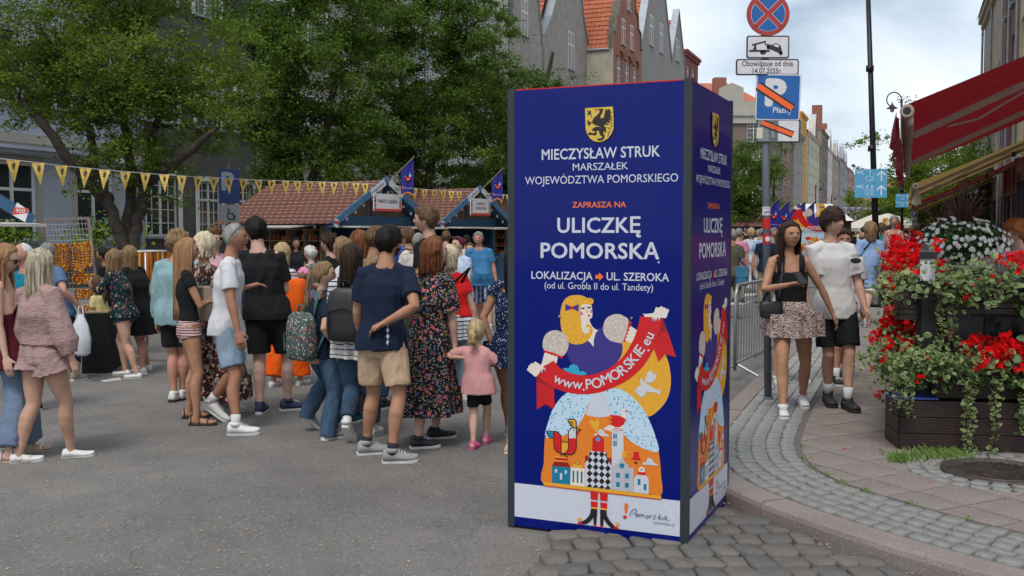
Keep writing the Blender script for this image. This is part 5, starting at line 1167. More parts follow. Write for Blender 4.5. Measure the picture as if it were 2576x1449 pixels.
c=LP(1927,171);o=plate(SPT,c.x,c.z,pxs(156),pxs(40),RSW,rim=BLK,y=-.045);text('Obowiązuje od dnia',pxs(19),BLK,o,(0,-.009,pxs(8)),width=pxs(126),bold=.006);text('14.07.2025r.',pxs(18),BLK,o,(0,-.009,-pxs(10)),width=pxs(73),bold=.008)
c=LP(1953,247);o=plate(SPT,c.x,c.z,pxs(109),pxs(114),RSB,rim=RSW,y=-.055,yaw=R(-6),tilt=R(1.5),r=.025)
text('P',pxs(88),RSW,o,(-pxs(6),-.0085,pxs(8)),width=pxs(52),bold=.05);text('Płatny',pxs(20),RSW,o,(pxs(12),-.0085,-pxs(32)),width=pxs(46),bold=.012)
def tape(o,x0,z0,x1,z1,w):
 b=MB();d=Vector((x1-x0,0,z1-z0));d.normalize();nn=Vector((-d.z,0,d.x))
 for k,(w_,m_) in enumerate(((w*1.7,BLK),(w,ORT))):
  y=Vector((0,-.0105-.0006*k,0));A_,B_=Vector((x0,0,z0)),Vector((x1,0,z1));b.add([tuple(v+y) for v in (A_-nn*w_/2,B_-nn*w_/2,B_+nn*w_/2,A_+nn*w_/2)],[(0,1,2,3)],m_)
 b.build('orange_tape',o)
tape(o,-pxs(50),pxs(28),pxs(36),-pxs(27),pxs(13))
c=LP(1954,331);o=plate(SPT,c.x,c.z,pxs(108),pxs(58),RSG,rim=BLK,y=-.05,yaw=R(-6),tilt=R(1),r=.018)
b=MB();b.box((0,-.0095,-pxs(25)),(pxs(49),-.0085,pxs(25)),RSW);b.build('white_half',o)
b=MB()
for x0,z0,x1,z1 in ((-22,-22,-22,22),(-4,-22,-4,22),(-22,22,-4,22),(-22,-22,-4,-22),(-19,-18,-19,12),(-7,-18,-7,12),(-19,12,-7,12),(-19,-18,-7,-18),(-22,4,-4,4)): b.beam((pxs(x0),-.0098,pxs(z0)),(pxs(x1),-.0098,pxs(z1)),.003,.003,BLK,up=(0,1,0))
b.build('car_outline',o);tape(o,-pxs(42),pxs(21),pxs(36),-pxs(9),pxs(10));b=MB();b.box((-pxs(53),-.0095,-pxs(19)),(-pxs(38),-.0085,pxs(8)),flat('notice paper',s2l(206,200,178),.7));b.build('notice',o)
p=Vector(polep(LP(1928,531).z));b=MB();b.tube([(p.x,0,p.z-.04),(p.x,0,p.z+.04)],.0378,RSW,14,cap=False);st=b.build('sticker',SPT);text('HELLO',.022,RSR,SPT,(p.x,-.0392,p.z+.025));text('AKITA',.03,BLK,SPT,(p.x,-.0392,p.z-.012),bold=.02,width=.06)
p=Vector(polep(LP(1929,601).z));b=MB();b.tube([(p.x,0,p.z-.035),(p.x,0,p.z+.035)],.0378,RSR,14,cap=False);b.build('sticker',SPT);b=MB();b.lathe([(.024,0),(.024,.001)],RSW,16,M=Matrix.Translation((p.x,-.0385,p.z)) @ Matrix.Rotation(R(90),4,'X'));b.build('sticker',SPT)
b=MB();b.lathe([(.05,0),(.05,.012),(.038,.02)],POLEM,14);b.build('base_ring',SPT)
LAMPB=mat('lamp black iron',(.018,.019,.021),.45,.2,6,metal=.4)
def lamp(label,foot,htop,lean=(0,0),curl=None,r=.055,name='street_lamp',group=None,side=-1,signs=()):
 L_=thing(name,label,'street lamp',tuple(foot),0,group);b=MB();b.lathe([(.22,0),(.22,.06),(.17,.1),(.17,.35),(.13,.42),(.12,.7),(.09,.78),(.07,.95)],LAMPB,12);b.build('base',L_,True)
 b=MB();tp=Vector((lean[0],lean[1],htop));b.tube([(0,0,.9),tuple(tp)],[r*1.15,r*.8],LAMPB,12)
 for f_ in (.25,.5,.75): q=tp*f_;b.tube([tuple(q-Vector((0,0,.06))),tuple(q+Vector((0,0,.06)))],r*1.35,LAMPB,12)
 b.build('pole',L_,True)
 if curl:
  b=MB();pts=[]
  for k in range(22): a_=-math.pi*.0+k/21*math.pi*1.55;rr_=curl*(1-.25*k/21);pts.append((tp.x+side*(curl-rr_*math.cos(a_)),tp.y,tp.z+rr_*math.sin(a_)*1.05))
  b.tube(pts,.02,LAMPB,6)
  pts2=[(tp.x+side*(curl*.35+.22*curl*math.cos(a_)),tp.y,tp.z-.1*curl+.22*curl*math.sin(a_)) for a_ in np.linspace(0,5,12)];b.tube(pts2,.014,LAMPB,5);b.build('scroll_arm',L_,True)
  hx=tp.x+side*curl*1.15;hz=tp.z-curl*.78;k_=curl/.62;b=MB();b.lathe([(r_*k_,z_*k_) for r_,z_ in [(.03,.35),(.05,.2),(.12,.12),(.16,.02),(.42,-.12),(.42,-.15),(.2,-.13)]],LAMPB,16,c=(hx,tp.y,hz));b.build('lamp_shade',L_,True)
  b=MB();b.ball((hx,tp.y,hz-.25*k_),(.17*k_,.17*k_,.2*k_),mat('lamp glass',s2l(190,194,190),.15,.05),12,8);b.build('lamp_globe',L_,True)
 return L_
f1=G(2203,770,KERB);t1=W(2183,-30,f1.y)-f1;l1=lamp('tall black lamp post with iron foot carrying the nearer blue toilet signs',f1,t1.z,(t1.x,0),r=.06)
f2=Vector((W(2270,583,34).x,34,KERB));t2=W(2268,252,34)-f2;lamp('black street lamp with scrolled arm and glass globe beside the red awning',f2,t2.z,(t2.x,0),curl=.27,r=.045)
for i,(px,py,Yl,lab) in enumerate(((1945,440,62,'scrolled street lamp in front of the far row just right of the sign post'),(2050,470,80,'scrolled street lamp in front of the cream house of the far row'),(2090,495,105,'scrolled street lamp far down the street, third along the far row'))):
 f_=Vector((W(px,583,Yl).x,Yl,.1));lamp(lab,f_,W(px,py,Yl).z,(0,0),curl=.34,r=.06,side=1,group='scrolled lamps along the far row')
WCB=mat('toilet sign blue',s2l(92,168,208),.45,.05,6);WCW=flat('toilet sign white',s2l(226,234,240),.45)
def wc_sign(label,px0,px1,py0,py1,Ys):
 a_,c_=W(px0,py0,Ys),W(px1,py1,Ys);w,h=c_.x-a_.x,a_.z-c_.z;T=thing('toilet_sign',label,'sign',((a_.x+c_.x)/2,Ys-.09,(a_.z+c_.z)/2),R(-3))
 for k in (1,-1):
  b=MB();b.box((-w/2,-.004,k*h/4-h/4+.002),(w/2,.004,k*h/4+h/4-.002),WCB);o=b.build('board',T);z=k*h/4
  text('WC',h*.15,WCW,o,(-w*.34,-.006,z+h*.13),bold=.02)
  b=MB();x=w*.32;t=h*.022;b.box((x-t,-.006,z-h*.17),(x+t,-.0045,z+h*.16),WCW)
  for s_ in (-1,1): b.beam((x,-.0052,z+h*.17),(x+s_*w*.13,-.0052,z+h*.03),t*2,.001,WCW,up=(0,1,0))
  cx=-w*.04
  if k==1:
   pts=[(cx-w*.03+.09*w*math.cos(t_),-.0052,z-h*.08+.09*w*math.sin(t_)) for t_ in np.linspace(2.2,6.2,14)];b.tube(pts,t*.5,WCW,4);b.tube([(cx,-.0052,z+h*.1),(cx,-.0052,z-h*.02),(cx+w*.08,-.0052,z-h*.03),(cx+w*.12,-.0052,z-h*.15)],t*.55,WCW,4);b.lathe([(h*.03,0),(h*.03,.001)],WCW,10,M=Matrix.Translation((cx,-.0045,z+h*.16)) @ Matrix.Rotation(R(90),4,'X'))
  else:
   for q,sx_ in ((-1,1.5),(1,1)):
    c0=cx+q*w*.075;b.lathe([(h*.028,0),(h*.028,.001)],WCW,10,M=Matrix.Translation((c0,-.0045,z+h*.15)) @ Matrix.Rotation(R(90),4,'X'))
    P=[(c0-w*.02,z+h*.1),(c0+w*.02,z+h*.1),(c0+w*.035*sx_,z-h*.06),(c0+w*.018,z-h*.17),(c0-w*.018,z-h*.17),(c0-w*.035*sx_,z-h*.06),(c0-w*.02,z+h*.1)]
    b.tube([(x_,-.0052,z_) for x_,z_ in P],t*.4,WCW,4)
  b.build('symbols',o,kind='stuff')
 return T
wc_sign('larger blue double sign WC with arrows strapped to the tall black lamp post',2148,2226,426,498,f1.y-.05)
wc_sign('smaller blue double sign WC with arrows on the scrolled lamp farther away',2251,2287,488,522,34-.05)
p=W(2299,540,27);PK=thing('parking_sign','small blue P parking sign with a Koniec plate above the crowd','sign',(p.x,p.y,p.z));b=MB();b.tube([(.0,.03,-1.6),(0,.03,.15)],.03,POLEM);b.build('pole',PK);plate(PK,0,0,.17,.17,RSB,y=-.01,rim=RSW);text('P',.15,RSW,PK,(0,-.02,0),bold=.04);o=plate(PK,0,-.12,.17,.05,RSW,y=-.01);text('Koniec',.035,BLK,PK,(0,-.02,-.12))
p=W(577,510,21);LPS=thing('parking_sign','dark blue P parking sign with a wheelchair plate left of the souvenir stall','sign',(p.x,p.y,.1),R(25));zz=p.z-.1
b=MB();b.tube([(0,.03,0),(0,.03,zz+.8)],.03,POLEM);b.build('pole',LPS)
NB2=mat('dark sign blue',s2l(24,52,112),.45,.1);za,zb=W(577,425,21).z-.1,W(577,512,21).z-.1;plate(LPS,0,(za+zb)/2,.42,za-zb,NB2,y=-.02,rim=NB2);text('P',.5,flat('dim white',s2l(150,160,176),.5),LPS,(-.03,-.03,(za+zb)/2+.08),bold=.04)
plate(LPS,0,zb-.2,.42,.36,mat('weathered sign',s2l(150,152,154),.5,.1,9),y=-.02);b=MB();b.tube([(.03+.08*math.cos(t),-.032,zb-.25+.08*math.sin(t)) for t in np.linspace(2.4,6.4,14)],.012,BLK,5);b.tube([(-.02,-.032,zb-.1),(-.02,-.032,zb-.2),(.06,-.032,zb-.2),(.1,-.032,zb-.32)],.014,BLK,5);b.build('wheelchair_symbol',LPS)
b=MB();b.tube([(-.1,-.032,za-.62),(.0,-.032,za-.62)],.01,BLK,4);b.build('envelope_mark',LPS)
BAR=mat('galvanised barrier',s2l(150,154,156),.4,.15,12,metal=.6)
bq=G(1848,958);bd=SD;Bf=thing('crowd_barrier','galvanised steel crowd barrier standing behind the hoarding','barrier',(bq.x,bq.y,0),SA-R(6))
b=MB();pts=[(0,0,.12),(0,0,.98),(.08,0,1.09),(2.2,0,1.09),(2.28,0,.98),(2.28,0,.12)];b.tube(pts,.02,BAR,8);b.tube([(0,0,.2),(2.28,0,.2)],.016,BAR,8);b.build('frame',Bf,True)
for k in range(1,18): b=MB();b.tube([(k*2.28/18,0,.2),(k*2.28/18,0,1.09)],.0075,BAR,5);b.build('bar',Bf)
for x in (.1,2.18): b=MB();b.tube([(x,-.32,.02),(x,0,.18),(x,.32,.02)],.018,BAR,6);b.build('foot',Bf)
# ================================================================ RESTAURANT TERRACE: PLANTERS, FLOWERS, AWNINGS
DW=mat('dark stained wood',s2l(52,36,32),.6,.35,5,.4,50);t_,p_=nodes(DW)
BLKF=mat('black metal',(.012,.012,.013),.5,.2,6)
T0=G(2263,1130,KERB);TX=Vector((.991,-.13,0)).normalized();TY=SD.copy()
def TP(u, v, z=0): return T0 + TX * u + TY * v + Vector((0, 0, z - 0))      # u to the right, v along the street, z above the pavement
def planter(label,A,B,wid,z0,z1,nplank,name='planter',ext=None):
 """box of grooved planks; A to B is its front face, it reaches wid behind it"""
 d=(B-A);L_=d.length;rot=math.atan2(d.y,d.x);P_=thing(name,label,'planter',(A.x,A.y,KERB),rot);h=(z1-z0)/nplank
 for k in range(nplank):
  za,zb=z0+k*h+.003,z0+(k+1)*h-.003
  for nm,a_,b_ in (('plank',(0,-.012,za),(L_,.012,zb)),('plank',(0,wid-.012,za),(L_,wid+.012,zb)),('plank',(-.013,.0135,za),(.011,wid-.0135,zb)),('plank',(L_-.011,.0135,za),(L_+.013,wid-.0135,zb))):
   b=MB();b.box(a_,b_,DW)
   ng=max(2,int(h/.02))
   if nm == 'plank' and a_[1] < 0:                                     # grooves milled along the front board
    for g in range(ng): zz=za+(g+.5)*(zb-za)/ng;b.box((0.002,-.0165,zz-(zb-za)/ng*.3),(L_-.002,-.0122,zz+(zb-za)/ng*.3),DW)
   b.build(nm,P_)
 b=MB();b.box((.012,.013,z0+.01),(L_-.012,wid-.013,z1-.04),mat('potting soil',(.03,.022,.016),.95,.4,20));b.build('soil',P_)
 return P_
zt=lambda py,Y: W(2400,py,Y).z-KERB
YF=T0.y
planter('large lower front planter of dark grooved planks on the pavement',TP(0,0),TP(2.4,0),.42,0,.36,3)
planter('middle front trough of dark planks set back above the lowest planter',TP(.24,.08),TP(2.4,.08),.30,.37,.56,2)
planter('upper front trough of dark planks under the red geraniums',TP(.21,.14),TP(2.4,.14),.28,1.0-.02,1.20,5)
a=TP(-.02,.5);planter('upper side trough of dark planks along the pavement side',TP(-.04,3.5),TP(-.04,.30),.30,.92,1.13,5)
planter('lower side trough of dark planks along the pavement side',TP(-.04,3.5),TP(-.04,.5),.34,.02,.36,3)
TR=thing('planter_stand','black post and rail stand holding the planters of the terrace','frame',tuple(TP(0,0)),0)
def tl(u,v,z): return TP(u,v,z)-T0
for u,v,h,w in ((.17,.22,1.22,.11),(2.3,.25,1.2,.1),(.17,1.9,1.2,.08),(.17,3.5,1.2,.08),(.36,.30,1.0,.16)):
 p=tl(u,v,0);b=MB();b.box((p.x-w/2,p.y-w/2,.0 if u != .36 else .5),(p.x+w/2,p.y+w/2,h),BLKF);b.build('post',TR)
b=MB();b.beam(tuple(tl(.1,.42,.96)),tuple(tl(2.4,.42,.96)),.05,.04,BLKF);b.build('rail',TR);b=MB();b.beam(tuple(tl(.17,.2,.9)),tuple(tl(.17,3.6,.9)),.05,.04,BLKF);b.build('rail',TR)
p0,p1=tl(.62,.55,.5),tl(2.4,.55,.5)
b=MB();
for z in (.5,1.0): b.beam((p0.x,p0.y,z),(p1.x,p1.y,z),.03,.03,BLKF)
for q in (0,.5,1): pp=p0.lerp(p1,q);b.box((pp.x-.02,pp.y-.015,.4),(pp.x+.02,pp.y+.015,1.02),BLKF)
b.build('screen_frame',TR)
b=MB();b.beam((p0.x,p0.y+.002,.72),(p1.x,p1.y+.002,.72),.006,.42,mat('dark glass',(.015,.016,.018),.12,.3,2));b.build('screen_glass',TR)
text('TYSKIE',.17,flat('frosted lettering',s2l(128,126,124),.6),TR,tuple(tl(1.12,.50,.62)),rot=(R(90),0,R(-7)),bold=.03,width=.62)
for u,v,i in ((.17,.22,0),(.17,1.2,1),(.17,2.2,2)):
 p=TP(u,v,1.2);LB_=thing('post_lantern',('white square lantern with black pyramid cap on the corner post','second black capped lantern among the red flowers','third black capped lantern among the red flowers')[i],'lantern',(p.x,p.y,KERB+1.22),SA)
 b=MB();b.box((-.05,-.05,0),(.05,.05,.16),mat('lantern white',s2l(200,202,208),.4,.05));b.build('lamp_box',LB_);b=MB();b.lathe([(.085,0),(.085,.05),(.075,.055),(.07,.06),(.002,.10)],BLKF,4,c=(0,0,.16),M=Matrix.Rotation(R(45),4,'Z'));b.build('cap',LB_)
# ---- plants
VG=mat('variegated leaf',(.16,.22,.07),.5,var=0,spec=.3);t_,p_=nodes(VG);n=tex(t_,'Noise',22,Detail=2.0);t_.links.new(ramp(t_,n.outputs[0],[(.38,(.035,.08,.016)),(.5,(.075,.13,.03)),(.62,(.20,.24,.08))]),p_.inputs['Base Color'])
VE=mat('leaf edge cream',(.27,.30,.13),.5,.15,20);GL=mat('geranium leaf',(.04,.10,.018),.5,.35,14);PETR=mat('red petal',(.50,.004,.006),.8,.35,30,spec=.05);PETW=mat('white petal',(.74,.74,.70),.5,.06,20);PETP=mat('pink petal',(.62,.10,.36),.5,.2,20);STEMM=mat('plant stem',(.13,.09,.05),.7,.2)
def leaf_verts(c,n,u,s,m_in,m_edge,b,k=7):
 n=n.normalized();u=(u-n*u.dot(n));u=u.normalized() if u.length>1e-4 else Vector((1,0,0));w=n.cross(u);prof=[(-.5,.0),(-.28,.30),(.05,.40),(.34,.24),(.55,0)]
 rim=[c+u*a_*s+w*q*s-n*abs(q)*s*.25 for a_,q in prof]+[c+u*a_*s-w*q*s-n*abs(q)*s*.25 for a_,q in reversed(prof[1:-1])]
 if m_edge: b.add(rim,[tuple(range(8))],m_edge);b.add([c+(p-c)*.82+n*.0012 for p in rim],[tuple(range(8))],m_in)
 else: b.add(rim,[tuple(range(8))],m_in)
def rl(b,c,s,m_in,m_edge=None):
 n=Vector((jit(.9),-.5+jit(.8),.7+jit(.5)));leaf_verts(c,n,Vector((jit(1),jit(1),-.4+jit(.8))),s,m_in,m_edge,b)
def flower(b,c,s,m,n=None,k=5):
 n=(n or Vector((jit(.8),-.8+jit(.5),.5+jit(.6)))).normalized();x=n.orthogonal().normalized();y=n.cross(x);a0=random.random()*6
 for i in range(k):
  a_=a0+i*2*math.pi/k;d=x*math.cos(a_)+y*math.sin(a_);e=x*-math.sin(a_)+y*math.cos(a_);b.add([c,c+d*s*.55-e*s*.30+n*s*.12,c+d*s+n*s*.05-e*s*.18,c+d*s+n*s*.05+e*s*.18,c+d*s*.55+e*s*.30+n*s*.12],[(0,1,2,3,4)],m)
def plant(name,label,at,pts_fn,nl,nf,leafm,petm,ls,fs,cluster=7,edge=None,group=None,stems=0):
 o=thing(name,label,'plant',tuple(at),0,group);b=MB()
 for _ in range(nl): rl(b,pts_fn('l')-at,ls*random.uniform(.6,1.3),leafm if random.random()<.85 or leafm is GL else GL,edge if random.random()<.8 else None)
 b.build('leaves',o,kind='stuff');b=MB()
 for _ in range(max(1,nf // cluster)):
  c=pts_fn('f')-at
  for _ in range(cluster): flower(b,c+Vector((jit(1),jit(1),jit(.8)))*fs*1.5,fs*random.uniform(.7,1.1),petm)
 if nf: b.build('flowers',o,kind='stuff')
 b=MB()
 for _ in range(stems): q=pts_fn('f')-at;b.tube([q-Vector((0,0,.16)),q],.0022,mat('green stem',(.09,.16,.04),.6),3,cap=False)
 if stems: b.build('stems',o,kind='stuff')
 return o
def boxfn(A,B,dy,zl,zf,over=.1):
 """points along A-B: leaves low and hanging over the front, flowers above"""
 def f(k):
  q=random.random();p=A.lerp(B,q)+(B-A).cross(Vector((0,0,1))).normalized()*-random.uniform(-over,dy) ;p.z=KERB+random.gauss(*(zl if k=='l' else zf));return p
 return f
z_=KERB
plant('geranium_plant','red flowering geraniums with green leaves in the upper front trough',TP(1.3,.2,1.2),boxfn(TP(.75,.14),TP(2.4,.14),.26,(1.20,.05),(1.34,.065),.06),1000,760,GL,PETR,.056,.022,8,stems=80)
plant('geranium_plant','red flowering geraniums at the right end of the upper trough hanging low',TP(1.5,.1,1.2),lambda k: TP(random.gauss(1.03,.10)+(.0 if k=='l' else .02),random.uniform(-.08,.2),random.gauss(1.12 if k=='l' else 1.08,.1)),260,110,GL,PETR,.065,.03,6)
plant('trailing_plant','cream edged trailing plant in the left corner of the upper front trough',TP(.5,.1,1.2),lambda k: TP(random.gauss(.47,.16),random.uniform(-.1,.2),random.gauss(1.24,.07)-.1*random.random() ** 3),560,30,VG,PETR,.044,.02,3,VE)
plant('geranium_plant','mass of red geraniums in the upper side trough beside the pavement',TP(0,1.5,1.2),lambda k: (lambda v: TP(random.gauss(.06,.11),v,random.gauss(1.30 if k=='f' else 1.20,.09)+.05*v/3))(random.uniform(.35,3.4)),560,2300,VG,PETR,.042,.021,9,VE)
plant('trailing_plant','yellow green trailing plant at the near end of the upper side trough',TP(.0,.4,1.1),lambda k: TP(random.gauss(.02,.10),random.gauss(.42,.12),random.gauss(1.17,.06)),420,10,VG,PETR,.055,.025,3,VE)
plant('geranium_plant','red geraniums spilling from the lower side trough over the pavement',TP(-.1,.9,.6),lambda k: (lambda v: TP(random.gauss(-.02,.085),v,(random.gauss(.70,.13) if k=='f' else random.gauss(.62,.16))))(random.uniform(.25,2.2)),1000,2400,VG,PETR,.044,.021,9,VE)
plant('trailing_plant','broad cushion of variegated leaves at the front left corner under the lantern post',TP(.1,.1,.6),lambda k: TP(random.gauss(.16,.20),random.uniform(-.12,.35),random.gauss(.62,.075)),1300,50,VG,PETR,.042,.02,4,VE)
plant('geranium_plant','red geraniums with variegated leaves in the middle front trough',TP(.9,.1,.6),lambda k: TP(random.gauss(.75,.30) if k=='l' else random.gauss(.72,.17),random.uniform(-.14,.3),random.gauss(.60,.07) if k=='l' else random.gauss(.71,.055)),900,520,VG,PETR,.044,.023,8,VE)
plant('geranium_plant','dark green geranium leaves with few red flowers at the right edge of the middle trough',TP(1.15,.0,.6),lambda k: TP(random.gauss(1.12,.13),random.uniform(-.15,.15),random.gauss(.50,.16)),520,60,GL,PETR,.06,.027,5)
def vine(label,u,v,zt,zb,sway):
 p0=TP(u,v,zt);o=thing('trailing_vine',label,'plant',tuple(p0),0,'vines hanging from the front trough');pts=[Vector((0,0,0))];n=12
 for i in range(1,n+1): pts.append(Vector((sway*math.sin(i*.6)*.4+sway*i/n,-.06-.01*math.sin(i),-(zt-zb)*i/n)))
 b=MB();b.tube(pts,.003,STEMM,4);b.build('stem',o);b=MB()
 for i in range(1,n+1):
  for s_ in (-1,1):
   for _ in range(2): rl(b,pts[i]+Vector((s_*.022+jit(.01),-.01,jit(.02))),.048*(1-.4*i/n)*random.uniform(.8,1.2),VG,VE)
 b.build('leaves',o,kind='stuff')
for k,(u,zb,sw) in enumerate(((.40,.02,.05),(.46,.06,-.02),(.62,.01,-.015),(.80,.17,.02),(.86,.22,.03),(-.04,.33,-.02),(.02,.28,.02),(1.05,.2,.02))):
 vine(('leafy vine hanging to the ground left of the grass tuft','second leafy vine from the left in the front of the planter','longest leafy vine in the middle of the planter front','shorter leafy vine right of the middle one','vine with broad leaves next to the short one','short vine at the left planter corner','short vine beside the left planter corner','thin vine near the right edge of the planter')[k],u,-.08,.56,zb,sw)
for k,(u,zb,sw) in enumerate(((.26,.74,-.03),(.31,.82,.03))): vine(('vine hanging from the upper trough over the black post','short vine hanging beside the black post')[k],u,.1,1.14,zb,sw)
pp=W(2408,655,9.4);PT=thing('flower_pot','dark pot with a ball of white petunias behind the red geraniums','flower pot',(pp.x,pp.y,KERB));b=MB();b.lathe([(.2,0),(.24,.5),(.28,1.2),(.3,1.24)],BLKF,16);b.build('pot',PT,True)
cx=Vector((0,0,W(2405,605,9.4).z-KERB))
b=MB()
for _ in range(1500):
 d=Vector((random.gauss(0,1),random.gauss(0,1),random.gauss(0,.8))).normalized();rl(b,cx+Vector((d.x*.36,d.y*.36,d.z*.20))*random.uniform(.7,1.0) ,.045,GL)
b.build('leaves',PT,kind='stuff');b=MB()
for _ in range(210):
 d=Vector((random.gauss(0,1),-abs(random.gauss(0,1)),random.gauss(.1,.8))).normalized();rj=random.uniform(.82,1.12);c=cx+Vector((d.x*.42*rj,d.y*.40*rj,d.z*.22*rj-.02-.05*abs(d.x)));flower(b,c+d*.02,.022,PETW,d+Vector((0,-.3,.2)),6)
b.build('flowers',PT,kind='stuff')
SPK=mat('cordyline leaf',(.10,.045,.04),.45,.3,10)
CDL=thing('cordyline_plant','dark purple spiky cordyline rising out of the white petunias','plant',(pp.x+.02,pp.y,W(2408,570,9.4).z))
def spikes(par,n,L_,w,z0=0,elev=(15,85)):
 for i in range(n):
  a_=random.random()*6.28;el=R(random.uniform(*elev));l_=L_*random.uniform(.7,1.1);d=Vector((math.cos(a_)*math.cos(el),math.sin(a_)*math.cos(el),math.sin(el)));sd_=d.cross(Vector((0,0,1))).normalized();b=MB();vs=[]
  for k in range(6): t=k/5;c=d*l_*t+Vector((0,0,-.25*l_*t*t*math.cos(el)));ww=w*(1-t) ** .7*(.6+t*.4 if k==0 else 1);vs += [c-sd_*ww/2,c+Vector((0,0,-ww*.25)),c+sd_*ww/2]
  b.add(vs,[(3*k+j,3*k+j+1,3*k+j+4,3*k+j+3) for k in range(5) for j in (0,1)],SPK);b.build('leaf',par)
spikes(CDL,80,.50,.026,elev=(5,88))
q=W(2372,570,12);C2=thing('cordyline_plant','smaller spiky cordyline farther back left of the large one','plant',tuple(q));spikes(C2,36,.34,.02)
q=W(2360,610,12);PT2=thing('flower_pot','second pot of white and pink petunias behind the red side flowers','flower pot',(q.x,q.y,KERB));b=MB();b.lathe([(.2,0),(.26,1.1)],BLKF,14);b.build('pot',PT2,True);b=MB()
hz=q.z-KERB
for _ in range(500): d=Vector((random.gauss(0,1),random.gauss(0,1),random.gauss(0,1))).normalized();rl(b,Vector((d.x*.34,d.y*.34,hz+d.z*.16)),.05,GL)
b.build('leaves',PT2,kind='stuff');b=MB()
for _ in range(130): d=Vector((random.gauss(0,1),-abs(random.gauss(0,1)),random.gauss(.1,1))).normalized();flower(b,Vector((d.x*.38,d.y*.38,hz+d.z*.2)),.03,PETW if d.x>-.6 else PETP,d,6)
b.build('flowers',PT2,kind='stuff')
CUSH=mat('red cushion',s2l(196,44,44),.85,.15,8,.4,90)
def rattan(label,at,rot):
 o=thing('terrace_chair',label,'chair',tuple(at),rot,'terrace chairs with red cushions')
 for x in (-.25,.25):
  for y in (-.25,.25): b=MB();b.tube([(x,y,0),(x,y,.66 if y<0 else .95)],.018,BLKF,8);b.build('leg',o)
  b=MB();b.beam((x,-.25,.66),(x,.25,.66),.04,.025,BLKF);b.build('armrest',o)
 b=MB();b.box((-.25,-.25,.38),(.25,.25,.42),BLKF);b.build('seat',o);b=MB();b.box((-.25,.23,.5),(.25,.26,.93),BLKF);b.build('backrest',o)
 for nm,A_,B_ in (('seat_cushion',(-.23,-.24,.42),(.23,.22,.49)),('back_cushion',(-.22,.15,.49),(.22,.228,.99))): b=MB();b.box(A_,B_,CUSH);c_=b.build(nm,o);m_=c_.modifiers.new('b','BEVEL');m_.width=.03;m_.segments=3
fl_z=KERB
for i,(px,py,Yc,rz) in enumerate(((2440,700,8.9,180),(2520,700,9.1,175),(2475,660,10.2,0),(2590,690,10.0,90))):
 q=W(px,py,Yc);rattan(('black terrace chair with red cushions behind the geraniums, left one','black terrace chair with red cushions behind the geraniums, right one','black terrace chair with red cushions farther inside','black terrace chair with red cushions at the right edge')[i],(q.x,Yc,fl_z+.08),R(rz))
q=W(2500,640,9.6);TB=thing('terrace_table','dark terrace table among the red cushioned chairs','table',(q.x,q.y,KERB));b=MB();b.box((-.35,-.35,.72),(.35,.35,.75),DW);b.build('table_top',TB);b=MB();b.tube([(0,0,.02),(0,0,.72)],.03,BLKF);b.lathe([(.25,0),(.25,.03)],BLKF);b.build('pedestal',TB)
q=TP(-.04,-.02,.37);mg=thing('magazine','blue printed magazine lying on the corner of the lowest planter','magazine',tuple(q),R(-8));b=MB();b.box((-.02,.0,0),(.30,.2,.012),mat('magazine cover',s2l(40,70,150),.35,.4,18));b.build('cover',mg)
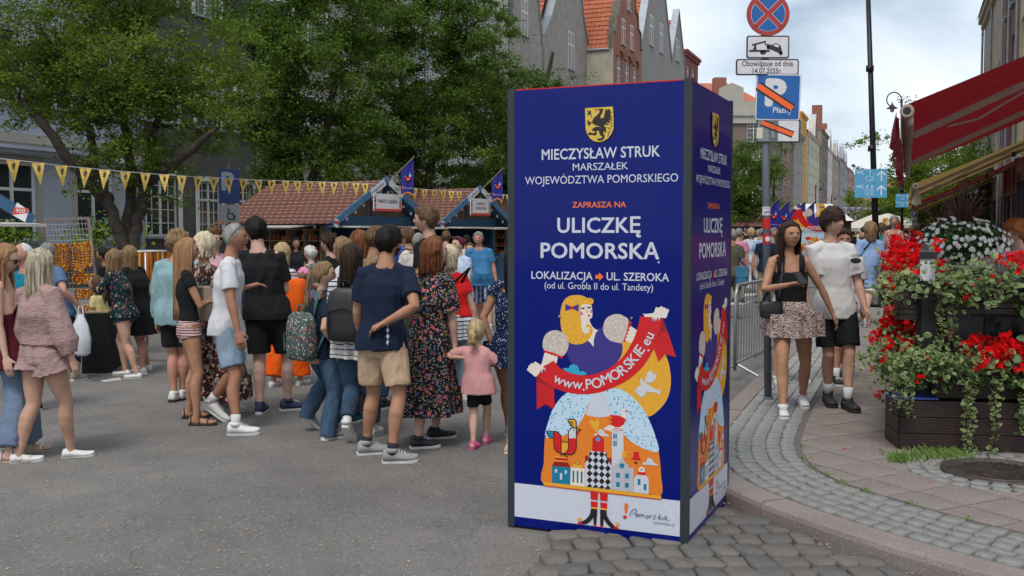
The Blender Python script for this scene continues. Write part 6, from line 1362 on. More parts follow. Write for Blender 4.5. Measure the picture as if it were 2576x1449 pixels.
# ---- awnings
ARED=mat('awning red',s2l(104,6,16),.8,.08,3);AYEL=mat('awning straw',s2l(176,146,92),.8,.10,2.5);ABAR=mat('awning bar beige',s2l(158,138,126),.5,.08,4);AREDD=mat('awning bar red',s2l(110,44,40),.6,.1)
for m_,c_ in ((ARED,s2l(150,10,26)),(AYEL,s2l(200,168,104))):
 t_,p_=nodes(m_);tr=t_.nodes.new('ShaderNodeBsdfTranslucent');tr.inputs[0].default_value=c_+(1,);mxs=t_.nodes.new('ShaderNodeMixShader');mxs.inputs[0].default_value=.22;t_.links.new(p_.outputs[0],mxs.inputs[1]);t_.links.new(tr.outputs[0],mxs.inputs[2]);t_.links.new(mxs.outputs[0],t_.nodes['Material Output'].inputs[0])
PR=Vector((SD.y,-SD.x,0))
def awning(label,Yn,Yf,c,zb,m,armx,reach=4.0,slope=.47,valance=True,stripes=None):
 A_ = Vector((Yn * SD.x / SD.y + c, Yn, zb)); L_ = (Yf - Yn) / SD.y; o = thing('awning', label, 'awning', tuple(A_), SA)       # local x along the street, -y towards the wall
 n=10;k=10;vs=[]
 for i in range(n+1):
  for j in range(k+1):
   t=j/k;vs.append((L_*i/n,-reach*t,slope*reach*t+.06-.10*math.sin(math.pi*t)*(1+.1*math.sin(i*1.3))))
 b=MB();b.add(vs,[(i*(k+1)+j,i*(k+1)+j+1,(i+1)*(k+1)+j+1,(i+1)*(k+1)+j) for i in range(n) for j in range(k)],m);b.build('fabric',o,True)
 b=MB();b.tube([(-.05,0,0),(L_+.05,0,0)],.048,ABAR,14);b.box((-.02,-.05,-.11),(L_,-.01,-.05),ABAR);b.build('front_bar',o,True);b=MB();b.tube([(-.075,0,0),(-.052,0,0)],[.048,.055],ABAR,14);b.tube([(-.078,0,0),(-.076,0,0)],.030,BLKF,14);b.build('end_cap',o)
 for ax in armx:
  b=MB();b.beam((ax,-.05,-.06),(ax+.0,-reach*.55,slope*reach*.55-.10),.035,.06,ABAR);b.beam((ax,-reach*.55,slope*reach*.55-.10),(ax,-reach,slope*reach-.12),.035,.06,ABAR);b.box((ax-.045,-reach*.55-.04,slope*reach*.55-.16),(ax+.045,-reach*.55+.04,slope*reach*.55-.03),BLKF);b.build('folding_arm',o)
 b=MB();pts=[(armx[0]+.04,-.35,.02)]+[(armx[0]+.05,-reach*t,slope*reach*t-.16-.05*math.sin(t*14)) for t in np.linspace(.15,.95,12)];b.tube(pts,.012,ABAR,5);b.build('cable',o)
 if valance:
  vs=[];nn=int(L_/.12)
  for i in range(nn+1):
   x=L_*i/nn;ph=(x%.9)/.9;d=.20+.07*abs(math.sin(math.pi*ph));vs += [(x,.075+.012*math.sin(i),.0),(x,.085+.03*math.sin(i*.9),-d*.5),(x,.08+.05*math.sin(i*.7),-d)]
  b=MB();b.add(vs,[(3*i+j,3*i+3+j,3*i+4+j,3*i+1+j) for i in range(nn) for j in (0,1)],m);b.build('valance',o,True)
 b=MB();b.tube([(0,-reach,slope*reach+.06),(L_,-reach,slope*reach+.06)],.09,AREDD,10);b.build('roller',o,True)
 return o
awning('large dark red awning with beige folding arms over the terrace',8.1,16.0,-.02,2.65,ARED,[1.5,5.6])
awning('straw coloured awning behind the large red one',20.5,30,.15,2.62,AYEL,[.8,5])
awning('third awning, dark red over warm lit stripes, farther down the street',34,44,.25,2.62,ARED,[.8,5])
awning('small yellow striped awning farthest along the right side',47,55,.3,2.6,mat('awning bright yellow',s2l(236,170,50),.7,.1,3),[.8,4],valance=False)
pq=W(2305,500,21);pn=thing('hanging_pennant','small cream fabric pennant hanging from the straw awning bar','pennant',(pq.x,pq.y,pq.z));b=MB();b.add([(0,0,.3),(.12,.02,-.1),(.0,-.02,-.14),(-.1,0,-.1)],[(0,1,2),(0,2,3)],mat('pennant cream',s2l(198,194,176),.8,.1));b.build('cloth',pn)
RF=thing('restaurant_front','dark glazed restaurant front with black frames behind the terrace','shop front',tuple(rloc(33.5,0)),ROT_R);b=MB()
b.box((0,-.4,0),(21,-.1,.5),DW);b.build('base',RF);b=MB();b.box((0,-.3,.5),(21,-.25,3.3),GLASS);b.build('pane',RF)
for k in range(15): b=MB();b.box((k*1.5,-.38,.5),(k*1.5+.1,-.24,3.4),BLKF);b.build('mullion',RF)
b=MB();b.box((0,-.39,3.3),(21,-.1,3.6),BLKF);b.build('fascia',RF)
# ================================================================ PEOPLE
def union(b,voxel,m,name='body',smooth=2,folds=0.0,fscale=1.0,fdir=(1,1,.42),seed=0,cut=None):
 """grow one continuous surface over the shapes in b"""
 o=bpy.data.objects.new('u',b.mesh('u'));r=o.modifiers.new('r','REMESH');r.mode='VOXEL';r.voxel_size=voxel;r.adaptivity=0
 s=o.modifiers.new('s','SMOOTH');s.factor=.5;s.iterations=smooth
 me=evaluated(o);me.name=name;me.materials.clear();me.materials.append(m)
 if folds:
  n=len(me.vertices);co=np.empty(n*3);me.vertices.foreach_get('co',co);co=co.reshape(-1,3);no_=np.empty(n*3);me.vertices.foreach_get('normal',no_);no_=no_.reshape(-1,3)
  rg=np.random.default_rng(seed);d=np.zeros(n);p=co*np.array(fdir)*fscale
  for k,(f,a_) in enumerate(((19,.42),(34,.30),(60,.18),(105,.10))):
   for _ in range(2):
    v=rg.normal(size=3);v /= np.linalg.norm(v);v2=rg.normal(size=3);ph=rg.uniform(0,6,2);d += a_*(1-2*np.abs(np.sin(p @ v*f*.9+1.2*np.sin(p @ v2*f*.4+ph[1])+ph[0])))*.7
  co += no_*(d*folds)[:,None];me.vertices.foreach_set('co',co.ravel());me.update()
 me.polygons.foreach_set('use_smooth',[True]*len(me.polygons));return me
def put(me,name,parent): o=bpy.data.objects.new(name,me);C.objects.link(o);o.parent=parent;return o
def skin(c,name): return SK.setdefault(name,mk_skin(name,c))
def mk_skin(name,c):
 m=mat('skin '+name,c,.55,.14,11,.12,120,spec=.2);m.node_tree.nodes['Principled BSDF'].inputs['Subsurface Weight'].default_value=.0;return m
SK={}
SK_T=mk_skin('tanned',(.40,.205,.125));SK_L=mk_skin('light',(.50,.29,.205));SK_P=mk_skin('pale',(.55,.34,.26));SK_D=mk_skin('sunburnt',(.36,.175,.11));SK_R=mk_skin('ruddy',(.48,.235,.165))
def hairmat(name,c1,c2):
 m=mat('hair '+name,c1,.6,var=0,spec=.15);t,p=nodes(m);n=tex(t,'Noise',55,mscale=(1,1,.06),Detail=4.0);n2=tex(t,'Noise',7,Detail=2.0)
 f=math_(t,'ADD',math_(t,'MULTIPLY',n.outputs[0],.7),math_(t,'MULTIPLY',n2.outputs[0],.3));t.links.new(ramp(t,f,[(.36,c1),(.66,c2)]),p.inputs['Base Color']);addbump(m,n.outputs[0],.7,.006);return m
HB=hairmat('black',(.006,.005,.005),(.022,.016,.013));HD=hairmat('dark brown',(.014,.008,.006),(.055,.031,.019));HM=hairmat('brown',(.06,.034,.018),(.16,.095,.05));HL=hairmat('light brown',(.13,.08,.04),(.30,.19,.10))
HBL=hairmat('blond',(.24,.16,.075),(.58,.44,.24));HPB=hairmat('platinum',(.34,.27,.17),(.72,.63,.45));HA=hairmat('auburn',(.085,.028,.012),(.24,.09,.04));HG=hairmat('grey',(.12,.11,.10),(.34,.32,.30));HW=hairmat('white',(.42,.41,.39),(.72,.71,.68));HRD=hairmat('maroon',(.05,.008,.015),(.14,.025,.035));HGI=hairmat('ginger',(.22,.07,.02),(.45,.17,.06));HAB=hairmat('ash blond',(.16,.125,.085),(.60,.52,.38));HSB=hairmat('strawberry',(.20,.10,.045),(.40,.23,.12))
def cloth(name,c,rough=.85,var=.08,bump=.25): return mat('cloth '+name,c,rough,var,5,bump,260,spec=.2)
def stripes(name,c1,c2,n,frac=.3,axis=2):
 m=mat('cloth '+name,c1,.85,var=0,spec=.2);t,p=nodes(m);tcn=t.nodes.new('ShaderNodeTexCoord');sx=t.nodes.new('ShaderNodeSeparateXYZ');t.links.new(tcn.outputs['Object'],sx.inputs[0]);nz=tex(t,'Noise',5,Detail=1.0)
 z=math_(t,'ADD',sx.outputs[axis],math_(t,'MULTIPLY',nz.outputs[0],.03));f=math_(t,'FRACT',math_(t,'MULTIPLY',z,float(n)));t.links.new(vmix(t,math_(t,'LESS_THAN',f,frac),c1,c2),p.inputs['Base Color']);return m
def speckle(name,base,cols,scale,thr=.3,scale2=None):
 """small blooms of several colours scattered over a ground"""
 m=mat('cloth '+name,base,.85,var=0,spec=.2);t,p=nodes(m);c=base
 for k,(col,sc_,th) in enumerate([(c_,scale*(1+.23*i),thr*(1-.12*(i%3))) for i,c_ in enumerate(cols)]):
  v=tex(t,'Voronoi',sc_,mscale=(1+.13*k,1+.07*k,1+.1*k));sp=t.nodes.new('ShaderNodeSeparateColor');t.links.new(v.outputs['Color'],sp.inputs[0]);nz=tex(t,'Noise',sc_*3,Detail=1.0)
  d=math_(t,'ADD',v.outputs['Distance'],math_(t,'MULTIPLY',math_(t,'SUBTRACT',nz.outputs[0],.5),.5));f=math_(t,'MULTIPLY',math_(t,'LESS_THAN',d,th),math_(t,'GREATER_THAN',sp.outputs[k%3],.35))
  c=vmix(t,f,c,col)
 t.links.new(c,p.inputs['Base Color']);return m
def plaid(name,c1,c2,c3,n):
 m=mat('cloth '+name,c1,.85,var=0,spec=.2);t,p=nodes(m);tcn=t.nodes.new('ShaderNodeTexCoord');sx=t.nodes.new('ShaderNodeSeparateXYZ');t.links.new(tcn.outputs['Object'],sx.inputs[0]);fs=[]
 for ax in (0,2): fs.append(math_(t,'LESS_THAN',math_(t,'FRACT',math_(t,'MULTIPLY',sx.outputs[ax],float(n))),.45))
 c=vmix(t,fs[0],c1,c2);c=vmix(t,math_(t,'MULTIPLY',fs[1],.6),c,c3);t.links.new(c,p.inputs['Base Color']);return m
def denim(name,c): m=mat('denim '+name,c,.9,.28,4,.4,300,spec=.15);return m
# ---- head
def head_fn(d):
 x,y,z=d;X,Y_,Z=.352*x,.43*y,.5*z
 if z<0:
  X *= 1-.34*(-z) ** 1.4
  if y<0: Y_ *= 1-.62*(-z) ** 1.1
  else: Y_ *= 1-.14*(-z) ** 1.5
 else:
  X *= 1+.03*z
  if y<0: Y_ *= 1.06
 if y>.1:
  w=min(1,(y-.1)/.3);Y_=Y_-.02*w*max(0,1-abs(x)*1.6)
  if Z<.10: a_=.105*max(0,min(1,(.10-Z)/.19)) if Z>-.09 else .105*max(0,1-(-.09-Z)/.045)
  else: a_=0
  Y_ += w*a_*math.exp(-(X/(.036+.02*max(0,min(1,(.1-Z)/.2)))) ** 2)
  Y_ -= w*.040*math.exp(-((abs(X)-.135)/.065) ** 2-((Z-.035)/.045) ** 2)
  Y_ += w*.014*math.exp(-((abs(X)-.12)/.09) ** 2-((Z-.105)/.03) ** 2)
  Y_ += w*.026*math.exp(-(X/.085) ** 2-((Z+.215)/.04) ** 2)+w*.036*math.exp(-(X/.10) ** 2-((Z+.40)/.07) ** 2)-w*.014*math.exp(-(X/.09) ** 2-((Z+.30)/.03) ** 2)
 return (X,Y_,Z)
def sphere_dirs(nl,no_): return [(max(math.sin(math.pi*i/nl),1e-3)*math.sin(2*math.pi*j/no_),max(math.sin(math.pi*i/nl),1e-3)*math.cos(2*math.pi*j/no_),-math.cos(math.pi*i/nl)) for i in range(nl+1) for j in range(no_)]
def sphere_faces(nl,no_): return [(i*no_+(j+1)%no_,i*no_+j,(i+1)*no_+j,(i+1)*no_+(j+1)%no_) for i in range(nl) for j in range(no_)]+[tuple(range(no_)),tuple(reversed(range(nl*no_,nl*no_+no_)))]
HEADV={}
def head_geo(lod):
 k=(40,56) if lod==0 else (26,36) if lod==1 else (12,16)
 if k not in HEADV: HEADV[k]=([head_fn(d) for d in sphere_dirs(*k)],sphere_faces(*k),sphere_dirs(*k))
 return HEADV[k]
def hair_thr(az,style):
 """height (unit sphere) above which hair grows, az 0 = front, pi = back"""
 f={'fringe': .30,'short': .60,'long': .66,'bald': 9,'buzz': .62,'curly': .52,'bob': .42}.get(style,.6)
 a_=math.degrees(abs(az));K=[(0,f),(32,f),(58,f*.75 if style != 'short' else .42),(74,.02),(92,-.02),(112,-.30),(135,-.62),(180,-.70)]
 if style=='bald': K=[(0,2),(75,1.5),(85,.25),(100,.35),(112,-.2),(135,-.55),(180,-.6)]
 for (a0,v0),(a1,v1) in zip(K[:-1],K[1:]):
  if a0 <= a_ <= a1: return v0+(v1-v0)*(a_-a0)/(a1-a0)
 return K[-1][1]
def make_hair(P,style,m,hh,Mh,length,lod,rnd,vol=1.0,ear=False):
 """Mh places the head; length in metres below the head centre"""
 b=MB();k=(36,48) if lod==0 else (24,32) if lod==1 else (10,14);ds=sphere_dirs(*k);fs=sphere_faces(*k);vs=[]
 th={'short': .06,'buzz': .02,'fringe': .085,'curly': .13,'long': .075,'bob': .10,'pony': .05,'bald': .02,'bun': .05}[style]*vol;st={'pony': 'long','bun': 'long'}.get(style,style)
 for d in ds:
  az=math.atan2(abs(d[0]),d[1]);t_=hair_thr(az,st);q=max(0,min(1,(d[2]-t_+.06)/.14));q=q*q*(3-2*q);v=Vector(head_fn(d));rr=v.length
  ns=noise_(d,6 if style != 'curly' else 9,rnd);amp={'buzz': .1,'curly': .75,'short': .45}.get(style,.25)
  o=th*q*(1+amp*ns)*(1.25 if d[2]>.5 and style in ('short','fringe') else 1)-.035*(1-q)
  vs.append(Mh @ (v*(1+o/rr)*hh))
 b.add(vs,fs,m)
 def surf(az, z):  # point on the head surface at azimuth az (0 front, + right) and unit height z
  z=max(-.98,min(.98,z));r_=math.sqrt(1-z*z);d=(r_*math.sin(az),r_*math.cos(az),z);return Vector(head_fn(d)),Vector(d)
 Rm=random.Random(rnd)
 if style in ('long','bob','pony','bun') and lod<3:
  n={0: 130,1: 70,2: 26}[lod]
  for i in range(n):
   az=R(Rm.uniform(66,180))*Rm.choice((-1,1)) if style != 'bob' else R(Rm.uniform(58,180))*Rm.choice((-1,1));pts=[]
   part=R(Rm.uniform(-20,20));p0,_=surf(az*.6+part*.3,.93);p1,_=surf(az*.92,.6);p2,_=surf(az,.15);out=(1+th*1.15+Rm.uniform(0,.05))
   pts=[p0*(1+th),p1*(out),p2*(out+.02)]
   if style in ('pony','bun'):
    tgt=Vector((0,-.50,.12)) if style=='pony' else Vector((0,-.52,.2));pts=[p0*(1+th),p1*(1+th*1.05),p2.lerp(tgt,.45)*1.05 if p2.y>-.2 else p2*(1+th),tgt]
    b.tube([Mh @ (p*hh) for p in pts],[(.03*hh,.012*hh),(.05*hh,.015*hh),(.04*hh,.015*hh),(.02*hh,.012*hh)],m,5,ref=(0,1,0));continue
   L_=length/hh*Rm.uniform(.86,1.06);zend=-L_;side=math.sin(az);back=math.cos(az);q2=p2*(out+.02);nn=5
   wv=Rm.uniform(0,6);wa=.045*vol if style=='long' else .03
   for j in range(1,nn+1):
    t=j/nn;z=q2.z+(zend-q2.z)*t;pull=.78-.12*t;pts.append(Vector((q2.x*(pull+(.22 if L_>1 else .16))+wa*math.sin(t*6+wv)*t,q2.y*(1.0 if back<0 else .7)-.05*t*(1 if back<0 else -1)+wa*math.cos(t*5+wv)*t,z)))
   w=.058*hh*(1.3 if lod else 1)*(1.5 if lod==2 else 1);rs=[(w,w*.35)]*3+[(w*(1-.75*(j/nn) ** 2),w*.35*(1-.6*j/nn)) for j in range(1,nn+1)];wp=[]
   for j,p in enumerate(pts):
    wpnt=Mh @ (p*hh)
    if j > 3: wpnt = Mh @ (Vector((p.x, p.y, pts[3].z)) * hh) + Vector((0, 0, (p.z - pts[3].z) * hh))      # hangs straight down
    wp.append(wpnt)
   b.tube(wp,rs,m,5,ref=(0,1,0))
  if style=='pony':
   for i in range(26 if lod<2 else 8):
    a_=Rm.uniform(0,6.28);r_=.06*Rm.random();s=Vector((r_*math.cos(a_),-.52,.12+r_*math.sin(a_)));pts=[Mh @ (s*hh)];base=pts[0];back=(Mh.to_3x3() @ Vector((0,-1,0))).normalized()
    for j in range(1,6): t=j/5;pts.append(base+back*hh*(.16*math.sin(t*2.2))+Vector((Rm.uniform(-.03,.03)*t,Rm.uniform(-.03,.03)*t,0))-Vector((0,0,length*t*t*.6+length*t*.4))+Vector((r_*math.cos(a_)*hh*t,0,0)))
    b.tube(pts,[(.03*hh,.02*hh),(.07*hh,.03*hh),(.08*hh,.03*hh),(.07*hh,.03*hh),(.05*hh,.02*hh),(.008*hh,.006*hh)],m,5)
  if style=='bun': b.ball(tuple(Mh @ (Vector((0,-.56,.22))*hh)),.17*hh,m,12,8)
 if style in ('short','fringe','curly') and lod<2:
  n={'short': 320,'fringe': 420,'curly': 260}[style]
  for i in range(n):
   az=R(Rm.uniform(0,180))*Rm.choice((-1,1));t_=hair_thr(abs(az),st);z=Rm.uniform(max(-.6,t_-.02),.97) if t_<.95 else .96;p,d=surf(az,z);s=p*(1+th*.9)
   if style=='curly': c=Mh @ (p*(1+th*Rm.uniform(.7,1.25))*hh);b.ball(tuple(c),hh*Rm.uniform(.035,.06),m,6,4);continue
   v0=Vector((d[0]*.8+Rm.uniform(-.25,.25),.45+Rm.uniform(-.2,.2),-.75+(.5 if style=='short' else 0)));dr=(v0-d*v0.dot(d)).normalized();L2=(.08 if style=='short' else .19)*Rm.uniform(.6,1.2)
   e_=s+dr*L2*.6+d*(.022 if style=='short' else .006);e2=s+dr*L2-d*(.0 if style=='short' else .025);b.tube([Mh @ (s*hh*.985),Mh @ (e_*hh),Mh @ (e2*hh)],[.026*hh,.018*hh,.003*hh],m,4,cap=False)
 o=b.build('hair',P,True);return o
def noise_(d,f,seed): return math.sin(d[0]*f+seed)*math.sin(d[1]*f*1.3+seed*2)+.5*math.sin(d[2]*f*2.1+d[0]*f*1.7+seed)*math.sin(d[1]*f*2.7)
TORSO={'m': [(.452,.060,.050),(.48,.081,.064),(.515,.086,.064),(.56,.080,.058),(.61,.076,.054),(.66,.081,.058),(.71,.090,.063),(.755,.092,.060),(.79,.080,.050),(.815,.058,.042),(.845,.038,.038)],
   'f': [(.452,.062,.052),(.48,.092,.068),(.515,.098,.068),(.56,.084,.057),(.61,.074,.050),(.655,.078,.055),(.70,.087,.066),(.75,.088,.058),(.785,.074,.047),(.812,.050,.037),(.845,.030,.031)],
   'c': [(.44,.060,.052),(.47,.082,.066),(.51,.086,.068),(.56,.082,.066),(.61,.080,.064),(.66,.083,.062),(.70,.087,.060),(.74,.085,.054),(.77,.070,.045),(.79,.046,.036),(.81,.032,.032)]}
class Person: pass
def person(label,head,feet=None,yaw=0,Y=None,H=None,sex='f',skin=SK_L,hair=('long',HM,.3),hy=None,hp=0,arms=('down','down'),lod=1,wt=1.0,top=None,bottom=None,shoes=None,zg=0.0,group=None,tw=0,child=False,fyaw=(0,0),hips=None,face=True,belly=0,hood=False,seated=False,glasses=None,beard=None,seed=None,earvis=True,mw=None):
 """head: (px,py) of the top of the head; feet: left and right foot on the ground as (px,py[,heel lift])"""
 rnd=seed if seed is not None else sum(map(ord,label))%97
 wt=wt*{'m': .89,'f': .94,'c': .95}[sex]
 if feet: fw=[G(f[0],f[1],zg) for f in feet];root=(fw[0]+fw[1])/2
 else: root=W(head[0],583,Y);root.z=zg;fw=None
 Yr=root.y;ht=W(head[0],head[1],Yr);H=H or (ht.z-zg) ;ya=R(yaw);P=thing('person',label,'person',tuple(root),-ya,group)
 inv=Matrix.Rotation(ya,3,'Z');L=lambda w: inv @ (w-root)
 hl=L(Vector((ht.x,Yr,zg)));off=Vector((hl.x,hl.y,0));hs=1.0
 hh=(.137 if not child else .137+.05*max(0,(1.55-H)/.6))*H;
 if fw: F_=[L(f) for f in fw]
 else: F_=[Vector((-.055*H,0,0)),Vector((.055*H,0,0))]
 lift=[(f[2] if feet and len(f)>2 else 0) for f in (feet or ((0,0),(0,0)))]
 pz=.52*H if not child else .50*H
 pel=Vector((off.x*.35,off.y*.35,pz)) if hips is None else Vector((L(W(hips,583,Yr)).x,L(W(hips,583,Yr)).y,pz))
 ank=[Vector((F_[i].x,F_[i].y,.045*H+lift[i])) for i in (0,1)];hipx=.052*H*(1 if sex != 'c' else .9)
 tL,sL=.248*H,.232*H;tt=(tL+sL)*.995
 for i in (0,1):
  hj=pel+Vector(((-1,1)[i]*hipx,0,0));dxy=math.hypot(hj.x-ank[i].x,hj.y-ank[i].y)
  if dxy<tt: pz=min(pz,ank[i].z+math.sqrt(tt*tt-dxy*dxy))
 pel.z=pz
 if seated: pel.z=.30*H+.0
 def ik(a,c,l1,l2,hint):
  d=c-a;D=d.length;Dm=(l1+l2)*.998
  if D>Dm: c=a+d*(Dm/D);d=c-a;D=Dm
  x=(l1*l1-l2*l2+D*D)/(2*D);h=math.sqrt(max(0,l1*l1-x*x));dn=d/D;hv=hint-dn*hint.dot(dn);hv=hv.normalized() if hv.length>1e-4 else Vector((0,1,0));return a+dn*x+hv*h,c
 zsh=H*(.845 if sex != 'c' else .81)
 neck=Vector((off.x*.93,off.y*.93,zsh));dz0=pz-.52*H
 def spine(z): t=max(0,min(1,(z-pz)/(zsh-pz)));return pel.lerp(neck,t).xy
 vox={0: .0085,1: .012,2: .02}[lod];n_={0: 16,1: 14,2: 8}[lod]
 tw_=R(tw);sx,sy=math.cos(-tw_),math.sin(-tw_);twx=Vector((sx,sy,0));twy=Vector((-sy,sx,0))
 def ring_pts(secs,zshift=0,ease=0,wts=1.0):
  pts,rr=[],[]
  for z,rx,ry in secs:
   zz=z*H+dz0*(1 if z<.6 else max(0,(.845-z)/.245));c=spine(zz);b_=belly*math.exp(-((z-.60)/.06) ** 2);pts.append(Vector((c.x,c.y+(b_*.5)*H,zz)));rr.append(((rx*wts+ease)*H,(ry*wts+ease+b_)*H))
  return pts,rr
 secs=TORSO[sex];w_=wt
 b=MB();pts,rr=ring_pts(secs,wts=w_);
 def oval(b,pts,rr,m=None,n=n_,tops=True):
  vs=[];k=len(pts);p_=2.3
  for i,(c,(rx,ry)) in enumerate(zip(pts,rr)):
   t=i/(k-1);ax=Vector((1,0,0)).lerp(twx,t).normalized();ay=Vector((0,1,0)).lerp(twy,t).normalized()
   for j in range(n*2): a_=math.pi*j/n;ca,sa=math.cos(a_),math.sin(a_);q=(abs(ca) ** p_+abs(sa) ** p_) ** (-1/p_);vs.append(c+ax*rx*ca*q+ay*ry*sa*q)
  n2=n*2;fs=[(i*n2+j,i*n2+(j+1)%n2,(i+1)*n2+(j+1)%n2,(i+1)*n2+j) for i in range(k-1) for j in range(n2)]+[tuple(reversed(range(n2))),tuple((k-1)*n2+j for j in range(n2))];b.add(vs,fs,m)
 oval(b,pts,[(a_*.97,c_*.97) for a_,c_ in rr])
 hyr=R(hy-yaw) if hy is not None else tw_;hc=Vector((off.x+math.sin(hyr)*.018*H,off.y+.002*H+math.cos(hyr)*.016*H,H-hh*.5));
 Mh=Matrix.Translation(hc) @ Matrix.Rotation(-hyr,4,'Z') @ Matrix.Rotation(-R(hp),4,'X')
 nr={'m': .0325,'f': .027,'c': .028}[sex]*H*(1+(wt-1)*.5)
 nb=Mh @ Vector((0,-.06*hh,-.22*hh));b.tube([neck+Vector((0,-.006*H,-.03*H)),neck.lerp(nb,.5),nb],[nr*1.25,nr*1.0,nr*1.02],None,n_)
 hv,hf,hd=head_geo(lod);b.add([Mh @ (Vector(v)*hh) for v in hv],hf)
 if lod<2:
  for s_ in (-1,1): b.ball(tuple(Mh @ Vector((s_*.325*hh,-.03*hh,-.02*hh))),(.04*hh,.075*hh,.12*hh) if abs(math.cos(hyr))>.6 else (.07*hh,.05*hh,.12*hh),None,8,6)
 thw={'m': .050,'f': .053,'c': .045}[sex]*(1+(wt-1)*.7);knees=[];legs=[]
 for i in (0,1):
  s_=(-1,1)[i];hj=pel+Vector((s_*hipx,0,.0))
  if seated: kn=hj+Vector((s_*.02,tL,.01));an=kn+Vector((0,0,-sL));ank[i]=an
  else: kn,an=ik(hj,ank[i],tL,sL,Vector((s_*.12+math.sin(R(fyaw[i])) ,math.cos(R(fyaw[i])) ,0.05)))
  knees.append(kn);legs.append((hj,kn,an));d=(an-kn).normalized();bk=(kn-hj).cross(an-kn);bkv=Vector((0,-1,0))
  P_=[hj+Vector((0,0,.02*H)),hj.lerp(kn,.35),hj.lerp(kn,.7),kn+Vector((0,.004*H,0)),kn.lerp(an,.28)+bkv*.010*H,kn.lerp(an,.45)+bkv*.008*H,kn.lerp(an,.75),an,an+Vector((0,.0,-.02*H))]
  k_=1+(wt-1)*.6;r_=[thw*1.04*H,thw*.95*H,thw*.76*H,.031*k_*H,.0335*k_*H,.031*k_*H,.022*k_*H,.0185*H,.019*H];b.tube(P_,r_,None,n_)
 shw={'m': .101,'f': .088,'c': .080}[sex]*H*(1+(wt-1)*.6);uL,fL=.172*H,.148*H;A_=[]
 PRE={'down': (.135,.02,.465),'downf': (.12,.09,.50),'downb': (.135,-.07,.49),'fold': (-.03,.115,.655),'hip': (.10,-.045,.57),'front': (.045,.17,.60),'low': (.03,.14,.52),'phone': (.03,.19,.66),'back': (.03,-.10,.55),'chest': (.02,.15,.70),'strap': (.06,.10,.72),'face': (.03,.13,.86),'reach': (.12,.26,.60),'lap': (.05,.22,.36)}
 for i in (0,1):
  s_=(-1,1)[i];sj=neck+twx*(s_*shw)+Vector((0,0,-.048*H)) ;a_=arms[i];curl_=.5;hint=Vector((s_*.5,-1,-.4));spec_hand=None
  if isinstance(a_,str): q=PRE[a_];wr=Vector((q[0]*s_,q[1],q[2]))*H;base=Vector((spine(wr.z).x,spine(wr.z).y,0)) if wr.z>pz*.8 else Vector((pel.x,pel.y,0));wr=base+twx*wr.x+twy*wr.y+Vector((0,0,wr.z));hint=Vector((s_*1.2,-.5,-.2)) if a_ in ('fold','chest','hip','back') else hint
  else: wv=W(a_[0],a_[1],Yr+(a_[2] if len(a_)>2 else 0));wr=L(wv);hint=Vector(a_[3]) if len(a_)>3 else hint
  el,wr=ik(sj,wr,uL,fL,hint);ar={'m': .0275,'f': .0235,'c': .023}[sex]*H*(1+(wt-1)*.8)
  b.tube([neck+twx*(s_*shw*.45)+Vector((0,0,-.028*H)),sj+Vector((0,0,-.002*H)),sj.lerp(el,.3),sj.lerp(el,.7),el,el.lerp(wr,.25),el.lerp(wr,.7),wr],[ar*1.0,ar*1.28,ar*1.15,ar*1.0,ar*.86,ar*.92,ar*.68,ar*.55],None,n_)
  A_.append((sj,el,wr))
  fd = (wr - el).normalized(); sd = twx * s_; pn = fd.cross(Vector((0, 1, 0)) if abs(fd.z) > .7 else Vector((0, 0, 1))).normalized(); wd = fd.cross(pn).normalized()   # pn: across thickness; wd: width of the palm
  if abs(fd.z)>.7: wd,pn=pn.cross(fd).normalized()*1,pn
  pl=.058*H;hw=.0235*H if sex != 'f' else .021*H
  b.tube([wr,wr+fd*pl*.5,wr+fd*pl],[(ar*.5,ar*.5),(hw*.55 if 0 else ar*.55,ar*.5),(ar*.55,ar*.45)],None,8)
  if lod<2:
   inw=-sd if abs(fd.z)>.7 else Vector((0,0,-1)) if abs(fd.z)<.5 else -sd
   inw=(inw-fd*inw.dot(fd)).normalized();wdv=fd.cross(inw).normalized();pc=wr+fd*pl*.55
   vs=[];b.tube([wr+fd*.004,wr+fd*pl*.35,wr+fd*pl*.8,wr+fd*pl],[(hw*.8,ar*.42),(hw*1.0,ar*.46),(hw*1.02,ar*.40),(hw*.95,ar*.34)],None,10,ref=tuple(wdv))
   for k in range(4):
    u=(k-1.5)/1.5;fl=(.043,.049,.047,.037)[k]*H;b0=wr+fd*pl*.92+wdv*u*hw*.74;d1=(fd*.9+inw*.35).normalized();d2=(fd*.45+inw*.9).normalized();fr=.0046*H*(1 if k<3 else .88);p1=b0+d1*fl*.45;p2=p1+(d1+d2).normalized()*fl*.3;b.tube([b0-fd*.01,b0+d1*fl*.2,p1,p2,p2+d2*fl*.25],[fr*1.15,fr*1.1,fr,fr*.9,fr*.65],None,6)
   th_=wdv*(1 if (wdv.y>0 or abs(fd.z)<.7) else -1);tb=wr+fd*pl*.2+th_*hw*.7;t1=tb+(fd*.7+th_*.7).normalized()*.026*H+inw*.006*H;t2=t1+(fd*.95+inw*.3).normalized()*.022*H;b.tube([tb-th_*hw*.4,tb,t1,t2],[.0065*H,.0068*H,.0055*H,.0042*H],None,6)
 body=put(union(b,vox,skin,'body',1 if lod<2 else 2),'body',P)
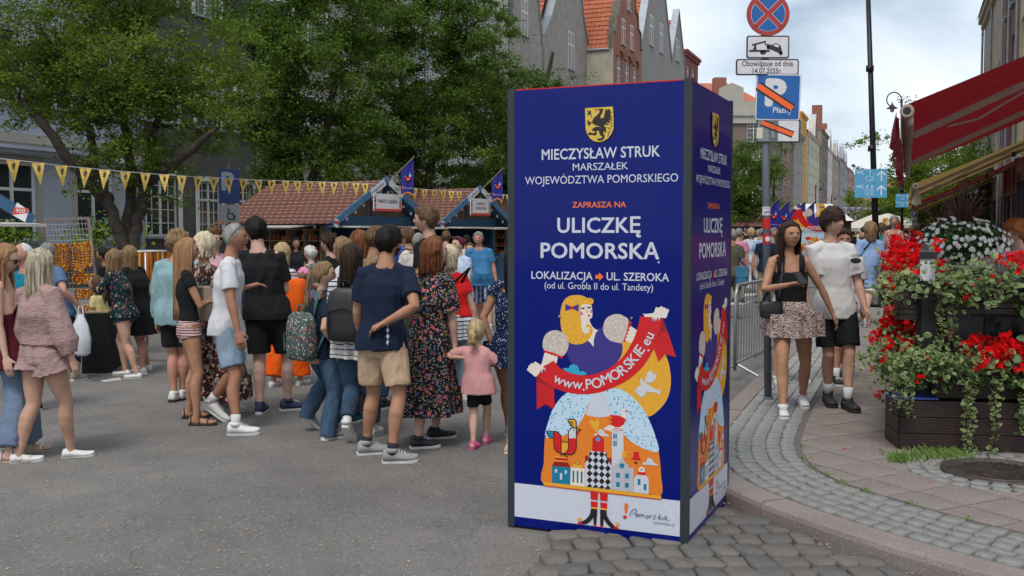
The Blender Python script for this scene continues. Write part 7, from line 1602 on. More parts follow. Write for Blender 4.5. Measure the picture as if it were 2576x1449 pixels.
 if face and lod<2:
  e=MB()
  for s_ in (-1,1):
   c=Mh @ (Vector((s_*.135,.350,.032))*hh)
   eb=MB();eb.ball((0,0,0),(.042*hh,.03*hh,.017*hh),EYEW,10,6);eb.ball((0,.018*hh,0),(.020*hh,.0165*hh,.017*hh),EYEI,8,5);eb.tube([(-.06*hh,.012*hh,.004*hh),(-.02*hh,.032*hh,.022*hh),(.025*hh,.032*hh,.021*hh),(.062*hh,.012*hh,.002*hh)],.0075*hh,BROW,5)
   rot=(-R(0),0,0);me=eb.mesh('eye',True);o=put(me,'eye',P);o.matrix_local=Matrix.Translation(c) @ Mh.to_3x3().to_4x4() @ Matrix.Rotation(-s_*R(12),4,'Z')
   bw=MB();bw.tube([Mh @ (Vector((s_*x,y,z))*hh) for x,y,z in ((.06,.405,.085),(.13,.395,.108),(.205,.345,.088))],[.010*hh,.014*hh,.006*hh],BROW if hair[1] not in (HW,HPB) else HG,5);bw.build('eyebrow',P,True)
  lp=MB();lp.tube([Mh @ (Vector((x,y,z))*hh) for x,y,z in ((-.085,.340,-.205),(-.04,.392,-.200),(0,.402,-.206),(.04,.392,-.200),(.085,.340,-.205))],[(.006*hh,.006*hh),(.014*hh,.02*hh),(.014*hh,.02*hh),(.014*hh,.02*hh),(.006*hh,.006*hh)],mw or LIPS,6);lp.build('mouth',P,True)
 if hair and hair[0]: make_hair(P,hair[0],hair[1],hh,Mh,hair[2] if len(hair)>2 else .1,lod,rnd,vol=hair[3] if len(hair)>3 else 1.0)
 if beard:
  bb=MB();ds=[(d,v) for d,v in zip(hd,hv)];vs=[]
  for d,v in ds:
   q=max(0,min(1,(-.30-d[2])/.1))*max(0,min(1,(d[1]+.1)/.2));V_=Vector(v);vs.append(Mh @ (V_*(1+(.03*q-.03*(1-q))/max(.1,V_.length))*hh))
  bb.add(vs,hf,beard);bb.build('beard',P,True)
 if glasses=='sun':
  g=MB()
  for s_ in (-1,1): g.tube([Mh @ (Vector((s_*.145,.40,.03))*hh),Mh @ (Vector((s_*.15,.425,.03))*hh)],[.085*hh,.08*hh],SGL,12);g.tube([Mh @ (Vector((s_*.22,.40,.05))*hh),Mh @ (Vector((s_*.36,.1,.04))*hh),Mh @ (Vector((s_*.35,-.08,.0))*hh)],.012*hh,SGL,5)
  g.tube([Mh @ (Vector((-.08,.42,.05))*hh),Mh @ (Vector((.08,.42,.05))*hh)],.012*hh,SGL,5);g.build('sunglasses',P)
 if glasses=='top':
  g=MB()
  for s_ in (-1,1): c0=Vector((s_*.15,.27,.46));g.tube([Mh @ (c0*hh),Mh @ ((c0+Vector((0,.03,.03)))*hh)],[.09*hh,.085*hh],SGL,12);g.tube([Mh @ (Vector((s_*.24,.26,.44))*hh),Mh @ (Vector((s_*.37,.05,.2))*hh),Mh @ (Vector((s_*.37,-.06,.06))*hh)],.013*hh,SGL,5)
  g.tube([Mh @ (Vector((-.08,.30,.47))*hh),Mh @ (Vector((.08,.30,.47))*hh)],.012*hh,SGL,5);g.build('sunglasses',P)
 cv={0: .010,1: .014,2: .022}[lod]
 if top:
  t=dict(sleeve=.62,hem=.50,ease=.010,flare=0,folds=.009,neck=.818,cuff=0,m=None,sl_ease=.010,name='shirt',strap=False,low=0);t.update(top);c=MB()
  S2=[s for s in secs if s[0] >= t['hem']-.02 and s[0] <= t['neck']+.001]
  if S2[0][0]>t['hem']: S2=[(t['hem'],S2[0][1],S2[0][2])]+S2
  out=[];mx_=0
  hipw=max(s[1] for s in secs if s[0]<.53),max(s[2] for s in secs if s[0]<.53)
  for z,rx,ry in S2:
   if z<.53: rx,ry={'m': .101,'f': .104,'c': .093}[sex],hipw[1]+.002
   elif z<.58: rx=max(rx,.090)
   f=t['flare']*max(0,(.64-z)/.14);e_=t['ease']*(1 if z<.78 else .55)+(.006 if z<.58 and t['hem']<.56 else 0)
   if z<.66 and t['flare'] >= 0 and t['ease']>.006: rx=max(rx,.079 if sex=='m' else .076 if sex=='f' else .080);
   out.append((z,rx*w_+e_+f,ry*w_+e_+f))
  if t['neck']>.8 and sex != 'c': out.append((t['neck']+.012,.040,.036))
  if sex=='c': out.append((t['neck']+.012 if t['neck']<.8 else .80,.038,.036));out=[o_ for o_ in out if o_[0] <= .80]
  out=sorted(out);pts,rr=ring_pts(out);oval(c,pts,rr)
  sf=t['sleeve']
  if sf>0:
   for i in (0,1):
    sj,el,wr=A_[i];ar={'m': .0275,'f': .0235,'c': .023}[sex]*H*(1+(wt-1)*.8);se=t['sl_ease']*H;P_=[neck+twx*((-1,1)[i]*shw*.34)+Vector((0,0,-.030*H)),sj+Vector((0,0,-.002*H))];r_=[ar*1.15+se*.45,ar*1.30+se*.8]
    if sf <= 1: P_ += [sj.lerp(el,sf*.5),sj.lerp(el,sf)];r_ += [ar*1.2+se*1.2,ar*1.08+se*1.5]
    else: P_ += [sj.lerp(el,.5),el,el.lerp(wr,(sf-1)*.5),el.lerp(wr,sf-1)];bl=t.get('balloon',0)*H;r_ += [ar*1.15+se,ar*.95+se+bl*.6,ar*.9+se+bl,ar*.7+se*.8+bl*.3]
    c.tube(P_,r_,None,n_)
  put(union(c,cv,t['m'],t['name'],2,t['folds'],1.0,seed=rnd),t['name'],P)
  if t['strap']:
   for s_ in (-1,1): c=MB();z1=t['neck']*H;q=spine(z1);ry=.052*H;c.tube([Vector((q.x,q.y,0))+twx*s_*.055*H+twy*(ry+.006)+Vector((0,0,z1-.03*H)),Vector((q.x,q.y,0))+twx*s_*.058*H+twy*.035*H+Vector((0,0,H*.812)),Vector((q.x,q.y,0))+twx*s_*.058*H+Vector((0,0,H*.830)),Vector((q.x,q.y,0))+twx*s_*.055*H-twy*.04*H+Vector((0,0,H*.80)),Vector((q.x,q.y,0))+twx*s_*.05*H-twy*(ry+.004)+Vector((0,0,z1-.03*H))],[(.014*H,.004*H)]*5,t['m'],6,ref=(1,0,0));c.build('strap',P,True)
 for bt in ([] if not bottom else bottom if isinstance(bottom,list) else [bottom]):
  t=dict(kind='trousers',length=1.9,m=None,ease=.008,flare=0,waist=.56,folds=.008,hem=.3,name=None);t.update(bt)
  if t['kind'] in ('trousers','shorts'):
   c=MB();S2=[(z,max(rx,.074)*w_+.008,ry*w_+.008) for z,rx,ry in secs if .44<z <= t['waist']];S2=[(S2[0][0]-.012,.07,.055)]+S2;pts,rr=ring_pts(S2);oval(c,pts,rr);ln=t['length']
   for i in (0,1):
    hj,kn,an=legs[i];e_=t['ease']*H;k_=1+(wt-1)*.6;fl=t['flare']*H;P_=[hj+Vector((0,0,.015*H))];r_=[thw*.98*H+e_*.7]
    if ln <= 1: P_ += [hj.lerp(kn,ln*.5),hj.lerp(kn,ln)];r_ += [thw*1.0*H+e_*.9+fl*.4,(thw*(1-.36*ln))*H+.006*H+e_*1.3+fl]
    else:
     f2=ln-1;P_ += [hj.lerp(kn,.5),kn,kn.lerp(an,f2*.5),kn.lerp(an,f2)];r_ += [thw*.92*H+e_,.036*k_*H+e_+fl*.3,.034*k_*H+e_+fl*.6,.024*H+e_+fl]
     if f2>.9: P_.append(an+Vector((0,-.005,-.030*H)));r_.append(.024*H+e_+fl*1.08)
    c.tube(P_,r_,None,n_)
   nm=t['name'] or t['kind'];put(union(c,cv,t['m'],nm,2,t['folds'],1.0,seed=rnd+3),nm,P)
  else:
   c=MB();n2=72 if lod<2 else 24;rows=14;zt_,zb_=t['waist']*H+dz0,t['hem']*H;vs=[];S2=secs;mid=(F_[0]+F_[1])/2;rg=random.Random(rnd);ph=[rg.uniform(0,6) for _ in range(4)];sp_=abs(F_[0].x-F_[1].x)*.5;spy=abs(F_[0].y-F_[1].y)*.5
   for i in range(rows+1):
    tt_=i/rows;z=zt_+(zb_-zt_)*tt_;cs=spine(z);dn=max(0,min(1,(pz-z)/pz));cx_,cy_=cs.x+(mid.x-cs.x)*dn*.8,cs.y+(mid.y-cs.y)*dn*.8
    zr=z/H;rx=ry=None
    for (za,ra,rb),(zb2,rc,rd) in zip(S2[:-1],S2[1:]):
     if za <= zr <= zb2: q=(zr-za)/(zb2-za);rx,ry=ra+(rc-ra)*q,rb+(rd-rb)*q
    hipr=(.098*w_,.070*w_)
    if rx is None or zr<.50: rx,ry=hipr
    rx,ry=max(rx*w_,.06),max(ry*w_,.05);fl=t['flare']*tt_ ;rx,ry=(rx+.009+fl)*H+sp_*dn*.5,(ry+.009+fl)*H+spy*dn*.6
    for j in range(n2):
     a_=2*math.pi*j/n2;pl=(math.sin(a_*9+ph[0]+.6*math.sin(a_*2+ph[2]))*.5+math.sin(a_*15+ph[1])*.3+math.sin(a_*5+ph[3])*.4)*(.001+.023*tt_)*H*t.get('pleat',1);vs.append((cx_+(rx+pl)*math.cos(a_),cy_+(ry+pl)*math.sin(a_),z+math.sin(a_*3+ph[2])*.004*tt_))
   fs=[((i+1)*n2+j,(i+1)*n2+(j+1)%n2,i*n2+(j+1)%n2,i*n2+j) for i in range(rows) for j in range(n2)];k0=(rows)*n2
   vi=[(x*.0+x,y,z) for x,y,z in vs[k0:]];c.add(vs,fs,t['m']);cx_,cy_=sum(v[0] for v in vi)/n2,sum(v[1] for v in vi)/n2
   c.add(vi+[((x-cx_)*.95+cx_,(y-cy_)*.95+cy_,z+.12*H) for x,y,z in vi],[(j,n2+j,n2+(j+1)%n2,(j+1)%n2) for j in range(n2)],t['m']);c.build(t['name'] or 'skirt',P,True)
 sh=dict(kind='sneaker',m=None,sole=SOLEW,sock=None);sh.update(shoes or {})
 for i in (0,1):
  an=legs[i][2];fl_=.152*H*(1.0 if sex != 'f' else .96);fy=fyaw[i];pitch=0
  if lift[i]>0: pitch=math.asin(min(.95,lift[i]/(fl_*.62)))
  Mf=Matrix.Translation(Vector((an.x,an.y,an.z-.045*H))) @ Matrix.Rotation(-R(fy),4,'Z') @ Matrix.Rotation(-pitch,4,'X')
  st_=[(-.26,.20,.30,0),(-.22,.27,.48,0),(-.10,.30,.56,0),(.05,.30,.50,.0),(.22,.33,.36,0),(.42,.37,.28,0),(.58,.35,.23,.01),(.68,.27,.18,.03),(.735,.13,.12,.05)]
  kind=sh['kind']
  def footloft(m,k,y0,grow=0,zlo=0.0,hs_=1.0,flatten=True):
   bb=MB();vs=[];nn=12
   for t,w,h,zb in st_:
    w=w*fl_*.5*k+grow;h_=h*fl_*.62*hs_+grow;zb=zb*fl_+zlo
    for j in range(nn):
     a_=2*math.pi*j/nn;cx_=math.cos(a_)*w;s2=math.sin(a_);zz=zb+(h_*s2 if s2>0 else 0)+(0 if s2 >= 0 else .0);vs.append(Mf @ Vector((cx_*(1 if s2>-.2 else .96),t*fl_,zz)))
   bb.add(vs,[(i_*nn+j,i_*nn+(j+1)%nn,(i_+1)*nn+(j+1)%nn,(i_+1)*nn+j) for i_ in range(len(st_)-1) for j in range(nn)]+[tuple(reversed(range(nn))),tuple((len(st_)-1)*nn+j for j in range(nn))],m);return bb
  if kind=='none': continue
  sl=MB();vs=[];nn=14;hsole={'sneaker': .028,'sandal': .016,'flat': .016}[kind]
  prof=[(-.28,.10),(-.26,.22),(-.15,.29),(.05,.29),(.25,.34),(.45,.38),(.60,.36),(.70,.27),(.75,.12)]
  outl=[(w*fl_*.5,t*fl_) for t,w in prof]+[(-w*fl_*.5,t*fl_) for t,w in reversed(prof)];m_=len(outl)
  sl.add([Mf @ Vector((x,y,.001)) for x,y in outl]+[Mf @ Vector((x*1.02,y*1.01,hsole*.6)) for x,y in outl]+[Mf @ Vector((x,y,hsole)) for x,y in outl],[tuple(range(m_)),tuple(reversed(range(2*m_,3*m_)))]+[(a0*m_+(j+1)%m_,a0*m_+j,a0*m_+m_+j,a0*m_+m_+(j+1)%m_) for a0 in (0,1) for j in range(m_)],sh['sole'])
  if kind=='sandal':
   ft=footloft(skin,.86,0,0,hsole,.86);o=ft.build('foot',P,True);sd_=sl.build('shoe',P)
   for t,w,h in ((.42,.37,.27),(.12,.31,.50),(-.18,.29,.52)):
    bb=MB();pts=[Mf @ Vector((math.cos(a_)*w*fl_*.5,t*fl_,hsole+math.sin(a_)*h*fl_*.60)) for a_ in np.linspace(0,math.pi,9)];bb.tube(pts,[(.004,.012)]*9,sh['m'],6,ref=(0,1,0));o=bb.build('strap',P,True)
  else:
   so=footloft(sh['m'],1.0,0,.003,hsole*.8,1.0 if kind=='sneaker' else .72).build('shoe',P,True);s2_=sl.build('sole',so)
   if kind=='sneaker':
    bb=MB();
    for t in (.12,.2,.28,.36): bb.tube([Mf @ Vector((x*fl_*.10,t*fl_,hsole*.8+(.56-t*.62)*fl_*.62+.004-abs(x)*.012)) for x in (-1,0,1)],.0035,sh.get('lace',sh['sole']),4)
    bb.build('lace',so)
    bb=MB();bb.tube([an+Vector((0,-.004,.012))+Vector((0,0,-.015)),an+Vector((0,0,.028*H*.6))],[.030*H*.9,.026*H],sh['m'],12);bb.build('collar',so,True)
  if sh['sock']: sc_,shh=sh['sock'];bb=MB();kn=legs[i][1];u=(kn-an).normalized();bb.tube([an-u*.02,an+u*shh*.5,an+u*shh],[.0225*H,.0225*H,.025*H],sc_,12);bb.build('sock',P,True)
 q=Person();q.P,q.H,q.root,q.M,q.Mh,q.hh,q.A,q.yaw,q.legs,q.spine,q.twx,q.twy,q.neck,q.pz=P,H,root,Matrix.Translation(root) @ Matrix.Rotation(-ya,4,'Z'),Mh,hh,A_,yaw,legs,spine,twx,twy,neck,pz;return q
EYEW=flat('eye white',(.36,.33,.31),.3);EYEI=flat('iris',(.03,.018,.012),.2);BROW=mat('eyebrow',(.04,.025,.016),.7,.1);LIPS=mat('lips',(.42,.14,.12),.45,.1,30);SGL=mat('sunglass black',(.012,.011,.012),.12,.1,5)
SOLEW=mat('sole white',(.62,.61,.58),.6,.1,12);SOLEK=mat('sole black',(.02,.02,.02),.7,.1);SOLEB=mat('sole beige',(.40,.32,.22),.7,.1)
SHW=mat('shoe white',(.66,.65,.63),.55,.07,10);SHK=mat('shoe black',(.018,.018,.02),.6,.2,10);SHN=mat('shoe navy',(.018,.025,.07),.6,.15);SHG=mat('shoe grey',(.28,.28,.28),.8,.12,20,.3,150);SHT=mat('sandal strap brown',(.05,.035,.028),.5,.1);SHP=mat('sandal pink',(.62,.10,.28),.55,.1)
CBLK=cloth('black',(.012,.012,.013));CWHT=cloth('white',(.60,.60,.62));CNAV=cloth('navy',(.010,.018,.040));DLT=denim('light',(.22,.29,.37));DMD=denim('mid',(.045,.082,.135));DDK=denim('dark',(.03,.06,.11));CWSK=flat('white sock',(.6,.6,.6),.8);CBSK=flat('black sock',(.02,.02,.025),.9)
def frame_loc(q, x, y, z):                                     # a point in the person's own frame, in metres, as a world place
 return q.M @ Vector((x,y,z))
def backpack(label,q,m,strapm,w,h,d,zc,x=0,cat='backpack',yo=0):
 H=q.H;sp=q.spine(zc*H);c=Vector((sp.x,sp.y,0))-q.twy*(.062*H+d/2+yo)+q.twx*x+Vector((0,0,zc*H));rot=math.atan2(q.twx.y,q.twx.x)-R(q.yaw);o=thing('backpack',label,cat,tuple(q.M @ c),rot);b=MB();vs=[];n=20;prof=[(-.5,.72,.6),(-.46,.92,.9),(-.30,1,1),(.0,1.0,.98),(.25,.97,.86),(.40,.85,.72),(.48,.55,.5),(.5,.3,.3)]
 for t,a_,e_ in prof:
  for j in range(n): an=2*math.pi*j/n;ca,sa=math.cos(an),math.sin(an);k=(abs(ca) ** 4+abs(sa) ** 4) ** -.25;vs.append((ca*k*w/2*a_,sa*k*d/2*e_,t*h))
 b.add(vs,[(i*n+j,i*n+(j+1)%n,(i+1)*n+(j+1)%n,(i+1)*n+j) for i in range(7) for j in range(n)]+[tuple(reversed(range(n))),tuple(7*n+j for j in range(n))],m);b.build('body',o,True)
 b=MB();b.tube([(-w*.38,-d*.52,-.30*h),(-w*.38,-d*.54,.05*h),(0,-d*.58,.12*h),(w*.38,-d*.54,.05*h),(w*.38,-d*.52,-.30*h)],.006,strapm,5);b.build('zip',o);b=MB();b.tube([(-.04,-.0,h*.5),(-.03,0,h*.5+.05),(.03,0,h*.5+.05),(.04,0,h*.5)],.008,strapm,6);b.build('handle',o,True)
 for s_ in (-1,1):
  b=MB();fx=.055*H;up=(.838-zc)*H if q.H>1.3 else (.81-zc)*H;b.tube([(s_*w*.25,d*.4,h*.40),(s_*fx,d/2+yo+.03,up),(s_*fx,d/2+yo+.075*H,up+.010),(s_*fx*1.1,d/2+yo+.135*H,up-.05*H),(s_*fx*1.5,d/2+yo+.135*H,up-.16*H),(s_*fx*1.9,d/2+yo+.04*H,up-.22*H),(s_*w*.4,d*.3,-h*.35)],[(.022,.006)]*7,strapm,6,ref=(1,0,0));b.build('shoulder_strap',o,True)
 return o
def bag(label,q,at,size,m,rot=0,strap=None,strapm=None,name='handbag',soft=.3):
 """at: bag centre in the person's frame"""
 p=q.M @ Vector(at);o=thing(name,label,'bag',tuple(p),-R(q.yaw)+rot);w,d,h=size;b=MB();vs=[];n=18
 for t,k1 in ((-.5,.8),(-.42,.97),(0,1),(.3,.95),(.45,.8),(.5,.6)):
  for j in range(n): an=2*math.pi*j/n;ca,sa=math.cos(an),math.sin(an);k=(abs(ca) ** 4+abs(sa) ** 4) ** -.25;vs.append((ca*k*w/2*k1,sa*k*d/2*k1,t*h))
 b.add(vs,[(i*n+j,i*n+(j+1)%n,(i+1)*n+(j+1)%n,(i+1)*n+j) for i in range(5) for j in range(n)]+[tuple(reversed(range(n))),tuple(5*n+j for j in range(n))],m);b.build('body',o,True)
 if name=='handbag': b=MB();b.box((-w*.48,-d*.56,-h*.05),(w*.48,d*.1,h*.46),m);b.build('flap',o)
 if strap:
  M_=(Matrix.Translation(p) @ Matrix.Rotation(-R(q.yaw)+rot,4,'Z')).inverted() @ q.M;b=MB();b.tube([(-w*.4,0,h*.4)]+[tuple(M_ @ Vector(s)) for s in strap]+[(w*.4,0,h*.4)],[(.013,.004)]*(len(strap)+2),strapm or m,6);b.build('strap',o,True)
 return o
# ================================================================ THE CROWD ON THE LEFT
MAUV=mat('cloth mauve gauze',s2l(160,132,128),.95,var=0,spec=.1);t_,p_=nodes(MAUV);n=tex(t_,'Noise',90,mscale=(.25,.25,1),Detail=3.0);t_.links.new(ramp(t_,n.outputs[0],[(.3,s2l(148,121,118)),(.7,s2l(168,141,136))]),p_.inputs['Base Color']);addbump(MAUV,n.outputs[0],.8,.01)
def cm(n,r,g,b): return cloth(n,s2l(r,g,b))
WST=stripes('striped white',s2l(196,196,200),s2l(30,34,52),26,.26)
def cap(q,m,brim=True):
 b=MB();hh=q.hh;vs=[q.Mh @ (Vector(head_fn(d))*1.13*hh) if d[2]>.18 else q.Mh @ (Vector(head_fn((d[0],d[1],d[2])))*.9*hh) for d in sphere_dirs(20,28)];b.add(vs,sphere_faces(20,28),m)
 if brim: b.add([q.Mh @ (Vector((x,y,.20-.06*abs(x)-.05*(y-.38)))*hh) for x,y in ((-.27,.3),(-.22,.58),(0,.68),(.22,.58),(.27,.3))],[(0,1,2,3,4)],m)
 b.build('cap',q.P,True)
q=person('woman in a mauve crinkled romper with long ash blond hair, seen from behind',(95,630),[(48,1163),(178,1150)],28,skin=SK_L,hair=('long',HAB,.40,1.25),lod=0,wt=1.2,fyaw=(40,45),hy=10,
 top=dict(m=MAUV,sleeve=1.85,ease=.016,hem=.57,folds=.014,balloon=.022,sl_ease=.018),bottom=dict(kind='shorts',length=.34,m=MAUV,ease=.016,flare=.03,waist=.60,folds=.014),shoes=dict(kind='flat',m=SHW),arms=('down',(186,918,-.1)),face=False)
bag('small bag with black and gold strap on the shoulder of the woman in mauve',q,(-.30,.05,.78*q.H*.8),(.2,.08,.14),CBLK,strap=[(-.2,-.10,1.05),(-.12,-.02,1.30)],strapm=CBLK)
person('woman in black sunglasses and burgundy top at the left edge, wide grey blue trousers',(2,616),[(22,1163),(72,1136)],82,skin=SK_P,hair=('long',HSB,.28),lod=0,hy=84,hp=14,glasses='sun',top=dict(m=cm('burgundy',84,24,38),sleeve=0,neck=.74,hem=.46,strap=False,flare=.01),bottom=dict(m=cm('grey blue fleece',104,120,142),ease=.016,flare=.028,folds=.012),shoes=dict(kind='sandal',m=SHW,sole=SOLEB),arms=('down',(16,905,-.2)))
q=person('bald old man with white moustache in a teal shirt behind the blond woman',(64,612),None,215,Y=9.6,sex='m',skin=SK_R,hair=('bald',HW),lod=0,hy=232,top=dict(m=cm('teal',20,112,134)),bottom=dict(m=CBLK),shoes=dict(m=SHK),wt=1.1,mw=HW)
q=person('grey haired man in a faded blue T-shirt bending to the amber stand',(114,614),[(150,962),(190,958)],18,sex='m',skin=SK_R,hair=('short',HG),lod=1,hy=30,wt=1.15,top=dict(m=cm('faded blue',84,108,140),ease=.018),bottom=dict(m=CNAV),shoes=dict(m=SHG),arms=('front',(196,768,-.05)),glasses=None,face=False)
o=thing('plastic_bag','white plastic carrier bag in the hand of the man in faded blue','bag',tuple(W(206,895,11.3)));b=MB();m_=mat('plastic film',s2l(206,208,214),.35,.1,9,.5,25);vs=[];n=16
for k,(z,w) in enumerate(((0,.05),(.03,.09),(.2,.10),(.35,.08),(.43,.045),(.47,.03))):
 for j in range(n): a_=6.283*j/n;f_=1+.12*math.sin(a_*5+k);vs.append((w*f_*math.cos(a_),w*.6*f_*math.sin(a_),z))
b.add(vs,[(i*n+j,i*n+(j+1)%n,(i+1)*n+(j+1)%n,(i+1)*n+j) for i in range(5) for j in range(n)]+[tuple(reversed(range(n)))],m_);b.build('bag_body',o,True);b=MB();b.tube([(-.03,0,.45),(-.02,0,.56),(.02,0,.56),(.03,0,.45)],.008,m_,5);b.build('handle',o)
TROP=speckle('dark floral',s2l(16,44,52),[s2l(60,96,70),s2l(176,160,120),s2l(38,84,74),s2l(150,84,70)],15,.30)
person('little girl in a pale yellow top looking down at the amber table',(243,693),[(276,934),(268,922)],-80,sex='c',child=True,skin=SK_T,hair=('pony',HM,.2),hp=-30,hy=-85,top=dict(m=cm('pale yellow',204,190,132),ease=.018,flare=.02),bottom=dict(kind='shorts',length=.5,m=speckle('pink shorts',s2l(200,180,180),[s2l(200,110,130)],30)),shoes=dict(kind='sandal',m=CNAV),arms=('front','front'))
person('woman in a dark floral blouse and denim shorts bending over the table',(288,627),[(345,952),(316,944)],-80,skin=SK_L,hair=('long',HL,.26),hp=-22,hy=-84,wt=1.1,top=dict(m=TROP,sleeve=.95,ease=.020,hem=.48),bottom=dict(kind='shorts',length=.28,m=DMD),shoes=dict(kind='flat',m=SHW),arms=('chest','chest'),glasses='top')
person('woman in a black dress with long light brown hair right of the floral blouse',(328,619),[(372,930),(358,938)],-62,skin=SK_R,hair=('long',HL,.32),hp=-10,wt=1.15,top=dict(m=CBLK,sleeve=.7,ease=.02),bottom=dict(kind='skirt',waist=.6,hem=.30,flare=.02,m=CBLK),shoes=dict(kind='flat',m=SHW),arms=('front','down'),face=False)
person('dark haired woman in profile behind the amber necklaces',(263,624),None,-92,Y=13.9,skin=SK_T,hair=('bun',HB,.1),top=dict(m=CBLK),bottom=dict(m=CBLK),shoes=dict(m=SHK))
person('youth in a pale teal hoodie and black shorts with curly fair hair, back turned',(444,583),[(438,1010),(458,1006)],8,sex='m',skin=SK_R,hair=('curly',HL,.1),top=dict(m=cm('pale teal',132,162,166),sleeve=1.95,ease=.03,hem=.47,sl_ease=.02,folds=.014),bottom=dict(kind='shorts',length=.8,m=CBLK,ease=.014),shoes=dict(m=SHW,sole=SHK),face=False,wt=1.05)
STRP=stripes('plum stripes',s2l(198,168,164),s2l(84,48,62),44,.38)
person('teenage girl with very long strawberry hair, black top and striped shorts, arms crossed',(463,600),[(476,1052),(494,1070)],66,skin=SK_T,hair=('long',HSB,.60,.8),hy=78,lod=0,wt=.92,top=dict(m=CBLK,sleeve=.36,ease=.007,hem=.56,neck=.80,folds=.004,sl_ease=.006),bottom=dict(kind='shorts',length=.22,m=STRP,ease=.006,waist=.60,folds=.003),shoes=dict(kind='sandal',m=SHT,sole=SOLEK),arms=('fold','fold'),fyaw=(10,20))
PAIS=speckle('paisley',s2l(64,38,40),[s2l(176,150,130),s2l(96,120,124),s2l(168,96,70),s2l(196,180,160)],13,.34)
q=person('woman with a short blond bob in a long paisley dress behind the white T-shirt',(510,589),[(556,1045),(575,1040)],40,skin=SK_L,hair=('bob',HPB,.11,1.2),Y=None,wt=1.08,hy=20,top=dict(m=PAIS,ease=.02,sleeve=.7),bottom=dict(kind='skirt',waist=.60,hem=.09,flare=.05,m=PAIS),shoes=dict(m=SHW),face=False)
bag('beige quilted backpack on the woman in the paisley dress',q,(-.02,-.20,1.05),(.26,.12,.32),cm('beige',186,168,150),strap=[(-.06,-.12,1.32),(.06,-.12,1.32)])
person('young man with curly hair and dark sunglasses in a pink shirt, facing the camera',(537,576),None,150,Y=11.6,sex='m',skin=SK_L,hair=('curly',HM,.1),hy=140,glasses='sun',top=dict(m=cm('pink shirt',204,160,170),ease=.02),bottom=dict(m=DMD),shoes=dict(m=SHW))
q=person('man with sunglasses on his head walking right in a white T-shirt and pale denim shorts',(582,562),[(527,1062,.10),(594,1094)],84,sex='m',skin=SK_D,hair=('buzz',HG),lod=0,hy=88,glasses='top',wt=1.0,top=dict(m=CWHT,sleeve=.68,ease=.018,hem=.49,folds=.012),bottom=dict(kind='shorts',length=.82,m=DLT,ease=.013,folds=.011),shoes=dict(m=SHW,sock=(CWSK,.09)),arms=((622,722,.12,(.2,-1,-.6)),(600,842,-.28)),beard=None)
b=MB();Mi=q.Mh.copy()
person('bearded man in a black T-shirt and black shorts with his back turned',(646,548),[(655,1040),(724,1032)],-6,sex='m',skin=SK_P,hair=('short',HB),lod=0,hy=-32,wt=1.12,top=dict(m=CBLK,sleeve=.72,ease=.022,hem=.485,folds=.012),bottom=dict(kind='shorts',length=.86,m=CBLK,ease=.014),shoes=dict(m=SHN),arms=('front','front'),beard=HD,fyaw=(5,70))
q=person('blond woman in a striped T-shirt and bright orange wide trousers',(706,612),[(688,972),(756,968)],24,skin=SK_L,hair=('long',HBL,.16),wt=1.1,top=dict(m=WST,ease=.018,sleeve=.75),bottom=dict(m=cm('bright orange',226,88,12),ease=.018,flare=.035,waist=.60,folds=.013),shoes=dict(kind='flat',m=SHW),arms=('front','front'),face=False)
bag('orange jacket hanging from the arm of the woman in orange trousers',q,(.17,-.05,.98),(.26,.2,.42),cm('orange jacket',224,92,20),name='orange_jacket')
person('white haired old woman in a grey patterned blouse facing left',(783,621),None,-75,Y=15.2,skin=SK_P,hair=('curly',HW,.1,.7),wt=1.1,top=dict(m=speckle('grey print',s2l(120,118,112),[s2l(70,70,68),s2l(160,156,150)],24),ease=.02,sleeve=1.2),bottom=dict(m=CBLK),shoes=dict(m=SHK))
q=person('child with a pink cap half hidden behind the orange trousers',(766,674),None,-40,Y=12.4,sex='c',child=True,hair=('pony',HL,.15),top=dict(m=cm('lilac',150,130,170)),bottom=dict(m=DMD),shoes=dict(m=SHW));cap(q,cm('cap pink',214,130,170))
person('boy with curly dark hair in a black T-shirt facing left behind the backpack girl',(832,590),None,-72,Y=12.6,sex='m',skin=SK_L,hair=('curly',HD,.1),hp=-8,top=dict(m=CBLK,ease=.02),bottom=dict(m=DDK),shoes=dict(m=SHW),arms=('front','front'),wt=.95)
TROB=speckle('leafy backpack',s2l(72,88,88),[s2l(170,92,80),s2l(176,184,176),s2l(36,60,56),s2l(206,170,150)],24,.30)
q=person('girl with a ponytail and leafy grey backpack in wide blue jeans, looking right',(808,659),[(772,1085,.09),(826,1106)],44,sex='c',child=True,skin=SK_L,hair=('pony',HL,.34),lod=0,hy=84,wt=1.0,top=dict(m=CNAV,sleeve=.62,ease=.018,hem=.47,neck=.79),bottom=dict(m=DMD,ease=.012,flare=.014,length=1.98,folds=.012),shoes=dict(m=SHG),arms=('downf',(848,872,-.12)))
backpack('grey backpack printed with coral and white leaves on the ponytail girl',q,TROB,cm('bag strap green',70,100,100),.30,.40,.17,.585)
q=person('woman with long straight brown hair and a black leather backpack, walking away',(880,616),[(872,1118,.10),(938,1098)],14,skin=SK_L,hair=('long',HD,.24,1.1),lod=0,wt=1.05,top=dict(m=WST,sleeve=1.6,ease=.018,hem=.50),bottom=[dict(m=DMD,ease=.011,length=1.86,flare=.006,folds=.008),dict(kind='skirt',waist=.575,hem=.43,flare=.012,m=stripes('cream stripes',s2l(200,196,188),s2l(40,42,54),22,.16),name='sweater')],shoes=dict(m=SHW,sock=(CWSK,.05)),arms=('downf','downf'),face=False)
backpack('tall black leather backpack on the woman in the striped shirt',q,mat('black leather',(.016,.016,.017),.42,.2,14,.35,160),CBLK,.30,.43,.14,.655)
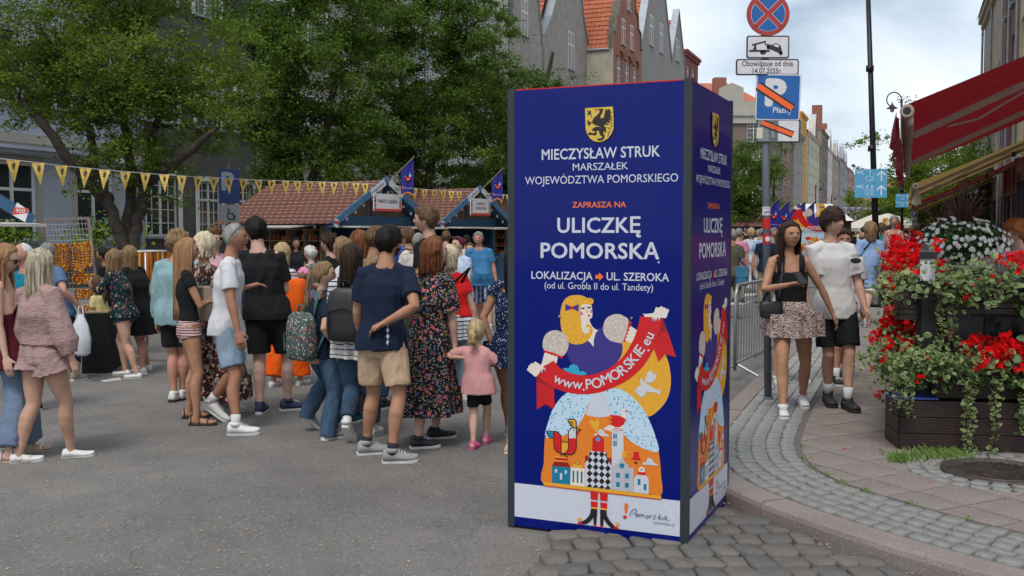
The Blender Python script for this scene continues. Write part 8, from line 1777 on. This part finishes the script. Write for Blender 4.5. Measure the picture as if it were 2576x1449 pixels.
person('woman with grey brown hair and sunglasses facing left behind the black backpack',(868,598),None,-80,Y=10.3,skin=SK_L,hair=('long',HL,.12),glasses='sun',top=dict(m=CWHT),bottom=dict(m=DMD),shoes=dict(m=SHW))
person('woman with thick wavy auburn hair in a coral top',(906,583),None,-35,Y=11.3,skin=SK_L,hair=('long',HA,.34,1.6),top=dict(m=cm('coral',224,110,98),ease=.018),bottom=dict(m=DMD),shoes=dict(m=SHW),glasses='top',face=False)
person('child in khaki trousers walking hidden between the jeans and the navy polo',(930,648),[(862,1066),(896,1060)],60,sex='c',child=True,hair=('short',HL),top=dict(m=cm('olive grey',90,92,84)),bottom=dict(m=cm('khaki',96,88,72),ease=.016),shoes=dict(m=cm('teal shoe',20,80,90)))
q=person('man in a navy polo shirt and tan shorts with one hand on his back',(972,569),[(922,1143),(986,1164)],12,sex='m',skin=SK_T,hair=('short',HB),lod=0,hy=34,wt=1.05,fyaw=(58,70),top=dict(m=CNAV,sleeve=.70,ease=.018,hem=.475,folds=.012),bottom=dict(kind='shorts',length=.80,m=cm('tan',186,158,130),ease=.014,folds=.011),shoes=dict(m=SHG,sock=(CBSK,.07)),arms=('downf',(968,812,-.17,(1,-.35,-.1))),beard=HD)
b=MB()
for k in range(4): z=.602-k*.026;b.add([(.118,-.122,z*q.H),(.13,-.118,(z-.012)*q.H),(.118,-.124,(z-.024)*q.H),(.106,-.128,(z-.012)*q.H)],[(0,1,2,3)],CWSK)
b.build('diamond_print',q.P,kind='stuff')
person('man in a dark T-shirt partly hidden behind the navy polo',(940,571),None,35,Y=9.7,sex='m',skin=SK_D,hair=('short',HM),top=dict(m=cm('ink',26,30,40),ease=.02),bottom=dict(m=DDK),shoes=dict(m=SHK),arms=('front','front'),face=False)
person('very tall young man in a black T-shirt looking left above the crowd',(1080,518),None,-70,Y=9.9,sex='m',skin=SK_L,hair=('short',HM),lod=0,hy=-84,wt=.92,top=dict(m=CBLK,ease=.02,neck=.812),bottom=dict(m=DDK),shoes=dict(m=SHK))
q=person('boy in a cream T-shirt with black backpack straps, phone in hand',(1028,574),None,-80,Y=13.6,sex='m',skin=SK_L,hair=('fringe',HM),wt=.92,top=dict(m=cm('cream',198,188,174),ease=.02),bottom=dict(m=DDK),shoes=dict(m=SHW),arms=('phone','phone'));backpack('black backpack on the boy in the cream T-shirt',q,CBLK,CBLK,.3,.42,.16,.68)
FLOR=speckle('black floral',(.010,.010,.012),[s2l(186,78,96),s2l(80,110,60),s2l(206,150,80),s2l(96,120,170),s2l(196,160,150),s2l(60,84,50)],21,.30)
q=person('smiling woman with auburn hair in a long black floral dress, sunglasses on her head',(1086,600),[(1052,1128),(1094,1104)],30,skin=SK_P,hair=('long',HA,.17,1.5),lod=0,hy=80,hp=-8,glasses='top',wt=1.05,fyaw=(40,40),top=dict(m=FLOR,sleeve=.9,ease=.020,hem=.56,sl_ease=.016),bottom=dict(kind='skirt',waist=.64,hem=.155,flare=.050,m=FLOR),shoes=dict(m=SHK,sole=SOLEW),arms=('front',(1146,880,-.05,(1,-.5,-.4))))
bag('small bag with olive strap across the back of the floral dress',q,(-.22,.10,.95),(.2,.1,.16),cm('olive bag',84,84,62),strap=[(-.12,-.12,1.12),(.06,-.10,1.33)])
q=person('woman with a platinum bob in a red T-shirt, striped sweater round her waist',(1130,621),[(1150,998),(1172,1004)],4,skin=SK_P,hair=('bob',HPB,.13,1.25),wt=1.1,top=dict(m=cm('red shirt',206,34,34),ease=.012,hem=.54),bottom=[dict(m=DLT,ease=.012,flare=.01),dict(kind='skirt',waist=.59,hem=.40,flare=.02,m=WST,name='sweater')],shoes=dict(m=SHW),arms=('downf','down'),face=False)
bag('black crossbody bag of the woman in the red T-shirt',q,(-.20,-.05,.9),(.2,.09,.14),CBLK,strap=[(-.1,-.12,1.15),(.10,-.09,1.34)])
BST=stripes('blue shirt stripes',s2l(196,206,222),s2l(140,162,200),60,.4,0)
q=person('woman with maroon hair in a pale blue striped shirt and white trousers',(1156,596),None,215,Y=14.3,skin=SK_P,hair=('bun',HRD,.1),hy=225,top=dict(m=BST,sleeve=1.5,ease=.03,hem=.46,sl_ease=.02),bottom=dict(m=cm('white trousers',200,196,192),ease=.012),shoes=dict(m=SHW),arms=('front','front'),glasses='top')
person('woman in white shorts just behind the old man in blue',(1183,612),None,190,Y=18.3,skin=SK_L,hair=('long',HM,.1),top=dict(m=cm('pale pink',206,180,178)),bottom=dict(kind='shorts',length=.5,m=CWHT),shoes=dict(m=SHW))
q=person('stout old man with white moustache in a blue T-shirt and plaid shorts facing the camera',(1204,584),[(1232,834),(1212,826)],176,sex='m',skin=SK_R,hair=('short',HG,.1,.8),lod=0,hy=190,wt=1.22,belly=.045,mw=HW,top=dict(m=cm('sea blue',60,116,158),ease=.014,hem=.49),bottom=dict(kind='shorts',length=.85,m=plaid('navy plaid',s2l(34,46,76),s2l(150,158,172),s2l(84,96,130),14),ease=.016),shoes=dict(m=SHG,sock=(CWSK,.05)))
person('toddler in a pink T-shirt and black shorts with a blond top knot',(1197,806),[(1190,1130),(1222,1116)],16,sex='c',child=True,skin=SK_P,hair=('pony',HBL,.12,1.3),lod=0,wt=1.12,top=dict(m=cm('toddler pink',206,150,148),ease=.022,hem=.44,neck=.78,sleeve=.75,flare=.015),bottom=dict(kind='shorts',length=.75,m=CBLK,ease=.008),shoes=dict(kind='sandal',m=SHP,sole=SHP),arms=((1166,900,-.02,(-.6,-.6,-.6)),(1226,905,.05,(1,-.3,-.4))),face=False)
DOTS=speckle('navy dots',s2l(22,34,66),[s2l(196,200,210)],58,.26)
person('dark haired woman in a navy dotted dress half hidden by the hoarding',(1294,622),[(1280,1092),(1282,1138)],16,skin=SK_T,hair=('long',HB,.40),lod=0,top=dict(m=DOTS,sleeve=.32,ease=.010,hem=.56,neck=.79),bottom=dict(kind='skirt',waist=.62,hem=.40,flare=.04,m=DOTS),shoes=dict(kind='flat',m=cm('beige flats',190,166,140)),arms=((1238,868,.0,(-1,-.4,-.2)),'down'),face=False)
for lab,hd,Yq,yw,sx,hr,tp in (('balding man with his back turned among heads right of the cream T-shirt',(1052,586),13.0,0,'m',('buzz',HG),cm('light shirt',180,176,170)),('dark haired man in a blue patterned shirt by the souvenir stall',(1004,574),17.5,10,'m',('short',HB),speckle('blue print',s2l(40,74,130),[s2l(110,150,200)],22)),
      ('brown haired man in front of the cosmetics stall',(1122,582),20,0,'m',('short',HM),cm('pale blue',150,170,196)),('woman with dark hair tied up by the cosmetics stall',(1172,592),20.5,20,'f',('bun',HB,.1),cm('cream top',200,190,180)),
      ('stall keeper in a dark shirt by the shelves of bottles',(744,600),21,160,'f',('long',HD,.15),cm('dark grey',50,50,54)),('passer-by in a grey T-shirt left of the souvenir stall',(612,600),16,200,'m',('short',HD),cm('grey tee',120,122,126))):
 person(lab,hd,None,yw,Y=Yq,sex=sx,hair=hr,lod=1,top=dict(m=tp,ease=.018),bottom=dict(m=DDK),shoes=dict(m=SHK))
# ================================================================ THE COUPLE AND THE PEOPLE BEHIND THEM
LEOP=speckle('leopard print',s2l(178,158,148),[(.03,.02,.03),(.05,.035,.04)],62,.42)
q=person('young woman in a black tank top and speckled skirt looking up from her phone',(1984,560),[(2018,1022,.02),(1970,1048)],186,skin=SK_T,hair=('long',HD,.33,1.1),hy=168,hp=-4,lod=0,zg=KERB,wt=.98,fyaw=(0,4),top=dict(m=CBLK,sleeve=0,ease=.011,neck=.765,hem=.57,strap=True,folds=.003),bottom=dict(kind='skirt',waist=.612,hem=.405,flare=.052,m=LEOP,pleat=1.1),shoes=dict(m=SHW,sock=(CWSK,.03)),arms=((2096,792,.02,(-1,-.1,-.3)),(1984,716,-.28,(1,-.6,-.6))))
wr=q.A[1][2];el=q.A[1][1];fd=(wr-el).normalized();pos=q.M @ (wr+fd*.085*q.H*.8+Vector((0,.01,.035)));ph=thing('mobile_phone','black mobile phone in the hand of the woman in the tank top','phone',tuple(pos),(R(-50),0,R(20)));b=MB();b.box((-.036,-.005,-.075),(.036,.005,.075),SHK);b.build('phone_body',ph);b=MB();b.box((-.033,.0052,-.071),(.033,.006,.071),SGL);b.build('screen',ph)
bag('small black shoulder bag hanging at the hip of the woman in the tank top',q,(.215,.10,.545*q.H),(.20,.07,.145),mat('bag leather',(.02,.02,.021),.4,.2,12,.3,150),strap=[(.15,.12,1.05),(.11,.08,1.36),(.105,-.02,1.405),(.14,-.08,1.2)],strapm=SHK)
q=person('young man in an off-white T-shirt and black shorts holding her hand',(2088,525),[(2132,1030),(2082,1018,.02)],178,sex='m',skin=SK_L,hair=('fringe',HD,.1),hy=150,hp=-2,lod=0,zg=KERB,wt=.97,fyaw=(-4,4),top=dict(m=cm('off white',206,203,200),sleeve=.78,ease=.016,hem=.465,sl_ease=.013,folds=.006),bottom=dict(kind='shorts',length=.84,m=CBLK,ease=.016),shoes=dict(m=SHK,sole=SOLEK,sock=(CWSK,.12)),arms=('downf',(2104,786,-.06,(.6,-.8,-.4))))
b=MB();
text('CORTEIZ',.035,INK,q.P,(-.085,.145*1.0,.765*q.H),rot=(R(90),0,R(180)),width=.085,bold=.02);b=MB();b.lathe([(.05,0),(.05,.001)],INK,18,M=Matrix.Translation((-.085,.147,.742*q.H)) @ Matrix.Rotation(R(-90),4,'X') @ Matrix.Diagonal((1,.5,1,1)));b.build('chest_print',q.P)
person('brown haired woman walking behind the young couple, shoulder bare',(1972,576),[(2022,966,.05),(1954,970)],182,skin=SK_L,hair=('long',HM,.25),zg=KERB,top=dict(m=CWHT,sleeve=0,neck=.75,ease=.006,strap=True),bottom=dict(kind='shorts',length=.3,m=CBLK),shoes=dict(m=SHW))
person('dark haired man in a white T-shirt walking just behind the young man',(2122,578),[(2118,950),(2104,968)],182,sex='m',skin=SK_D,hair=('short',HD),zg=KERB,wt=1.12,hy=190,top=dict(m=CWHT,ease=.03,sleeve=.75),bottom=dict(kind='shorts',length=.8,m=CBLK),shoes=dict(m=SHK,sock=(CWSK,.1)))
q=person('woman with wavy fair hair in a light blue shirt and cream shorts walking away',(2191,562),[(2150,806),(2176,822)],4,skin=SK_P,hair=('bob',HL,.20,1.9),zg=KERB,wt=1.05,top=dict(m=cm('sky shirt',138,162,200),ease=.032,sleeve=.8,hem=.55,sl_ease=.024),bottom=dict(kind='shorts',length=.36,m=cm('cream shorts',196,184,168),ease=.02,flare=.02,waist=.60),shoes=dict(m=SHG),face=False)
bag('brown bag on a thin black strap worn by the woman in light blue',q,(-.24,.02,.93),(.16,.1,.2),cm('brown bag',96,56,34),strap=[(-.06,-.15,1.15),(.12,-.12,1.40)],strapm=CBLK)
person('grey haired woman in a pink floral tank top seen above the red flowers',(2249,543),None,195,Y=24,zg=KERB,skin=SK_L,hair=('bob',HG,.08,.8),top=dict(m=speckle('pink floral',s2l(204,160,164),[s2l(180,90,110)],20),sleeve=0,neck=.76,strap=True),bottom=dict(m=CWHT),shoes=dict(m=SHW))
q=person('woman in a blue striped T-shirt and white trousers walking away past the pole',(1890,575),[(1883,738),(1900,736)],10,skin=SK_L,hair=('bob',HBL,.08,1.3),wt=1.1,top=dict(m=stripes('pale blue stripes',s2l(160,180,204),s2l(200,206,214),20,.5),ease=.018),bottom=dict(m=cm('white slacks',204,202,204),ease=.016,flare=.01),shoes=dict(kind='flat',m=SHK),face=False)
bag('cream shoulder bag of the woman in white trousers',q,(.24,-.03,.98),(.28,.12,.34),cm('cream bag',196,190,172),strap=[(.17,-.03,1.36)])
q=person('man in olive T-shirt and shorts beside the right edge of the hoarding',(1842,578),None,20,Y=19.5,sex='m',skin=SK_D,hair=('short',HG),top=dict(m=cm('olive',84,80,62),ease=.02),bottom=dict(kind='shorts',length=.8,m=cm('olive shorts',80,78,64)),shoes=dict(m=SHK),face=False)
bag('slouchy blue shoulder bag of the man in olive',q,(.20,-.05,.85),(.26,.14,.38),cm('bag blue',60,112,142),strap=[(.10,-.10,1.35),(-.06,-.05,1.42)])
for lab,hd,Yq,yw,sx,hr,tp,cp in (('man in a pink shirt and grey cap left of the pole',(1858,576),24,30,'m',('short',HG),cm('pink linen',206,130,160),cm('cap grey',120,120,112)),('man in a navy cap and black T-shirt facing the camera',(1877,566),33,178,'m',('short',HD),CBLK,CNAV),
       ('woman in a white blouse behind the blue striped T-shirt',(1908,578),38,190,'f',('long',HBL,.1),CWHT,None),('man with sunglasses in a grey shirt right of the pole',(1946,574),27,170,'m',('short',HG),cm('grey shirt2',130,134,134),None),('person in a black backpack right behind the pole',(1928,578),22,5,'m',('short',HB),CNAV,None),
       ('man in a white T-shirt with black strap down the street',(2172,571),40,0,'m',('short',HB),CWHT,None),('person in a cream bucket hat down the street',(2168,590),33,0,'f',('short',HL),cm('rose top',176,130,126),cm('hat cream',196,188,168)),('woman with long fair hair by the parking sign',(2296,568),26,10,'f',('long',HL,.3),cm('teal top',60,110,120),None),('man in a black T-shirt behind the white petunias',(2322,566),27,20,'m',('short',HD),CBLK,None)):
 q=person(lab,hd,None,yw,Y=Yq,sex=sx,hair=hr,lod=1,zg=KERB if hd[0]>2150 else 0,top=dict(m=tp,ease=.02),bottom=dict(m=DDK if Yq%2 else cm('sand trousers',150,138,118),kind='shorts' if yw>100 else 'trousers',length=.8 if yw>100 else 1.9),shoes=dict(m=SHK))
 if cp: cap(q,cp)
person('ginger haired youth at the terrace cut off by the right edge',(2562,553),None,262,Y=9.8,sex='m',skin=SK_P,hair=('fringe',HGI,.1),hy=275,lod=0,zg=KERB,top=dict(m=CWHT),bottom=dict(m=DDK),shoes=dict(m=SHK))
person('dark haired woman at the terrace resting her cheek on her hand',(2505,578),None,60,Y=10.2,skin=SK_T,hair=('bun',HD,.1,1.4),hy=-60,zg=KERB,top=dict(m=cm('blush',190,160,150)),bottom=dict(m=DDK),shoes=dict(m=SHK),arms=('chest','chest'))
# ---- people far down the street: a few figures, copied with their own clothes
TPL=[]
for k,(sx,yw,hr,bt) in enumerate((('m',0,('short',HD),dict(kind='shorts',length=.8,m=DDK)),('f',10,('long',HM,.2),dict(m=DDK)),('f',185,('long',HBL,.2),dict(kind='skirt',hem=.28,flare=.03,m=DDK)),('m',170,('short',HM),dict(m=DDK)),('f',175,('bob',HD,.1),dict(kind='shorts',length=.5,m=DDK)),('m',20,('buzz',HG),dict(kind='shorts',length=.8,m=DDK)))):
 q=person('x',(1900,583),None,yw,Y=60,H=1.72,sex=sx,hair=hr,lod=2,top=dict(m=CWHT,ease=.02),bottom=bt,shoes=dict(kind='flat',m=SHK),face=False);TPL.append((q.P,[c for c in bpy.data.objects if c.parent==q.P]))
TC=[('white',CWHT),('black',CBLK),('navy',CNAV),('pale blue',cm('f1',140,164,196)),('red',cm('f2',180,40,40)),('pink',cm('f3',206,140,150)),('olive',cm('f4',90,92,66)),('yellow',cm('f5',206,176,70)),('grey',cm('f6',120,122,124)),('teal',cm('f7',40,120,130)),('beige',cm('f8',186,168,140))]
BC=[('dark',DDK),('light denim',DLT),('sand',cm('sand trousers',150,138,118)),('black',CBLK),('white',CWHT)]
rp=random.Random(5);combos=[(a,b_,c) for a in range(len(TC)) for b_ in range(len(BC)) for c in range(6)];rp.shuffle(combos)
for i in range(78):
 Yq=24+95*(i/78) ** 1.25;t=rp.uniform(.222,.42) if Yq>40 else rp.choice((rp.uniform(.222,.30),rp.uniform(.33,.40)))
 if Yq>60: t=rp.uniform(.24,.412)
 ti,bi,k=combos[i];P0,ch=TPL[k]
 r=P0 if False else P0.copy();C.objects.link(r);r.location=(t*Yq,Yq,.11 if t>.36 else .0);r.rotation_euler=(0,0,-R(rp.uniform(-25,25))+(math.pi if 0 else 0));sc_=rp.uniform(.9,1.06);r.scale=(sc_,sc_,sc_)
 r['label']='distant %s in %s top and %s %s walking %s'%('man' if k in (0,3,5) else 'woman',TC[ti][0],BC[bi][0],('shorts','trousers','skirt','trousers','shorts','shorts')[k],('away','away','towards the camera','towards the camera','towards the camera','away')[k]+(', grey haired' if k==5 else ', short dark bob' if k==4 else ''));r['group']='pedestrians far down the street'
 for c in ch:
  o=c.copy();C.objects.link(o);o.parent=r
  if c.name.split('.')[0] in ('shirt',): o.material_slots[0].link='OBJECT';o.material_slots[0].material=TC[ti][1]
  elif c.name.split('.')[0] in ('shorts','trousers','skirt'): o.material_slots[0].link='OBJECT';o.material_slots[0].material=BC[bi][1]
for P0,ch in TPL:
 for c in ch:
  for g_ in [x for x in bpy.data.objects if x.parent==c]: bpy.data.objects.remove(g_)
  bpy.data.objects.remove(c)
 bpy.data.objects.remove(P0)
# ================================================================ AMBER STAND, TENTS, FAR CUT-OUTS
WIRE=mat('grid wire',s2l(170,168,168),.4,.1,9,metal=.5);FRM=mat('rack frame',s2l(128,116,116),.5,.1,6,metal=.3)
AMB=[mat('amber %d'%i,c,.25,.3,60) for i,c in enumerate(((.50,.17,.02),(.28,.07,.012),(.62,.30,.05)))]
Yg=13.3;tl_,tr_,bl_,br_=W(112,553,Yg+.15),W(222,549,Yg+.15),W(162,905,Yg-.25),W(262,905,Yg-.25)
o0=Vector((bl_.x,bl_.y,0));JG=thing('display_grid','tall leaning wire grid rack hung with amber necklaces','display rack',tuple(o0));g=lambda u,v: (bl_.lerp(br_,u)).lerp(tl_.lerp(tr_,u),v)-o0
b=MB()
for a_,c_ in (((0,0),(0,1)),((0,1),(1,1)),((1,1),(1,0)),((1,0),(0,0))): b.beam(tuple(g(*a_)),tuple(g(*c_)),.035,.035,FRM)
b.build('frame',JG);b=MB()
for k in range(1,13): b.tube([tuple(g(k/13,0)),tuple(g(k/13,1))],.003,WIRE,4)
for k in range(1,26): b.tube([tuple(g(0,k/26)),tuple(g(1,k/26))],.003,WIRE,4)
b.build('wire_grid',JG,kind='stuff')
def strand(b,p,w,h,m,n=14):
 """one closed necklace of beads hanging from p"""
 for k in range(n): a_=2*math.pi*k/n;b.ball((p.x+w*math.sin(a_)*.5,p.y-.04+jit(.01),p.z-h/2+h/2*math.cos(a_)),random.uniform(.010,.016),m,5,4)
for i,(px0,px1,py,hh_,k) in enumerate(((136,176,615,.34,8),(184,212,613,.40,6),(214,232,610,.36,4),(188,240,690,.12,9),(195,240,728,.12,8),(205,238,770,.22,6))):
 nk=thing('amber_necklaces',('bundle of long amber necklaces, top left of the grid','bundle of dark amber necklaces in the middle of the grid','bright amber necklaces at the right of the grid','row of amber bracelets under the long necklaces','second row of amber bracelets on the grid','lowest bundle of amber strands on the grid')[i],'necklaces',tuple(W(px0,py,Yg-.06)));p0=W(px0,py,Yg-.06)
 for j in range(k): b=MB();strand(b,W(px0+(px1-px0)*(j+.5)/k,py,Yg-.06)-p0,.05,hh_*random.uniform(.85,1.05),AMB[(i+j)%3],30 if hh_>.2 else 14);b.build('necklace',nk)
rc=W(366,632,14.2);RR=thing('round_rack','round chrome rack hung with long orange amber strands','display rack',(rc.x,rc.y,.1));hz=rc.z-.1;b=MB();b.tube([(.36*math.cos(a_),.36*math.sin(a_),hz) for a_ in np.linspace(0,6.283,25)],.014,WIRE,6);b.tube([(0,0,0),(0,0,hz)],.02,WIRE);b.build('frame',RR,True)
for k in range(22): a_=k*6.283/22;b=MB();b.tube([(.36*math.cos(a_),.36*math.sin(a_),hz),(.36*math.cos(a_)+jit(.02),.36*math.sin(a_),hz-random.uniform(.6,1.0))],[.022,.012],AMB[k%3],5);b.build('strand',RR)
r2=W(262,640,13.6)
tb0=G(206,940);TBL=thing('cloth_covered_table','low table under a black cloth at the amber stand','table',tuple(tb0),R(14));b=MB();b.add([(0,0,0),(.34,-.02,0),(.36,.9,0),(0,.9,0),(.02,.02,.72),(.32,.0,.72),(.32,.85,.72),(.02,.85,.72)],[(0,1,5,4),(1,2,6,5),(2,3,7,6),(3,0,4,7),(4,5,6,7)],CBLK);b.build('cloth',TBL);b=MB();b.box((.05,.05,.70),(.3,.8,.735),PALEW);b.build('table_top',TBL)
SBm=thing('rack_foot','grey steel feet of the amber rack lying on the asphalt','rack foot',tuple(G(370,908)));b=MB()
b.beam((-.5,.1,.03),(.35,-.05,.03),.05,.03,WIRE);b.build('bar',SBm);b=MB();b.beam((-.1,.3,.03),(.05,-.3,.03),.05,.03,WIRE);b.build('bar',SBm)
cp=Vector((W(76,660,12).x,12,0));CP=thing('chain_post','black iron post with a ball top and chain at the left','post',tuple(cp));b=MB();b.tube([(0,0,0),(0,0,1.2)],.03,BLKF,10);b.build('post',CP,True);b=MB();b.ball((0,0,1.25),.055,BLKF);b.build('ball',CP,True);b=MB();b.tube([(-.6+.6*t,0,1.12-.25*math.sin(math.pi*(.5+t/2))) for t in np.linspace(0,1,8)],.010,WIRE,5);b.build('chain',CP)
dg=G(300,893);b=MB();b.tube([(0,.1,.16),(0,.02,.28),(0,-.08,.44),(0,-.12,.54)],[.13,.13,.10,.075],None,10);b.tube([(0,-.10,.56),(0,-.18,.58),(0,-.27,.54),(0,-.33,.53)],[.07,.08,.045,.03],None,10)
for s_ in (-1,1): b.tube([(s_*.07,-.12,.42),(s_*.075,-.14,.2),(s_*.075,-.15,.03),(s_*.075,-.20,.02)],[.04,.03,.025,.03],None,8);b.tube([(s_*.09,.12,.16),(s_*.12,-.02,.16),(s_*.11,.10,.04),(s_*.11,-.04,.02)],[.08,.06,.035,.03],None,8);b.tube([(s_*.05,-.12,.62),(s_*.08,-.10,.64),(s_*.10,-.12,.56)],[.03,.03,.012],None,6)
b.tube([(0,.2,.12),(.05,.36,.06),(.15,.42,.05)],[.04,.035,.01],None,6)
DGM=mat('dog fur',(.5,.5,.48),.9,var=0);t_,p_=nodes(DGM);n=tex(t_,'Noise',4.2,Detail=2.0);t_.links.new(ramp(t_,n.outputs[0],[(.49,(.015,.014,.013)),(.52,(.52,.50,.47))]),p_.inputs['Base Color'])
DG=thing('dog','black and white dog sitting behind the woman in denim shorts','dog',tuple(dg),R(20));put(union(b,.012,DGM,'body',2,.004),'body',DG);b=MB()
for s_ in (-1,1): b.ball((s_*.035,-.245,.60),.010,SHK,6,4)
b.ball((0,-.355,.535),.016,SHK,6,4);b.build('face',DG,kind='stuff')
for i,(px,py,w) in enumerate(((22,595,.35),(250,590,.5))):
 p=W(px,py,25.5);plant('potted_plant',('bushy green pot plant outside the leftmost window','bushy green pot plant behind the amber grid')[i],p,lambda k: p+Vector((random.gauss(0,w),random.gauss(0,.15),random.gauss(0,.22))),420,0,LEAF1,PETR,.11,.03)
def cutout(label,px,py0,py1,Yb,mirror,wpx):
 p=W(px,583,Yb);zb,zt_=.6,W(px,py0,Yb).z;o=thing('cutout_board',label,'board',(p.x,p.y,0),R(-4));src=MB();sel=range(FIG0,FIG1);used={}
 xs=[art.v[i][0] for f in sel for i in art.f[f]];zs=[art.v[i][2] for f in sel for i in art.f[f]];x0,x1,z0,z1=min(xs),max(xs),min(zs),max(zs);k=(zt_-zb)/(z1-z0)*1.0;src.mats=art.mats
 for f in sel:
  ids=[]
  for i in art.f[f]:
   if i not in used: used[i]=len(src.v);x,y,z=art.v[i];src.v.append((((x-(x0+x1)/2)*k)*(-1 if mirror else 1),-.03+(y+.02)*8,zb+(z-z0)*k))
   ids.append(used[i])
  src.f.append(tuple(ids));src.m.append(art.m[f])
 src.build('printed_picture',o,kind='stuff');w=(x1-x0)*k
 for x in (-w*.3,w*.3): b=MB();b.beam((x,.02,0),(x,.02,zt_-.4),.06,.04,PALEW);b.build('brace',o)
 text('www.POMORSKIE.eu',.2*k*.55,PWH,o,(0,-.09,zb+(z1-z0)*k*.62),bold=.01,width=w*.6)
cutout('large painted cut-out of a yellow haired woman holding a red banner, behind the couple',2045,512,640,30,True,130)
cutout('smaller painted cut-out of a yellow haired woman near the white market umbrellas',2238,548,640,38,False,60)
TENT=mat('tent canvas',s2l(222,220,216),.7,.04,3);TENTC=mat('umbrella canvas',s2l(206,200,186),.8,.06,3);TW=mat('dark timber',s2l(78,60,52),.8,.2,4)
p=W(2064,583,44);za,zb=W(2064,512,44).z,W(2064,556,44).z;w=58/F*44;TT=thing('market_tent','white pitched tent roof with bulb lit gable behind the cut-out','tent',(p.x,p.y,0),R(4));b=MB();b.add([(-w,-1.2,zb),(w,-1.2,zb),(w-.3,.6,za),(-w+.3,.6,za)],[(0,1,2,3)],TENT);b.add([(-w,2.4,zb),(-w+.3,.6,za),(w-.3,.6,za),(w,2.4,zb)],[(0,1,2,3)],TENT);b.build('roof',TT)
b=MB();b.add([(w+.02,-1.2,zb-.05),(w+.02,2.4,zb-.05),(w-.26,.6,za)],[(0,1,2)],TW);b.box((-w+.1,-1.0,0),(w-.05,2.2,zb-.03),TW);b.build('wall',TT)
for i,(px,Yu,r_,pt,lab) in enumerate(((2195,46,1.5,540,'white market umbrella left of the smaller cut-out'),(2232,52,2.1,537,'broad white market umbrella behind the smaller cut-out'),(2150,62,1.6,556,'yellow and white market umbrella far down the street'),(2120,80,1.8,556,'distant pale market umbrella'))):
 p=W(px,583,Yu);zt_=W(px,pt,Yu).z;U=thing('market_umbrella',lab,'umbrella',(p.x,p.y,0),.3*i);m_=TENTC if i != 2 else mat('umbrella yellow',s2l(220,180,80),.8,.1)
 b=MB();b.lathe([(r_,zt_-.75),(r_,zt_-.6),(.06,zt_)],m_,8);b.build('canopy',U);b=MB();b.tube([(0,0,0),(0,0,zt_)],.03,PALEW,6);b.build('pole',U)
for i,(px,py,Yu) in enumerate(((1938,548,36),(1964,552,37),(1990,556,39),(2008,545,43),(2030,548,43))):
 p=W(px,py+6,Yu);flag(('blue rooster flag just right of the pole','second blue rooster flag right of the pole','third blue rooster flag right of the pole','blue flag tip left of the white tent roof','blue flag tip in front of the white tent roof')[i],(p.x-.5,p.y,p.z),0,1.3)
p=W(2105,545,55);IT=thing('flag','small green white and red flag above the far crowd','flag',tuple(p),(0,R(35),0));b=MB()
for k,cc in enumerate((mat('flag green',s2l(20,130,70),.7),CWHT,mat('flag red',s2l(200,36,44),.7))): b.add([(k*.3,0,-.3),((k+1)*.3,.02,-.3),((k+1)*.3,.02,.3),(k*.3,0,.3)],[(0,1,2,3)],cc)
b.build('cloth',IT)
p=W(2158,549,95);RS=thing('banner_sign','dark lettered fascia RADO above the far crowd','sign',tuple(p));b=MB();b.box((-2.4,.1,-1.3),(3.4,.3,-.6),TW);b.build('board',RS);text('RADOŚNIE',1.1,BLK,RS,(.6,0,0),bold=.03,width=4.6)
Bn=thing('bunting','far string of pink and white pennants under the toilet sign','bunting',tuple(W(2120,522,70)));p0=W(2120,522,70);b=MB();b.tube([(0,0,0),tuple(W(2190,524,70)-p0),tuple(W(2262,520,70)-p0)],.02,STRG,4);b.build('string',Bn)
for k in range(26): b=MB();x=k*.16+.05;x=k*(W(2262,520,70).x-p0.x)/26;b.add([(x,-.03,0),(x+.13,-.03,0),(x+.065,-.03,-.26)],[(0,2,1)],(PPK,PWH,PCY)[k%3]);b.build('pennant',Bn)
bpy.data.scenes.remove(TS)
